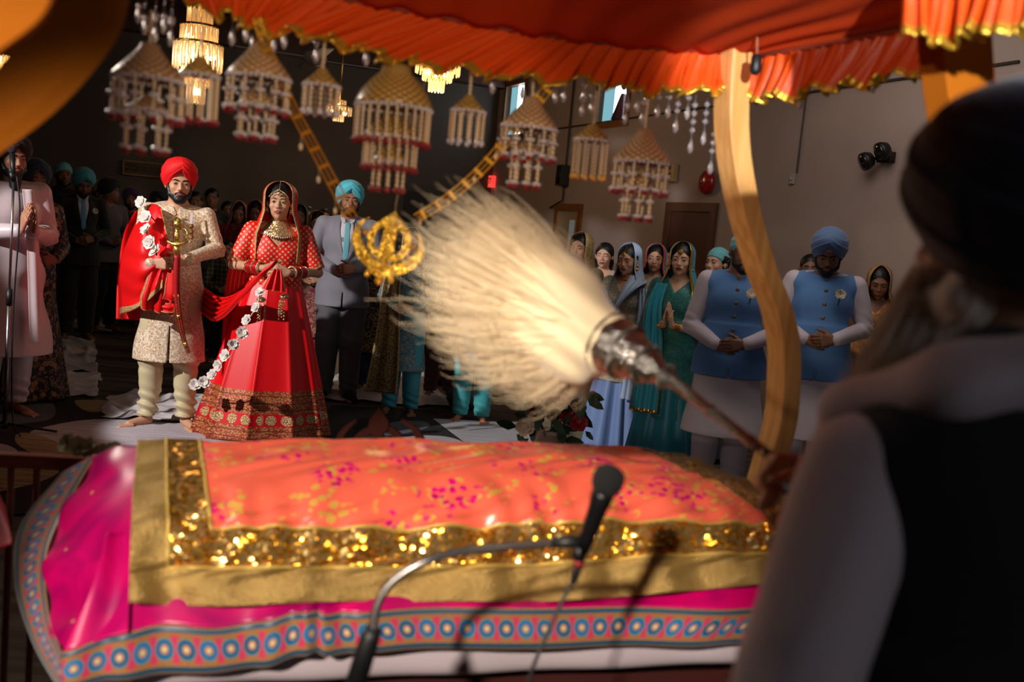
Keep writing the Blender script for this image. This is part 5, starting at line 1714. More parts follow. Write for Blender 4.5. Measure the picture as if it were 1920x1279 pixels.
# left fall
left = [[(270, 836, 2.26), (222, 838, 2.27), (180, 852, 2.30)], [(262, 900, 2.08), (196, 905, 2.14), (128, 945, 2.22)],
        [(252, 990, 1.90), (176, 1010, 1.97), (88, 1040, 2.06)], [(245, 1090, 1.83), (172, 1120, 1.85), (92, 1150, 1.92)], [(240, 1186, 1.76), (176, 1205, 1.755), (116, 1224, 1.75)]]
G = spline2(PT(left), 90, 60); iv = np.linspace(0, 1, 90)[:, None]; jv = np.linspace(0, 1, 60)[None, :]
G[..., 0] += 0.008 * np.sin(iv * 22 + jv * 5) * jv; G[..., 2] += 0.006 * np.sin(iv * 16 - jv * 9) * jv
sheet('side_fall', G - MO, M_MAG, mag, thick=0.003)
border_strip([P(*q) for q in ((180, 852, 2.30), (128, 945, 2.22), (88, 1040, 2.06), (92, 1150, 1.92), (116, 1224, 1.75))],
             [P(*q) for q in ((120, 884, 2.42), (40, 985, 2.28), (30, 1090, 2.10), (62, 1200, 1.94), (116, 1296, 1.75))], 'side_border', mag, MO, n=120)
# a further magenta edge at the very corner of the frame
rows = [[(-60, 880, 2.3), (-20, 900, 2.25), (8, 950, 2.2)], [(-60, 960, 2.2), (-10, 980, 2.15), (22, 1010, 2.1)], [(-60, 1040, 2.1), (-15, 1035, 2.08), (20, 1020, 2.08)]]
o = sheet('folded_cloth', spline2(PT(rows), 20, 20), mat('crimson_cloth', srgb(168, 14, 44), 0.6), thick=0.004); tag(o, 'crimson cloth edge at the frame border beside the circle border', 'cloth')

# white couch sheet, mattress and couch
M_SHEET = mat('white_couch_cover', srgb(176, 160, 166), 0.8, bump=(12, 0.1))
rows = [[P(x, 1170, dM(x, 0.05)) for x in range(250, 1571, 132)], [P(x, lerp(1276, 1232, (x - 250) / 1200), dM(x, 0.045)) for x in range(250, 1571, 132)], [P(x, lerp(1284, 1240, (x - 250) / 1200), dM(x, 0.10)) for x in range(250, 1571, 132)]]
G = spline2(rows, 20, 160); G[..., 1] -= 0.004 * np.sin(np.linspace(0, 30, 160))[None, :]
o = sheet('couch_sheet', G, M_SHEET, thick=0.004); tag(o, 'plain white sheet showing below the teal circle border', 'sheet')
fl, fr = P(260, 1285, 1.90), P(1440, 1240, 2.25); ax = (fr - fl); ax.z = 0; Lc = ax.length; ax.normalize(); ay = V3(-ax.y, ax.x, 0)
couch = thing('book_couch', 'dark low wooden couch under the cloth covered book', 'couch', fl + ax * Lc / 2 + ay * 0.25 - V3(0, 0, fl.z), math.atan2(ax.y, ax.x))
zt = min(fl.z, fr.z) - 0.015
g = MB(); g.box((0, 0.02, zt - 0.05), (Lc - 0.02, 0.46, 0.1)); g.build('frame', mat('dark_red_wood', srgb(60, 22, 18), 0.5), couch, smooth=False)
for sx in (-1, 1):
    for sy in (-1, 1):
        g = MB(); g.lathe([(0.03, 0), (0.035, 0.05), (0.02, 0.1), (0.03, 0.3), (0.022, 0.5), (0.035, zt - 0.1)], (sx * (Lc / 2 - 0.07), 0.02 + sy * 0.18, 0), n=14); g.build('leg', MATS['dark_red_wood'], couch)
g = MB(); g.box((0, 0.03, zt + 0.035), (Lc - 0.12, 0.40, 0.07)); g.build('mattress', M_SHEET, couch)
g = MB(); g.box((0, 0.06, zt + 0.10), (Lc - 0.3, 0.3, 0.05)); g.build('cushion', M_SHEET, couch)

# carved crest of the couch rail seen over the back of the cloth, and the side rail with its bars
M_CREST = mat('dark_carved_wood', srgb(50, 20, 14), 0.9, spec=0.1)
cr = thing('carved_crest', 'dark brown carved wooden crest standing behind the coral cloth', 'carving', P(715, 900, 2.75)); CRO = cr.location.copy()
def cpoly(pts, name):
    g = MB(); g.prism(pts, lambda p: P(p[0], p[1], 2.75) - CRO, lambda p: P(p[0], p[1], 2.75) - CRO + V3(0, 0.025, 0)); g.build(name, M_CREST, cr, smooth=False)
cpoly([(711, 764), (728, 790), (727, 806), (718, 812), (722, 900), (692, 900), (698, 812), (690, 800), (694, 786)], 'spear_blade')
def carc(a, b, name):
    n = len(a)
    g = MB()
    for i in range(n - 1): g.prism([a[i], a[i + 1], b[i + 1], b[i]], lambda p: P(p[0], p[1], 2.76) - CRO, lambda p: P(p[0], p[1], 2.76) - CRO + V3(0, 0.02, 0))
    g.build(name, M_CREST, cr, smooth=False)
carc(spl1([(700, 798), (672, 812), (655, 835), (640, 880)]), spl1([(700, 812), (680, 822), (668, 842), (656, 880)]), 'curved_arm')
carc(spl1([(724, 796), (748, 812), (762, 835), (770, 880)]), spl1([(722, 810), (738, 820), (748, 842), (754, 880)]), 'curved_arm')
carc(spl1([(752, 787), (780, 802), (797, 830), (805, 880)]), spl1([(752, 791), (772, 808), (782, 834), (788, 880)]), 'curved_arm')
carc(spl1([(668, 787), (640, 806), (624, 835), (612, 880)]), spl1([(668, 791), (648, 812), (638, 836), (628, 880)]), 'curved_arm')
rl = thing('side_railing', 'red brown wooden railing with upright bars beside the magenta cloth', 'railing', P(60, 950, 2.55)); RO = rl.location.copy()
g = MB(); a = P(-160, 852, 2.50) - RO; b = P(215, 872, 2.62) - RO; dd_ = (b - a).normalized(); Mx = Matrix((dd_, dd_.cross(V3(0, 0, -1)), V3(0, 0, 1))).transposed()
M_RAIL = mat('red_brown_rail', srgb(118, 52, 28), 0.4, bump=(14, 0.2), coat=0.3)
g.box((a + b) / 2, ((b - a).length, 0.04, 0.035), Mx); g.build('top_rail', M_RAIL, rl, smooth=False)
for px in (-80, -20, 22, 70, 120, 168):
    q = P(px, 868, lerp(2.5, 2.62, (px + 160) / 375)) - RO; g = MB(); g.tube([q, q - V3(0, 0, 0.30), q - V3(0, 0, q.z + RO.z)], 0.009, 8); g.build('bar', M_RAIL, rl)
q = P(165, 846, 2.45)
fl_ = thing('dried_flowers', 'small bunch of pale dried flowers lying on the wooden railing', 'flowers', q)
rdm = random.Random(2); M_DRY = mat('dried_petals', srgb(142, 124, 84), 0.8)
for k in range(5):
    g = MB(); c = V3(-0.055 + 0.03 * k, rdm.uniform(-0.01, 0.01), rdm.uniform(-0.004, 0.012))
    flower(g, c, 0.028, (rdm.uniform(-0.5, 0.5), -0.8, 0.6), 8, rdm, 3); g.build('bloom', M_DRY, fl_)

# ------------------------------------------------------------------ microphones
M_FOAM = mat('black_foam', srgb(12, 12, 14), 0.95, bump=(300, 0.6))
gm = thing('gooseneck_microphone', 'black foam headed microphone on a curved chrome gooseneck before the coral cloth', 'microphone', P(668, 1290, 1.5)); GO = gm.location.copy()
def pl(*a): return P(*a) - GO
g = MB(); c = pl(1139, 903, 1.56); dn = (pl(1092, 1030, 1.58) - c).normalized(); Mx = (-dn).to_track_quat('Z', 'Y').to_matrix()
g.lathe([(0.017, -0.022), (0.0245, -0.008), (0.0262, 0.006), (0.0235, 0.018), (0.014, 0.025), (0.001, 0.028)], c, Mx, 24); g.build('foam_ball', M_FOAM, gm)
g = MB(); L_ = (pl(1092, 1030, 1.58) - c).length
g.lathe([(0.012, -L_ - 0.004), (0.0135, -L_ + 0.02), (0.016, -0.05), (0.019, -0.025), (0.017, -0.015)], c, Mx, 20); g.build('handle', mat('mic_black', srgb(10, 10, 12), 0.35), gm)
g = MB(); e = pl(1090, 1025, 1.58); g.tube([e, e + dn * 0.022], [0.0125, 0.011], 14); g.build('clamp', BLACK_P, gm)
g = MB(); g.tube([pl(1096, 1016, 1.585), pl(1068, 1016, 1.58), pl(1034, 1018, 1.58)], [0.009, 0.0105, 0.009], 12); g.build('swivel', BLACK_P, gm)
neck = spline2([[pl(1045, 1018, 1.58), pl(960, 1024, 1.57), pl(880, 1032, 1.56), pl(800, 1052, 1.54), pl(735, 1092, 1.53), pl(706, 1140, 1.52), pl(700, 1190, 1.51)]] * 2, 2, 60)[0]
g = MB(); nk = [Vector(p) for p in neck]; g.tube(nk, [0.0068 + 0.0006 * (i % 2) for i in range(60)], 12); g.build('gooseneck', mat('gunmetal', srgb(128, 122, 120), 0.28, 0.9), gm)
g = MB(); g.tube([pl(702, 1178, 1.51), pl(694, 1195, 1.51), pl(664, 1290, 1.5)], [0.013, 0.016, 0.017], 16); g.build('base_sleeve', BLACK_P, gm)
g = MB(); g.tube([V3(0, 0, 0.0), V3(-0.01, 0, -GO.z * 0.5), V3(-0.01, 0, -GO.z + 0.02)], 0.014, 12); g.lathe([(0.13, -GO.z), (0.13, -GO.z + 0.015), (0.03, -GO.z + 0.03)], (-0.01, 0, 0), n=28); g.build('floor_stand', BLACK_P, gm)
g = MB(); cb = spline2([[pl(1088, 1046, 1.59), pl(1076, 1085, 1.6), pl(1058, 1120, 1.59), pl(1030, 1180, 1.57), pl(995, 1265, 1.55), pl(960, 1400, 1.55), pl(940, 1700, 1.6)]] * 2, 2, 40)[0]
g.tube([Vector(p) for p in cb], 0.0035, 8); g.build('cable', mat('cable_black', srgb(16, 16, 18), 0.5), gm)
g = MB(); g.tube([pl(1092, 1036, 1.59), pl(1084, 1062, 1.595), pl(1074, 1092, 1.6)], [0.008, 0.0085, 0.006], 12); g.build('plug', STEEL, gm)
g = MB(); g.tube([pl(1087, 1050, 1.592), pl(1084, 1058, 1.594)], 0.0092, 12); g.build('red_ring', mat('ring_red', srgb(150, 20, 24), 0.5), gm)

# ------------------------------------------------------------------ the whisk
CD0, CD1 = 1.55, 1.92
chaur = thing('whisk', 'white hair whisk with a silver handle held over the coral cloth', 'whisk', P(1165, 650, 1.80)); WO = chaur.location.copy()
h0 = P(1420, 838, CD0) - WO; h1_ = P(1255, 710, 1.70) - WO; h2_ = P(1138, 640, 1.80) - WO
M_SILV = mat('worn_silver', srgb(150, 142, 136), 0.22, 0.95, bump=(90, 0.8))
def along(a, b, prof, name, m, n=24, parent=None):
    g = MB(); d_ = b - a; Mx = d_.to_track_quat('Z', 'Y').to_matrix(); L = d_.length
    g.lathe([(r_, z_ * L) for r_, z_ in prof], a, Mx, n); return g.build(name, m, parent or chaur)
along(P(1490, 890, 1.50) - WO, h1_, [(0.006, 0), (0.009, 0.02), (0.0085, 0.3), (0.0105, 0.33), (0.0085, 0.36), (0.009, 0.62), (0.012, 0.64), (0.0095, 0.67), (0.010, 0.95), (0.013, 0.97), (0.013, 1.0)], 'rod', M_SILV)
along(h1_, h2_, [(0.013, -0.02), (0.020, 0.04), (0.014, 0.10), (0.024, 0.20), (0.033, 0.36), (0.042, 0.55), (0.050, 0.74), (0.055, 0.88), (0.052, 0.95), (0.056, 1.0), (0.044, 1.04)], 'ferrule', M_SILV, 32)
for f_, r_ in ((0.05, 0.0215), (0.36, 0.036), (0.68, 0.050), (0.97, 0.0575)):
    g = MB(); ax_ = (h2_ - h1_).normalized(); Mx = ax_.to_track_quat('Z', 'Y').to_matrix(); c = h1_.lerp(h2_, f_)
    nb = int(2 * math.pi * r_ / 0.0075)
    for k in range(nb):
        a_ = 2 * math.pi * k / nb; g.ball(c + Mx @ V3(r_ * math.cos(a_), r_ * math.sin(a_), 0), 0.0038, 6, 4)
    g.build('beaded_band', M_SILV, chaur)
M_PLUME = mat('plume_hair', srgb(236, 212, 172), 0.6, sheen=0.5, sss=0.0)
tips = [(1068, 470), (1010, 405), (958, 362), (925, 345), (878, 345), (840, 362), (815, 400), (802, 440), (806, 480), (790, 505), (786, 530), (800, 560), (812, 585), (795, 615), (800, 645), (830, 690), (862, 715), (905, 742), (950, 758), (985, 782), (1030, 778), (1075, 742), (1110, 712)]
tip_w = [P(x, y, 1.96 + 0.02 * math.sin(i * 1.7)) - WO for i, (x, y) in enumerate(tips)]
axd = (h2_ - h1_).normalized(); sidev = axd.cross(V3(0, 1, 0)).normalized(); upv = axd.cross(sidev).normalized()
rnd = random.Random(77); vs = []; fs = []
NS = 5200; SEG = 9
base_c = h2_ + axd * 0.004
for s_ in range(NS):
    u = rnd.random() * (len(tips) - 1); i = int(u); f_ = u - i
    q = (i + round(f_ * 4) / 4 + rnd.gauss(0, 0.07)) if rnd.random() < 0.7 else u
    q = min(max(q, 0), len(tips) - 1.001); i = int(q)
    tip = tip_w[i].lerp(tip_w[i + 1], q - i)
    rad = math.sqrt(rnd.random()) if rnd.random() < 0.6 else rnd.uniform(0.75, 1.0)
    cen_dir = axd * 0.34
    fr_ = q / (len(tips) - 1)
    tip = (base_c + cen_dir).lerp(tip, rad) if rad < 0.999 else tip
    depth = rnd.gauss(0, 1) * 0.085 * math.sqrt(max(1 - (rad * 0.85) ** 2, 0.05))
    tip = tip + upv * depth + V3(rnd.gauss(0, 0.006), 0, rnd.gauss(0, 0.006))
    ln = rnd.uniform(0.72, 1.0); tip = base_c.lerp(tip, ln)
    a0 = rnd.random() * 6.283; rr = 0.040 * math.sqrt(rnd.random())
    b0 = base_c + sidev * rr * math.cos(a0) + upv * rr * math.sin(a0)
    spread = (tip - base_c); along_ = spread.dot(axd); lat = spread - axd * along_
    c1 = b0 + axd * along_ * 0.30 + lat * 0.30
    c2 = b0 + axd * along_ * 0.72 + lat * (0.92 + rnd.uniform(-0.06, 0.10))
    wv_ = rnd.uniform(-0.006, 0.006)
    w0 = rnd.uniform(0.0007, 0.0013)
    off = len(vs)
    for k in range(SEG):
        t_ = k / (SEG - 1)
        p = b0 * (1 - t_) ** 3 + c1 * 3 * t_ * (1 - t_) ** 2 + c2 * 3 * t_ * t_ * (1 - t_) + tip * t_ ** 3
        p = p + sidev * wv_ * math.sin(t_ * 9 + a0)
        w = w0 * (1 - 0.75 * t_)
        for m_ in range(3):
            an = m_ * 2.094
            vs.append(p + sidev * w * math.cos(an) + upv * w * math.sin(an))
    for k in range(SEG - 1):
        for m_ in range(3):
            fs.append((off + k * 3 + m_, off + k * 3 + (m_ + 1) % 3, off + (k + 1) * 3 + (m_ + 1) % 3, off + (k + 1) * 3 + m_))
me = mesh('plume', vs, np.array(fs)); o = put('plume', me, chaur, [M_PLUME]); o['kind'] = 'stuff'
# the denser heart of the plume
S = SDF(); 
for i, (x, y) in enumerate([(1030, 500), (960, 440), (900, 430), (870, 490), (880, 545), (905, 600), (950, 650), (1030, 690)]):
    p = P(x, y, 1.92) - WO
    S.cap(base_c, base_c.lerp(p, 0.5), 0.036, 0.05, k=0.03); S.cap(base_c.lerp(p, 0.45), base_c.lerp(p, 0.92), 0.05, 0.035, k=0.03)
V_, Q = S.auto(0.008, lambda X, Y, Z, Fd: Fd + 0.003 * np.sin(120 * (X * 0.6 + Z)) )
put('inner_plume', mesh('inner_plume', V_, Q), chaur, [M_PLUME])

# ------------------------------------------------------------------ the man waving it, seen from behind
M_NAVY = fabric('navy_turban_cloth', (18, 22, 40), 0.8, bump=(20, 0.2))
M_KURTA = fabric('white_kurta_cloth', (196, 180, 184), 0.75, bump=(10, 0.2))
M_VEST = fabric('black_waistcoat_cloth', (12, 12, 14), 0.85)
G1 = Person('person seen close from behind in a navy turban and black waistcoat waving the white whisk', (1840, 126), 1.09, hat=0.05, tone='tan', pose='down', turn=34, nod=4, res=0.008, bulk=1.0)
G1.root.location = (0.575, 1.13, 0); G1.root.rotation_euler = (0, 0, math.radians(-166))
bpy.context.view_layer.update()
GI = (Matrix.Translation(G1.root.location) @ Matrix.Rotation(math.radians(-166), 4, 'Z') @ Matrix.Diagonal((G1.scale, G1.scale, G1.scale, 1))).inverted()
def gl(p): return GI @ p
def gdir(v): return (GI.to_3x3() @ Vector(v)).normalized()
# his right hand (far side) grips the rod, his left hangs
rodd = (P(1255, 710, 1.70) - P(1470, 878, 1.50)).normalized()
G1.wr[-1] = gl(P(1555, 882, 1.50)); G1.el[-1] = gl(V3(0.80, 1.52, 1.10))
G1.hf[-1] = gdir((-0.93, 0.12, 0.06)); G1.hn[-1] = gdir((0.05, -0.30, -0.95)); G1.curl[-1] = 60
G1.wr[1] = gl(V3(0.30, 1.18, 0.80)); G1.el[1] = gl(P(1440, 1400, 0.98)); G1.hf[1] = gdir((-0.2, 0.3, -0.9)); G1.hn[1] = gdir((0.6, 0.5, 0.0))
G1.sh[1] = G1.sh[1] + V3(-0.01, -0.02, -0.085); G1.sh[-1] = G1.sh[-1] + V3(0, 0, -0.05)
G1.body(zfine=False)
G1.turban(M_NAVY, size=1.10, front=0.03, bot=-0.035, tall=1.1)
G1.top(M_KURTA, 'kurta', add=0.03, hem=0.55, flare=0.06, sl_add=0.032, fold=0.006, collar=True)
G1.top(M_VEST, 'waistcoat', add=0.042, hem=0.85, sleeve='none', collar=False, fold=0.003)
G1.trousers(M_KURTA, add=0.03)
# a white stole round the neck
S = SDF()
for a_ in range(-150, 151, 20):
    r0 = math.radians(a_)
S.cap((-0.11, 0.05, 1.43), (0.0, 0.10, 1.455), 0.045, 0.05, k=0.03); S.cap((0.0, 0.10, 1.455), (0.11, 0.05, 1.43), 0.05, 0.045, k=0.03)
S.cap((0.11, 0.05, 1.43), (0.145, -0.06, 1.36), 0.047, 0.045, k=0.03); S.cap((-0.11, 0.05, 1.43), (-0.13, -0.06, 1.36), 0.045, 0.04, k=0.03)
S.cap((0.15, -0.06, 1.36), (0.11, -0.145, 1.2), 0.045, 0.04, k=0.03); S.cap((-0.13, -0.06, 1.36), (-0.1, -0.145, 1.2), 0.04, 0.04, k=0.03)
V_, Q = S.auto(0.008, lambda X, Y, Z, Fd: Fd + 0.004 * np.sin(70 * Z + 40 * X)); put('stole', mesh('stole', V_, Q), G1.root, [M_KURTA])
# long grey beard: a body of hair and loose strands
M_GREY = mat('grey_beard_hair', srgb(222, 212, 196), 0.7, bump=(80, 0.4))
S = SDF(); S.T = G1.TH
S.ell((0, -0.03, -0.08), (0.064, 0.064, 0.05)); S.cap((0, -0.06, -0.10), (0.01, -0.13, -0.26), 0.058, 0.055, k=0.03); S.cap((0.01, -0.13, -0.26), (0.02, -0.17, -0.42), 0.055, 0.02, k=0.03)
for sd in (-1, 1): S.cap((sd * 0.074, 0.0, 0.02), (sd * 0.06, -0.03, -0.08), 0.016, 0.026, k=0.02)
S.ell((0, -0.105, -0.0665), (0.022, 0.022, 0.009), k=0.004, sub=True)
V_, Q = S.auto(0.006, lambda X, Y, Z, Fd: Fd + 0.002 * np.sin(X * 300 + 40 * Z)); put('beard', mesh('beard', V_, Q), G1.root, [M_GREY])
rnd = random.Random(5); vs = []; fs = []
for s_ in range(900):
    a_ = rnd.uniform(0, 6.283); sx = math.cos(a_) * 0.055; sy = -0.04 + math.sin(a_) * 0.05
    p0 = V3(sx, sy - 0.02, -0.08 + rnd.uniform(-0.02, 0.04)); L = rnd.uniform(0.16, 0.4)
    p2 = V3(sx * 0.5 + rnd.gauss(0.01, 0.022), sy - 0.10 * L / 0.25 + rnd.gauss(0, 0.02), p0.z - L); p1 = p0.lerp(p2, 0.5) + V3(sx * 0.35, -0.012 + math.sin(a_) * 0.015, 0)
    o_ = len(vs)
    for k in range(6):
        t_ = k / 5; p = p0 * (1 - t_) ** 2 + p1 * 2 * t_ * (1 - t_) + p2 * t_ * t_; w = 0.0011 * (1 - 0.8 * t_)
        for m_ in range(3): vs.append(G1.TH @ (p + V3(w * math.cos(m_ * 2.1), w * math.sin(m_ * 2.1), 0)))
    for k in range(5):
        for m_ in range(3): fs.append((o_ + k * 3 + m_, o_ + k * 3 + (m_ + 1) % 3, o_ + (k + 1) * 3 + (m_ + 1) % 3, o_ + (k + 1) * 3 + m_))
put('beard_strands', mesh('beard_strands', vs, np.array(fs)), G1.root, [M_GREY])['kind'] = 'stuff'


# ------------------------------------------------------------------ the groom
M_CREAM = mat('cream_gold_brocade', srgb(226, 206, 178), 0.42, sheen=0.3, spec=0.6, build=brocade(srgb(240, 224, 200), srgb(188, 146, 100), 62, 0.40, 0.3, srgb(130, 86, 62)))
M_PYJ = fabric('pale_olive_silk', (204, 190, 150), 0.45, bump=(14, 0.2))
M_RED = mat('scarlet_crepe', srgb(228, 2, 8), 0.5, bump=(9, 0.25))
M_REDT = fabric('scarlet_turban_cloth', (232, 4, 12), 0.7, bump=(30, 0.2), sheen=0.0)
M_GTRIM = mat('gold_lace_trim', srgb(206, 164, 104), 0.45, 0.35, build=brocade(srgb(214, 176, 120), srgb(150, 100, 56), 90))
G = Person('person in a scarlet turban and cream brocade coat holding a sword', (338, 295), 6.64, hat=0.045, tone='tan', zc=1.12, nod=5, turn=8, res=0.005, open_eyes=0.75, stance=0.118, bulk=1.0, yaw=-3)
G.footdir = {-1: V3(-0.95, -0.5, 0).normalized(), 1: V3(0.45, -1, 0).normalized()}
G.wr[-1] = V3(-0.115, -0.285, 1.09); G.wr[1] = V3(0.085, -0.30, 1.13); G.el[-1] = V3(-0.20, -0.05, 1.17); G.el[1].y = -0.02; G.curl = {-1: 48, 1: 44}; G.hf[-1] = V3(0.9, -0.3, 0.12); G.hf[1] = V3(-0.85, -0.32, -0.25)
G.body(); G.turban(M_REDT, under=WHITE_C, size=1.0); G.beard(full=1.05)
G.top(M_CREAM, 'brocade_coat', add=0.020, hem=0.455, flare=0.055, fold=0.005, slit=0.24, seed=2.0)
G.trousers(M_PYJ, add=0.026, gather=True, hem=0.085, fold=0.011, seed=1.0)
g = MB()
for k in range(4): g.ball((0, -0.142 + 0.0 * k, 1.395 - 0.055 * k), 0.008, 8, 6)
btn = []
for k in range(2):
    g = MB(); g.ball((0.0, -0.118 - 0.012 * k, 1.40 - 0.07 * k), 0.009, 10, 6); g.build('button', GOLD, G.root)
# pearl strings with carved gold beads on white ribbons
M_BEADW = mat('carved_gold_bead', srgb(150, 110, 62), 0.35, 0.7, bump=(160, 0.8))
for sd in (-1, 1):
    for k in range(3):
        g = MB(); c = V3(sd * 0.095 + sd * 0.002 * k, -0.130 - 0.006 * k, 1.335 - 0.034 * k); g.ball(c, 0.0165, 14, 10); g.build('necklace_bead', M_BEADW, G.root)
    g = MB(); g.box((sd * 0.092, -0.122, 1.385), (0.016, 0.004, 0.075), Matrix.Rotation(-0.25, 3, 'X')); g.build('necklace_ribbon', WHITE_S, G.root, smooth=False)
for r_ in range(5):
    g = MB(); a_, b_ = V3(-0.097, -0.148, 1.25), V3(0.097, -0.148, 1.25)
    for k in range(34):
        t_ = k / 33; p = a_.lerp(b_, t_) + V3(0, -0.016 * math.sin(math.pi * t_), -(0.10 + 0.014 * r_) * math.sin(math.pi * t_)); g.ball(p, 0.0034, 5, 4)
    g.build('pearl_string', PEARL, G.root)
g = MB(); w = G.wr[1]; e = G.el[1]; G.sleeve_band(0.93, 1.0, upper=False, r=0.034, name='wristwatch', m=GOLD, sides=(1,))
# shawl thrown over the right shoulder
GM = Matrix.Translation(G.root.location) @ Matrix.Rotation(G.root.rotation_euler.z, 4, 'Z') @ Matrix.Diagonal((G.scale,) * 3 + (1,))
GMI = GM.inverted()
def inl(inv, rows): return [[tuple(inv @ P(*q)) for q in r] for r in rows]
sh_rows = [[(256, 420, 6.85), (266, 396, 6.66), (284, 383, 6.52), (296, 386, 6.42), (303, 394, 6.38)],
           [(240, 470, 6.92), (243, 445, 6.60), (266, 440, 6.36), (296, 440, 6.40), (316, 446, 6.38)],
           [(228, 520, 6.95), (228, 492, 6.60), (260, 490, 6.31), (300, 478, 6.33), (328, 468, 6.35)],
           [(226, 560, 6.95), (225, 535, 6.66), (258, 540, 6.38), (290, 512, 6.32), (308, 500, 6.34)],
           [(230, 600, 6.92), (226, 590, 6.70), (252, 580, 6.42), (282, 560, 6.30), (304, 540, 6.28)]]
Gs = spline2(inl(GMI, sh_rows), 70, 80)
i_ = np.linspace(0, 1, 70)[:, None]; j_ = np.linspace(0, 1, 80)[None, :]
Gs[..., 1] -= 0.014 * np.sin(i_ * 15 + j_ * 9 + 1.5 * np.sin(j_ * 7)) * np.clip(i_ * 2, 0, 1) + 0.006 * np.sin(i_ * 33 - j_ * 11)
fm = np.zeros((69, 79), int); fm[:, -3:] = 1; fm[-4:, :] = 1
sheet('shawl', Gs, [M_RED, M_GTRIM], G.root, thick=0.005, fmat=fm.ravel())
back = ribbon('shawl_back', [GMI @ P(268, 396, 6.75), GMI @ P(262, 440, 6.95), GMI @ P(256, 520, 7.0), GMI @ P(250, 600, 6.98)], [V3(0.10, 0.02, 0), V3(0.2, 0.02, 0), V3(0.24, 0.02, 0), V3(0.22, 0.02, 0)], [M_RED], G.root, pleats=2, amp=0.012)
# the cloth gathered at the hands and its gold edged tail
ribbon('shawl_tail', [GMI @ P(*q) for q in ((306, 484, 6.36), (304, 505, 6.34), (302, 535, 6.33), (298, 562, 6.33), (296, 586, 6.35))], [V3(0.10, 0, 0.03), V3(0.14, 0, 0), V3(0.19, 0, 0), V3(0.22, 0, -0.01), V3(0.20, 0, -0.03)], [M_RED, M_GTRIM], G.root, pleats=2.5, amp=0.016, trim='ends')
ribbon('shawl_tail', [GMI @ P(*q) for q in ((322, 512, 6.30), (322, 530, 6.30), (321, 552, 6.30), (318, 562, 6.31))], [V3(0.05, 0, 0), V3(0.075, 0, 0), V3(0.085, 0, 0), V3(0.085, 0, 0)], [M_RED, M_GTRIM], G.root, pleats=1, amp=0.008, trim='ends')
ribbon('waist_sash', [GMI @ P(*q) for q in ((272, 562, 6.46), (292, 572, 6.36), (315, 578, 6.34), (335, 576, 6.38))], [V3(0, 0, 0.06)] * 4, [M_RED, M_GTRIM], G.root, pleats=1.5, amp=0.006, trim=True)

# the sword he holds upright, with its red scabbard
sw = thing('ceremonial_sword', 'gold hilted sword in a studded red scabbard held by the person in scarlet turban', 'sword', P(333, 490, 6.2)); SO = sw.location.copy()
def sp(px, py, y): return P(px, py, y + 0.045) - SO
M_BRASS = mat('bright_brass', srgb(226, 196, 106), 0.22, 0.95, bump=(120, 0.5))
up = (sp(333, 415, 6.24) - sp(333, 470, 6.22)).normalized(); Mx = up.to_track_quat('Z', 'Y').to_matrix()
g = MB(); g.lathe([(0.004, -0.01), (0.018, 0.0), (0.028, 0.018), (0.030, 0.032), (0.022, 0.048), (0.010, 0.058), (0.004, 0.070), (0.001, 0.075)], sp(333, 428, 6.23), Mx, 20); g.build('pommel', M_BRASS, sw)
g = MB(); g.tube([sp(333, 426, 6.23), sp(332, 440, 6.225), sp(332, 455, 6.22)], [0.017, 0.020, 0.016], 14); g.build('hilt', M_BRASS, sw)
g = MB(); g.tube([sp(314, 452, 6.22), sp(322, 457, 6.22), sp(332, 459, 6.21), sp(342, 457, 6.22), sp(352, 452, 6.23)], [0.012, 0.009, 0.018, 0.009, 0.012], 10); g.build('crossguard', M_BRASS, sw)
g = MB(); g.tube([sp(346, 452, 6.22), sp(352, 440, 6.23), sp(348, 430, 6.235), sp(338, 428, 6.235)], 0.005, 8); g.build('knuckle_guard', M_BRASS, sw)
g = MB(); g.tube([sp(332, 460, 6.22), sp(332, 478, 6.23)], [0.021, 0.021], 14); g.build('collar', M_BRASS, sw)
M_SCAB = mat('scabbard_red', srgb(170, 16, 20), 0.5)
sc_p = [sp(332, 478, 6.23), sp(331, 520, 6.24), sp(332, 560, 6.25), sp(337, 600, 6.26), sp(345, 635, 6.27), sp(355, 662, 6.28)]
arr = spline2([sc_p] * 2, 2, 40)[0]
g = MB(); g.tube([Vector(p) for p in arr], [0.021 - 0.012 * (i / 39) ** 2 for i in range(40)], 12); g.build('scabbard', M_SCAB, sw)
for s_ in (-1, 1):
    g = MB(); g.tube([Vector(p) + V3(s_ * 0.014 * (1 - 0.4 * (i / 39)), -0.015, 0) for i, p in enumerate(arr[14:])], 0.003, 6); g.build('gold_piping', M_BRASS, sw)
g = MB()
for i in range(15, 38, 1): g.ball(Vector(arr[i]) + V3(0, -0.020, 0), 0.0036, 6, 4)
g.build('studs', STEEL, sw)
for i in (22, 34):
    g = MB(); g.ball(Vector(arr[i]) + V3(0, -0.018, 0), (0.014, 0.006, 0.014), 10, 6); g.build('boss', M_BRASS, sw)

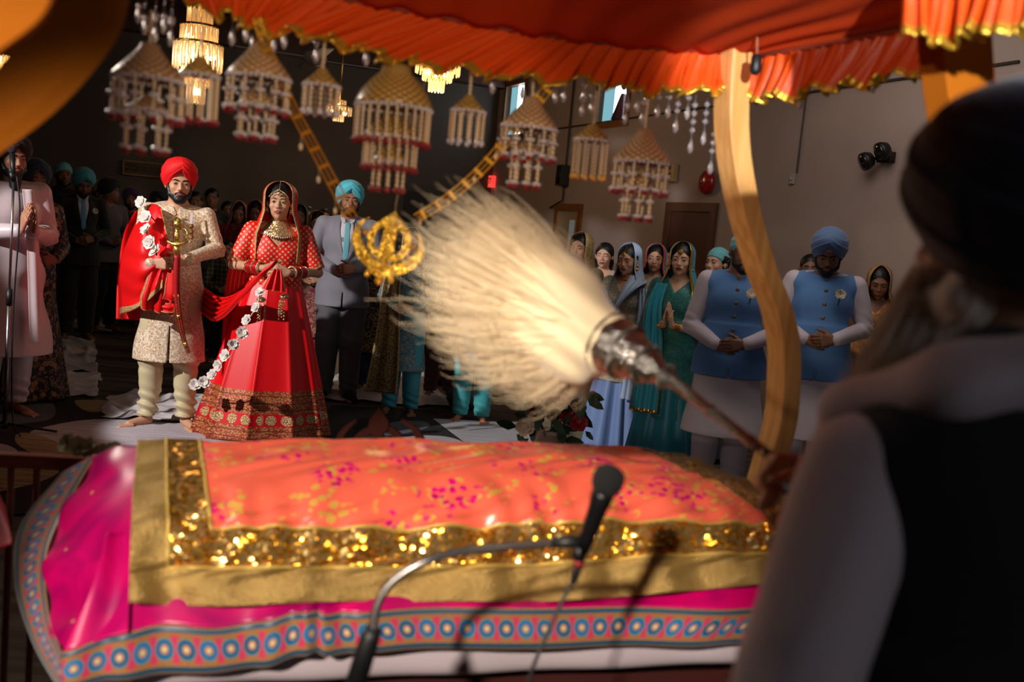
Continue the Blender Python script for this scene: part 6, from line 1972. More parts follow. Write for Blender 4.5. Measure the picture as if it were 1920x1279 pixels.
M_PETAL = mat('white_petal', srgb(232, 224, 216), 0.6, sss=0.0)
M_STEM = mat('green_stem', srgb(60, 100, 50), 0.7)
M_STRING = mat('cream_string', srgb(214, 206, 180), 0.8)
def garland(label, pts, r=0.042, d0=(0, -0.9, 0.2), seed=1, extra_string=None):
    root = thing('flower_garland', label, 'garland', P(*pts[0])); o0 = root.location.copy(); rd = random.Random(seed)
    ps = [P(*q) - o0 for q in pts]
    g = MB(); g.tube(ps, 0.0045, 6); g.build('string', M_STRING, root)
    for i, p in enumerate(ps):
        g = MB(); dr = (rd.uniform(-0.6, 0.6), -0.8, rd.uniform(-0.2, 0.7))
        flower(g, p + V3(0, -0.012, 0), r * rd.uniform(0.88, 1.12), dr, 8, rd, 3); bl = g.build('flower', M_PETAL, root, smooth=False)
        g = MB(); g.tube([p + V3(0, 0.0, -0.004), p + V3(rd.uniform(-0.01, 0.01), -0.006, -0.026)], [0.008, 0.003], 6); g.build('calyx', M_STEM, bl)
    return root
garland('white flower garland lying on the scarlet shawl over the shoulder', [(267, 380, 6.50), (275, 408, 6.34), (276, 431, 6.28), (283, 455, 6.24), (293, 472, 6.22)], 0.045, seed=3)
garland('long white flower garland trailing down from the hands across the scarlet skirt',
        [(489, 548, 6.24), (481, 577, 6.22), (465, 600, 6.16), (455, 625, 6.10), (438, 646, 6.06), (425, 667, 6.06), (412, 685, 6.10), (400, 702, 6.16), (384, 716, 6.22), (367, 722, 6.26)], 0.04, seed=8)

# the scarlet scarf that joins the two
rb = ribbon('joining_scarf', [P(*q) for q in ((340, 540, 6.86), (375, 560, 6.72), (400, 578, 6.56), (425, 574, 6.44), (455, 552, 6.34), (485, 520, 6.26), (515, 494, 6.24))],
            [V3(0, 0.02, 0.05), V3(0, 0.03, 0.16), V3(0.02, 0.03, 0.17), V3(0.04, 0.02, 0.14), V3(0.07, 0.0, 0.10), V3(0.07, 0, 0.08), V3(0.03, 0, 0.04)], [M_RED, M_GTRIM], pleats=5, amp=0.014, n=90, m=40, thick=0.003)
tag(rb, 'scarlet scarf stretched between the sword bearer and the veiled person in scarlet', 'scarf')

# ------------------------------------------------------------------ the bride
def blouse_b(t):
    c = xyz(t, t.ob)
    m_, d_ = dots2d(t, c[0], c[2], 0.037, 0.27, 0.03)
    inn = t.math('SUBTRACT', 1.0, t.step(d_, 0.10, 0.02))
    col = t.mix(m_, srgb(226, 4, 14), srgb(226, 190, 130)); col = t.mix(inn, col, srgb(180, 60, 40))
    setc(t, col)
M_BLOUSE = mat('scarlet_gold_dot_silk', srgb(216, 10, 24), 0.5, build=blouse_b)
def leh_b(t):
    c = xyz(t, t.uv); u_ = c[0]; z = c[1]
    red = srgb(226, 0, 14)
    # brocade
    vv = comb(t, u_, z, 0)
    v1 = t.voro(vv, 90); v2 = t.voro(vv, 200)
    br = t.mix(t.math('MAXIMUM', t.math('SUBTRACT', 1.0, t.step(t.math('ABSOLUTE', t.math('SUBTRACT', v1.outputs['Distance'], 0.3)), 0.12, 0.03)), t.math('MULTIPLY', t.math('SUBTRACT', 1.0, t.step(v2.outputs['Distance'], 0.35, 0.05)), 0.7)), srgb(150, 44, 30), srgb(206, 148, 88))
    fz = t.math('FRACT', t.math('MULTIPLY', z, 22)); br = t.mix(t.math('LESS_THAN', fz, 0.14), br, srgb(120, 40, 26))
    col = t.mix(t.math('LESS_THAN', z, 0.355), red, br)
    strip_ = t.math('MULTIPLY', t.math('LESS_THAN', z, 0.205), t.math('GREATER_THAN', z, 0.125))
    col = t.mix(strip_, col, srgb(206, 6, 22))
    per = 0.092
    fu = t.math('MULTIPLY', t.math('SUBTRACT', t.math('FRACT', t.math('DIVIDE', u_, per)), 0.5), per); dz = t.math('SUBTRACT', z, 0.165)
    rr = t.math('SQRT', t.math('ADD', t.math('MULTIPLY', fu, fu), t.math('MULTIPLY', dz, dz)))
    med = t.math('LESS_THAN', rr, 0.033); n = t.noise(vv, 160, 2)
    col = t.mix(med, col, t.mix(t.step(n, 0.5, 0.05), srgb(230, 200, 140), srgb(120, 40, 30)))
    setc(t, col)
    t.l.new(t.math('MULTIPLY', t.math('LESS_THAN', z, 0.355), 0.25), t.bsdf.inputs['Metallic'])
M_LEH = mat('scarlet_silk_skirt', srgb(214, 4, 26), 0.42, build=leh_b)
B = Person('person in a scarlet gold dotted bridal dress, veil and wide flared skirt', (528, 342), 6.70, hat=0.015, tone='tan', zc=1.16, female=True, res=0.005, bulk=1.22, turn=-6, nod=1, lip=mat('rose_lip', srgb(168, 66, 66), 0.4))
B.wr[-1] = V3(-0.075, -0.255, 1.165); B.wr[1] = V3(0.085, -0.27, 1.15); B.el[-1] = V3(-0.275, -0.02, 1.16); B.el[1] = V3(0.28, -0.02, 1.15)
B.body(); B.hair(long=False)
B.top(M_BLOUSE, 'blouse', add=0.012, hem=1.02, sleeve='half', fold=0.003, collar=False, neck=(0.14, 0.16), sl_add=0.02)
M_BAND = mat('gold_red_sleeve_band', srgb(206, 150, 100), 0.45, 0.25, build=brocade(srgb(216, 168, 120), srgb(178, 50, 40), 80))
B.sleeve_band(0.72, 0.93, True, 0.058, 'sleeve_border', M_BAND)
B.skirt([M_LEH], zt=1.10, zb=0.02, rt=0.155, rb=0.43, nf=11, amp=0.04, sharp='soft', seed=3.0, sq=0.86, power=0.95, cx=-0.02, ell_=1.05)
B.veil(M_RED, drop=0.40, back=0.03, wide=0.55, trim=M_GTRIM, off=-0.004, loose=1.2)
# jewellery
def inhead(p): return B.TH @ V3(*p)
g = MB(); pts = [inhead((x, -0.096 + 0.16 * x * x * 6, z)) for x, z in ((-0.062, 0.030), (-0.045, 0.052), (-0.022, 0.066), (0, 0.078), (0.022, 0.066), (0.045, 0.052), (0.062, 0.030))]
pts = [Vector(p) for p in spline2([pts] * 2, 2, 34)[0]]
for p in pts: g.ball(p, 0.0042, 6, 4)
g.build('forehead_band', GOLD_J, B.root)
g = MB(); g.ball(inhead((0, -0.099, 0.052)), (0.012, 0.004, 0.013), 12, 8); g.build('forehead_pendant', GOLD_J, B.root)
g = MB()
for k in range(8): g.ball(inhead((0, -0.088 + 0.008 * k, 0.078 + 0.008 * k)), 0.003, 6, 4)
g.build('parting_chain', GOLD_J, B.root)
g = MB(); nc = inhead((0.021, -0.096, -0.043)); g.tube([nc + V3(0.014 * math.cos(a), -0.005, 0.014 * math.sin(a)) for a in np.linspace(0, 6.28, 18)], 0.0012, 5, caps=False); g.ball(nc + V3(0.012, -0.006, -0.008), 0.004, 8, 6); g.build('nose_ring', GOLD_J, B.root)
for sd in (-1, 1):
    g = MB(); c = inhead((sd * 0.083, -0.006, -0.045)); g.lathe([(0.002, 0.01), (0.012, 0.0), (0.017, -0.022), (0.015, -0.026), (0.002, -0.028)], c, n=14)
    for k in range(8): g.ball(c + V3(0.014 * math.cos(k * .785), 0.014 * math.sin(k * .785), -0.033), 0.0035, 6, 4)
    g.build('earring', GOLD_J, B.root)
NS_, NJ = 26, 60; Gn = np.zeros((NJ, 7, 3))
for i in range(NJ):
    a_ = math.radians(-100 + 200 * i / (NJ - 1))
    for j in range(7):
        r_ = 0.054 + 0.005 * j + 0.0012 * j * j; z_ = 1.482 - 0.0098 * j - 0.0008 * j * j * max(math.cos(a_), 0)
        yy = -r_ * math.cos(a_) * (1.0 + 0.10 * j / 6)
        Gn[i, j] = (r_ * math.sin(a_), 0.012 + yy, z_ - 0.012 * max(math.cos(a_), 0) * j / 3)
sheet('choker', Gn, GOLD_J, B.root, thick=0.006)
g = MB()
for i in range(0, NJ, 2): g.ball(Gn[i, 6] + np.array((0, -0.002, -0.004)), 0.005, 7, 5)
g.build('choker_pearls', PEARL, B.root)
M_BANG = mat('red_bangles', srgb(206, 10, 20), 0.3, coat=0.5)
for sd in (-1, 1):
    e, w = B.el[sd], B.wr[sd]; ax_ = (w - e).normalized(); Mx = ax_.to_track_quat('Z', 'Y').to_matrix()
    for k in range(9):
        t_ = 0.50 + 0.05 * k; g = MB(); m_ = GOLD_J if k in (0, 4, 8) else M_BANG; r_ = 0.038 if k in (0, 8) else 0.035
        c = e.lerp(w, t_); g.tube([c + Mx @ V3(r_ * math.cos(a), r_ * math.sin(a), 0) for a in np.linspace(0, 6.2832, 22)], 0.006, 6, caps=False); g.build('bangle', m_, B.root)
BM = Matrix.Translation(B.root.location) @ Matrix.Rotation(B.root.rotation_euler.z, 4, 'Z') @ Matrix.Diagonal((B.scale,) * 3 + (1,)); BMI = BM.inverted()
def kal(px, py):
    o0 = BMI @ P(px, py, 6.26)
    rdk = random.Random(px)
    for k in range(6):
        g = MB(); x = rdk.uniform(-0.032, 0.032); L = rdk.uniform(0.09, 0.15)
        g.tube([o0, o0 + V3(x, 0, -0.03), o0 + V3(x, 0, -L)], 0.001, 4)
        for q in np.linspace(0.035, L, 6): g.ball(o0 + V3(x, -0.002, -q), 0.0055, 6, 4)
        g.build('dangling_charm', GOLD_J, B.root)
    g = MB(); g.ball(o0, (0.03, 0.03, 0.018), 12, 8); g.build('charm_dome', GOLD_J, B.root)
kal(490, 562); kal(533, 556)
ribbon('hand_cloth', [BMI @ P(*q) for q in ((520, 505, 6.22), (516, 525, 6.20), (512, 545, 6.20))], [V3(0.05, 0, 0), V3(0.11, 0, 0), V3(0.15, 0, -0.01)], [M_RED, M_GTRIM], B.root, pleats=3, amp=0.02, trim='ends')
ribbon('scarf_fall', [BMI @ P(*q) for q in ((462, 440, 6.86), (448, 520, 6.84), (440, 590, 6.80), (432, 645, 6.78))], [V3(0.10, 0, 0), V3(0.16, 0, 0), V3(0.15, 0, 0), V3(0.12, 0, 0)], [M_RED, M_GTRIM], B.root, pleats=3, amp=0.014)
g = MB(); c = BMI @ P(420, 655, 6.7); g.tube([c + V3(0, 0, 0.04), c, c - V3(0, 0, 0.05)], [0.004, 0.016, 0.004], 8); g.build('scarf_tassel', GOLD_J, B.root)

# ------------------------------------------------------------------ the man in the grey suit
M_SUIT = fabric('grey_suit_cloth', (132, 130, 140), 0.7, bump=(40, 0.1)); M_SUITD = fabric('dark_grey_trousers', (92, 90, 96), 0.75)
M_TURQ = fabric('turquoise_turban_cloth', (86, 196, 212), 0.7, bump=(30, 0.2))
M_SHIRT = fabric('white_shirt_cloth', (206, 200, 208), 0.7)
def suit_extras(p, tie_m, btn=True, lapel_m=None, z0=1.43, flower_m=None, add=0.022):
    """shirt front, tie and lapels laid over the coat"""
    b = p.bulk
    def fr(x, z): # front of the chest
        q = max(1 - (x / (0.148 * b + add)) ** 2 - ((z - 1.27) / 0.20) ** 2 * (1 if z > 1.27 else 0), 0.05)
        y1 = 0.015 - (0.105 * b + add) * math.sqrt(q)
        q2 = max(1 - (x / (0.135 * b + add)) ** 2 - ((z - 1.06) / 0.30) ** 2, 0.0)
        y2 = -0.002 - (0.10 * b + add) * math.sqrt(q2)
        return min(y1, y2) - 0.006
    def panel(name, rows, m, th=0.004, off=0.0):
        G_ = [[V3(x, fr(x, z) - off, z) for x, z in r] for r in rows]
        sheet(name, spline2(G_, 24, 10), m, p.root, thick=th)
    panel('shirt_front', [[(-0.045, 1.44), (0, 1.43), (0.045, 1.44)], [(-0.05, 1.36), (0, 1.36), (0.05, 1.36)], [(-0.032, 1.26), (0, 1.26), (0.032, 1.26)], [(-0.006, 1.13), (0, 1.12), (0.006, 1.13)]], M_SHIRT)
    if tie_m: panel('tie', [[(-0.014, 1.43), (0, 1.43), (0.014, 1.43)], [(-0.018, 1.40), (0, 1.40), (0.018, 1.40)], [(-0.022, 1.28), (0, 1.28), (0.022, 1.28)], [(-0.02, 1.14), (0, 1.13), (0.02, 1.14)]], tie_m, 0.005, 0.006)
    for sd in (-1, 1):
        panel('lapel', [[(sd * 0.055, 1.455), (sd * 0.075, 1.45), (sd * 0.09, 1.44)], [(sd * 0.056, 1.37), (sd * 0.08, 1.37), (sd * 0.105, 1.365)], [(sd * 0.036, 1.26), (sd * 0.055, 1.265), (sd * 0.085, 1.28)], [(sd * 0.008, 1.12), (sd * 0.016, 1.12), (sd * 0.024, 1.13)]], lapel_m or M_SUIT, 0.005, 0.005)
        panel('shirt_collar', [[(sd * 0.02, 1.455), (sd * 0.04, 1.465), (sd * 0.058, 1.47)], [(sd * 0.018, 1.43), (sd * 0.035, 1.425), (sd * 0.052, 1.44)]], M_SHIRT, 0.005, 0.008)
    if btn:
        for z in (1.09, 1.02):
            g = MB(); g.ball((0.006, fr(0, z) - 0.004, z), (0.010, 0.005, 0.010), 10, 6); g.build('button', BLACK_P, p.root)
    if flower_m is not None:
        g = MB(); c = V3(0.11, fr(0.11, 1.32) - 0.02, 1.32); flower(g, c, 0.032, (0.1, -1, 0.3), 8, random.Random(3), 3); o = g.build('buttonhole_flower', flower_m, p.root, smooth=False)
        g = MB(); g.tube([c + V3(0, 0.01, 0), c + V3(-0.008, 0.006, -0.06)], [0.006, 0.003], 6); g.build('flower_stem', M_STEM, o)
S_ = Person('person in a grey suit and turquoise turban standing beside the scarlet skirt', (658, 338), 8.28, hat=0.045, tone='brown', zc=1.07, turn=6, res=0.007, bulk=1.10)
S_.body(); S_.turban(M_TURQ); S_.beard(full=1.1)
S_.top(M_SUIT, 'suit_jacket', add=0.026, hem=0.76, flare=0.02, fold=0.004, slit=0.12, collar=False, seed=4)
S_.trousers(M_SUITD, add=0.03, hem=0.05, wide=0.012, fold=0.005)
suit_extras(S_, mat('aqua_tie', srgb(110, 176, 190), 0.5))
for sd in (-1, 1):
    g = MB(); b_ = S_.foot[sd]; fd = S_.footdir[sd]; g.tube([b_ + V3(0, 0.04, 0.04), b_ + fd * 0.06 + V3(0, 0, 0.045), b_ + fd * 0.19 + V3(0, 0, 0.03)], [0.045, 0.050, 0.035], 12); g.build('sock', mat('black_sock', srgb(14, 14, 16), 0.8), S_.root)
S_.sleeve_band(0.94, 1.03, False, 0.029, 'shirt_cuff', M_SHIRT)

# ------------------------------------------------------------------ the two men in blue waistcoats
M_BLUEV = fabric('blue_waistcoat_cloth', (84, 130, 190), 0.75, bump=(60, 0.12)); M_LILAC = fabric('pale_kurta_cloth', (206, 192, 204), 0.75, bump=(12, 0.1))
M_BTN = mat('dull_brass_button', srgb(120, 98, 70), 0.4, 0.6); M_ROSE = mat('cream_rose', srgb(222, 208, 186), 0.7)
def waistcoat_man(label, top, d, turban_m=None, ker=None, nod=20, **kw):
    p = Person(label, top, d, hat=0.045 if turban_m else 0.012, tone='dark', nod=nod, res=0.0065, bulk=1.10, **kw)
    p.body(); p.beard()
    if turban_m: p.turban(turban_m, under=WHITE_C)
    else: p.kerchief(ker)
    p.top(M_LILAC, 'kurta', add=0.022, hem=0.42, flare=0.075, fold=0.004, sl_add=0.026, seed=top[0])
    p.top(M_BLUEV, 'waistcoat', add=0.034, hem=0.80, flare=0.03, sleeve='none', fold=0.002, seed=top[0], slit=0.06)
    p.trousers(M_LILAC, add=0.03, wide=0.01, hem=0.07)
    for k in range(5):
        z = 1.36 - 0.085 * k; y = -0.165 if k else -0.155
        g = MB(); g.ball((0.0, y - 0.004 * (k == 2), z), (0.012, 0.008, 0.012), 12, 8); g.build('button', M_BTN, p.root)
    g = MB(); c = V3(0.085, -0.165, 1.345); flower(g, c, 0.034, (0.1, -1, 0.3), 9, random.Random(int(top[0])), 3); o = g.build('buttonhole_flower', M_ROSE, p.root, smooth=False)
    g = MB(); g.tube([c, c + V3(-0.006, 0.0, -0.07)], [0.007, 0.003], 6); g.build('flower_stem', M_STEM, o)
    return p
p = waistcoat_man('person in a steel blue turban and blue waistcoat looking down, right of the curved post', (1561, 422), 6.25, turban_m=fabric('steel_blue_turban_cloth', (84, 112, 156), 0.75, bump=(30, 0.2)), nod=24, zc=1.06, turn=-4, yaw=4)
p.ring(tuple(p.wr[1]), (0.035, 0.035), 0.004, STEEL, 'steel_bangle', M=(p.wr[1] - p.el[1]).normalized().to_track_quat('Z', 'Y').to_matrix())
waistcoat_man('person in a pale blue kerchief and blue waistcoat, partly hidden by the curved post', (1396, 432), 6.15, ker=fabric('aqua_kerchief_cloth', (110, 190, 200), 0.75), nod=12, zc=1.02, turn=14, yaw=0)

# ------------------------------------------------------------------ women beside them
M_TEAL = mat('teal_brocade', srgb(8, 120, 118), 0.5, sheen=0.3, build=brocade(srgb(4, 84, 90), srgb(20, 124, 112), 34, 0.4, 0.2))
M_TEALS = fabric('teal_chiffon', (14, 138, 160), 0.5, bump=(8, 0.2)); M_TEALSK = fabric('teal_silk', (8, 112, 136), 0.45, bump=(6, 0.15))
T = Person('person in a teal embroidered dress with palms pressed together', (1282, 455), 6.75, hat=0.012, tone='fair', pose='pray', zc=1.20, female=True, res=0.006, bulk=1.22, yaw=-14, turn=4, lip=mat('dark_lip', srgb(110, 40, 44), 0.4))
T.body(); T.hair(long=True)
T.top(M_TEAL, 'tunic', add=0.018, hem=0.42, flare=0.05, sleeve='elbow', fold=0.004, collar=False, neck=(0.085, 0.085), sl_add=0.018)
T.skirt([M_TEALSK], zt=1.0, zb=0.03, rt=0.15, rb=0.29, nf=11, amp=0.03, seed=1.0)
T.veil(M_TEALS, drop=0.42, back=0.03, wide=0.75, trim=GOLD)
ribbon('scarf_front', [V3(-0.10, -0.12, 1.42), V3(-0.13, -0.175, 1.25), V3(-0.11, -0.20, 1.0), V3(-0.10, -0.235, 0.75), V3(-0.10, -0.265, 0.47)], [V3(0.09, 0, 0), V3(0.13, 0, 0), V3(0.17, 0, 0), V3(0.20, 0, 0), V3(0.22, 0, 0)], [M_TEALS, GOLD], T.root, pleats=3, amp=0.008, trim='ends', m=30)
for sd in (-1, 1):
    for k in range(5):
        e, w = T.el[sd], T.wr[sd]; Mx = (w - e).normalized().to_track_quat('Z', 'Y').to_matrix(); c = e.lerp(w, 0.82 + 0.035 * k)
        g = MB(); g.tube([c + Mx @ V3(0.031 * math.cos(a), 0.031 * math.sin(a), 0) for a in np.linspace(0, 6.2832, 18)], 0.003, 5, caps=False); g.build('bangle', GOLD, T.root)
def tikka(p, r=0.014, off=0.055, m=None):
    g = MB(); c = p.TH @ V3(0, -0.094, off); g.ball(c, (r, 0.005, r), 14, 8)
    for k in range(10): g.ball(c + V3(r * 1.15 * math.cos(k * .628), -0.002, r * 1.15 * math.sin(k * .628)), 0.003, 6, 4)
    g.build('forehead_jewel', m or GOLD, p.root)
    g = MB()
    for k in range(7): g.ball(p.TH @ V3(0, -0.088 + 0.010 * k, off + 0.018 + 0.008 * k), 0.0024, 5, 4)
    g.build('parting_chain', m or GOLD, p.root)
def earrings(p, m=None, r=0.014):
    for sd in (-1, 1):
        g = MB(); c = p.TH @ V3(sd * 0.086, -0.012, -0.045); g.ball(c, (r, 0.006, r), 12, 8); g.lathe([(0.003, -0.012), (r * 0.9, -0.02), (r, -0.034), (0.002, -0.036)], c, n=12); g.build('earring', m or GOLD, p.root)
def choker(p, m=None, drop=0.0, rows=3):
    n = 50
    for j in range(rows):
        g = MB()
        for i in range(n):
            a_ = math.radians(-120 + 240 * i / (n - 1)); r_ = 0.056 + 0.006 * j
            g.ball((r_ * math.sin(a_), 0.022 - r_ * 1.03 * math.cos(a_), 1.478 - 0.013 * j - 0.012 * math.cos(a_)), 0.0055, 6, 4)
        g.build('necklace', m or GOLD, p.root)
tikka(T, 0.020); earrings(T)

M_LBLUE = fabric('powder_blue_chiffon', (156, 176, 200), 0.55, bump=(8, 0.2)); M_LBSK = fabric('powder_blue_silk', (112, 138, 186), 0.45, bump=(6, 0.15))
M_BROC = mat('blue_gold_brocade', srgb(150, 150, 140), 0.5, 0.2, build=brocade(srgb(112, 128, 140), srgb(206, 176, 122), 60, 0.4, 0.4))
L = Person('person in powder blue with gold choker, eyes lowered, just behind the whisk handle', (1182, 460), 7.25, hat=0.0, tone='tan', pose='clasp', zc=1.02, female=True, res=0.006, bulk=1.0, yaw=-22, nod=8, open_eyes=0.18, lip=mat('plum_lip', srgb(120, 52, 54), 0.4))
L.body(); L.hair(long=True)
L.top(M_BROC, 'tunic', add=0.016, hem=0.60, flare=0.06, sleeve='elbow', fold=0.003, collar=False, neck=(0.10, 0.10))
L.skirt([M_LBSK], zt=0.98, zb=0.03, rt=0.14, rb=0.26, nf=10, amp=0.045, seed=2.0)
L.veil(M_LBLUE, drop=0.36, back=0.03, wide=0.7, off=-0.03)
ribbon('shawl_front', [V3(0.12, -0.02, 1.46), V3(0.10, -0.15, 1.38), V3(0.02, -0.19, 1.22), V3(-0.10, -0.17, 1.04), V3(-0.17, -0.05, 0.92)], [V3(0.14, 0.05, -0.05), V3(0.16, 0, 0.06), V3(0.12, 0, 0.16), V3(0.05, 0, 0.2), V3(0, 0, 0.2)], [M_LBLUE], L.root, pleats=3, amp=0.008, m=30)
ribbon('shawl_fall', [V3(0.17, -0.05, 1.38), V3(0.21, -0.10, 1.15), V3(0.20, -0.15, 0.85), V3(0.19, -0.18, 0.48)], [V3(0.08, 0, 0), V3(0.10, 0, 0), V3(0.13, 0, 0), V3(0.14, 0, 0)], [M_LBLUE], L.root, pleats=3, amp=0.01, m=26)
tikka(L, 0.016); earrings(L, r=0.016); choker(L, rows=3)

def guest(label, top, d, hat=0.012, female=True, tone='tan', veil=None, top_m=None, low_m=None, low='skirt', turban=None, ker=None, hair=True, short=False, beard=False, hem=0.45, pose='clasp', res=0.011,
          trim=None, zc=1.05, vdrop=0.4, skirt_r=0.30, extra=None, collar=None, sleeve='full', jew=False, name='person', **kw):
    p = Person(label, top, d, hat=hat, tone=tone, female=female, pose=pose, zc=zc, res=res, **kw)
    p.body(zfine=res < 0.01)
    if turban is not None: p.turban(turban)
    elif ker is not None:
        p.kerchief(ker)
        if female: p.hair(long=True)
    elif hair: p.hair(short=short, long=female)
    if beard: p.beard()
    p.top(top_m, 'tunic' if female else 'jacket', add=0.02, hem=hem, flare=0.04, fold=0.004, collar=(not female) if collar is None else collar, neck=(0.08, 0.08) if female else None, sleeve=sleeve, seed=d)
    if low == 'skirt': p.skirt([low_m], zt=0.98, zb=0.03, rt=0.15, rb=skirt_r, nf=9, amp=0.03, seed=d, n=120)
    else: p.trousers(low_m, add=0.03, wide=0.012, hem=0.07)
    if veil is not None: p.veil(veil, drop=vdrop, back=0.02, wide=0.8, trim=trim)
    if jew: earrings(p); 
    return p
F = fabric
p = guest('person with pink edged sheer teal veil gazing at the viewer, behind the powder blue dress', (1232, 458), 7.9, tone='tan', veil=F('sheer_teal', (70, 128, 132), 0.6), trim=F('pink_edge', (214, 40, 66), 0.6), top_m=F('teal_plain', (30, 120, 130)), low_m=F('teal_dark', (16, 80, 92)), res=0.007, jew=True, turn=4, yaw=-10)
p = guest('person with dark centre parted hair and lowered eyes beside the gold veiled one', (1136, 456), 8.5, tone='fair', top_m=F('blush_tunic', (190, 160, 150)), low_m=F('blush_low', (150, 120, 120)), res=0.007, open_eyes=0.2, hat=0.0, yaw=-12, nod=4)
p = guest('person in an olive gold sequinned veil half hidden behind the white plume', (1092, 437), 7.5, tone='tan', veil=mat('olive_gold_veil', srgb(140, 120, 74), 0.5, 0.3, build=brocade(srgb(110, 98, 66), srgb(190, 160, 96), 50)), trim=M_GTRIM, top_m=F('olive_tunic', (120, 106, 70)), low_m=F('olive_low', (90, 80, 56)), res=0.007, yaw=-25)
p = guest('person with short dark hair squeezed behind the teal veiled one near the door', (1259, 464), 8.7, tone='tan', top_m=F('black_tunic', (24, 24, 28)), low_m=F('black_low', (20, 20, 22)), hat=0.0, yaw=-20)
p = guest('person in an aqua kerchief looking sideways behind the partly hidden blue waistcoat', (1350, 463), 7.3, tone='fair', ker=MATS['aqua_kerchief_cloth'], top_m=F('slate_tunic', (84, 96, 104)), low_m=F('slate_low', (60, 66, 74)), res=0.007, yaw=-8, turn=-28)
p = guest('person in a brown gold veil with lowered eyes at the wall, furthest right guest', (1652, 497), 6.95, tone='dark', veil=mat('brown_gold_veil', srgb(150, 104, 72), 0.55, 0.2, build=brocade(srgb(140, 92, 66), srgb(196, 150, 90), 50)), trim=M_GTRIM, top_m=mat('rust_sequins', srgb(150, 90, 56), 0.4, 0.3, build=brocade(srgb(140, 84, 56), srgb(206, 150, 80), 40)), low_m=F('rust_low', (120, 70, 50)), res=0.007, nod=16, open_eyes=0.25, yaw=4)
choker(p, PEARL, rows=1)
p = guest('person with black hair mostly hidden behind the steel blue turbaned one', (1522, 478), 7.55, tone='dark', female=False, short=True, top_m=F('maroon_shirt', (96, 30, 34)), low_m=F('black_low2', (20, 20, 22)), low='trousers', hat=0.0)

# ------------------------------------------------------------------ guests between the couple and the whisk
M_NAVYE = mat('navy_gold_embroidery', srgb(14, 18, 44), 0.6, build=brocade(srgb(10, 14, 36), srgb(150, 124, 74), 16, 0.45, 0.3))
M_OLG = mat('black_gold_panel', srgb(96, 78, 40), 0.5, 0.2, build=brocade(srgb(28, 24, 20), srgb(168, 136, 72), 70, 0.36, 0.4))
N = guest('person in turquoise trousers and navy gold shawl beside the gold emblem', (775, 428), 7.9, tone='dark', veil=mat('black_grey_veil', srgb(40, 40, 44), 0.6, build=brocade(srgb(26, 26, 30), srgb(170, 150, 110), 40)), trim=M_GTRIM, top_m=mat('turquoise_grey_embroidery', srgb(70, 130, 150), 0.6, build=brocade(srgb(58, 118, 140), srgb(150, 160, 150), 30)), low_m=F('turquoise_silk', (62, 158, 176), 0.5, bump=(8, 0.2)), low='trousers', hem=0.42, res=0.008, zc=1.02, yaw=-8, jew=True)
ribbon('embroidered_stole', [V3(-0.10, -0.10, 1.44), V3(-0.13, -0.18, 1.2), V3(-0.12, -0.22, 0.85), V3(-0.13, -0.22, 0.5), V3(-0.15, -0.20, 0.22)], [V3(0.12, 0, 0), V3(0.16, 0, 0), V3(0.20, 0, 0), V3(0.26, 0, 0), V3(0.30, 0, 0)], [M_OLG, M_GTRIM], N.root, pleats=2, amp=0.01, trim=True)
for sd in (-1,):
    for k in range(6):
        e, w = N.el[sd], N.wr[sd]; Mx = (w - e).normalized().to_track_quat('Z', 'Y').to_matrix(); c = e.lerp(w, 0.7 + 0.05 * k)
        g = MB(); g.tube([c + Mx @ V3(0.05 * math.cos(a), 0.05 * math.sin(a), 0) for a in np.linspace(0, 6.2832, 18)], 0.006, 5, caps=False); g.build('bangle', MATS['turquoise_turban_cloth'] if k % 2 else PEARL, N.root)
guest('person in a navy embroidered dress with blue trousers behind the grey suit', (716, 432), 8.9, tone='dark', top_m=M_NAVYE, low_m=F('navy_trousers', (22, 40, 84)), low='trousers', hem=0.42, veil=F('blue_veil', (20, 90, 130)), vdrop=0.5, yaw=-4)
C1 = guest('barefoot person in turquoise trousers standing on the silver rug', (912, 440), 7.85, tone='brown', top_m=F('pale_turquoise', (130, 190, 200), bump=(10, 0.2)), low_m=F('turquoise_cotton', (70, 178, 184), 0.6, bump=(10, 0.2)), low='trousers', hem=0.55, veil=F('turquoise_veil', (90, 170, 190)), res=0.007, yaw=-4)
guest('person in brown trousers hidden behind the white plume', (848, 445), 8.9, tone='dark', female=False, short=True, top_m=F('brown_jacket', (60, 34, 24)), low_m=F('brown_trousers', (62, 32, 22)), low='trousers', hat=0.0)

# left group in the dark
W = Person('person in a white robe with clasped palms at the microphone stand', (22, 246), 6.55, hat=0.045, tone='brown', pose='pray', zc=1.26, res=0.0065, bulk=1.12, yaw=24, nod=4)
W.wr[-1] = V3(-0.045, -0.26, 1.17); W.wr[1] = V3(0.03, -0.26, 1.17)
W.body(); W.turban(fabric('black_turban_cloth', (16, 16, 22), 0.8)); W.beard(long=0.10)
M_ROBE = mat('white_robe_satin', srgb(200, 182, 186), 0.36, sheen=0.3, bump=(7, 0.3))
W.top(M_ROBE, 'robe', add=0.03, hem=0.40, flare=0.10, fold=0.007, sl_add=0.03, seed=3)
W.trousers(M_ROBE, add=0.03, wide=0.01, hem=0.09, gather=True)
ribbon('robe_sash', [V3(0.05, -0.14, 1.42), V3(0.06, -0.20, 1.1), V3(0.07, -0.24, 0.7), V3(0.07, -0.27, 0.50)], [V3(0.07, 0, 0)] * 4, [M_ROBE], W.root, pleats=1, amp=0.006)
guest('person in a dark purple dress with gold flowers behind the white robe', (66, 292), 7.1, tone='dark', turban=F('blue_turban_cloth', (22, 46, 72)), hat=0.06, top_m=mat('purple_gold_flowers', srgb(26, 12, 34), 0.6, build=brocade(srgb(22, 10, 30), srgb(160, 120, 84), 13, 0.2, 0.3)), low_m=MATS['purple_gold_flowers'], skirt_r=0.30, hem=0.5, yaw=20)
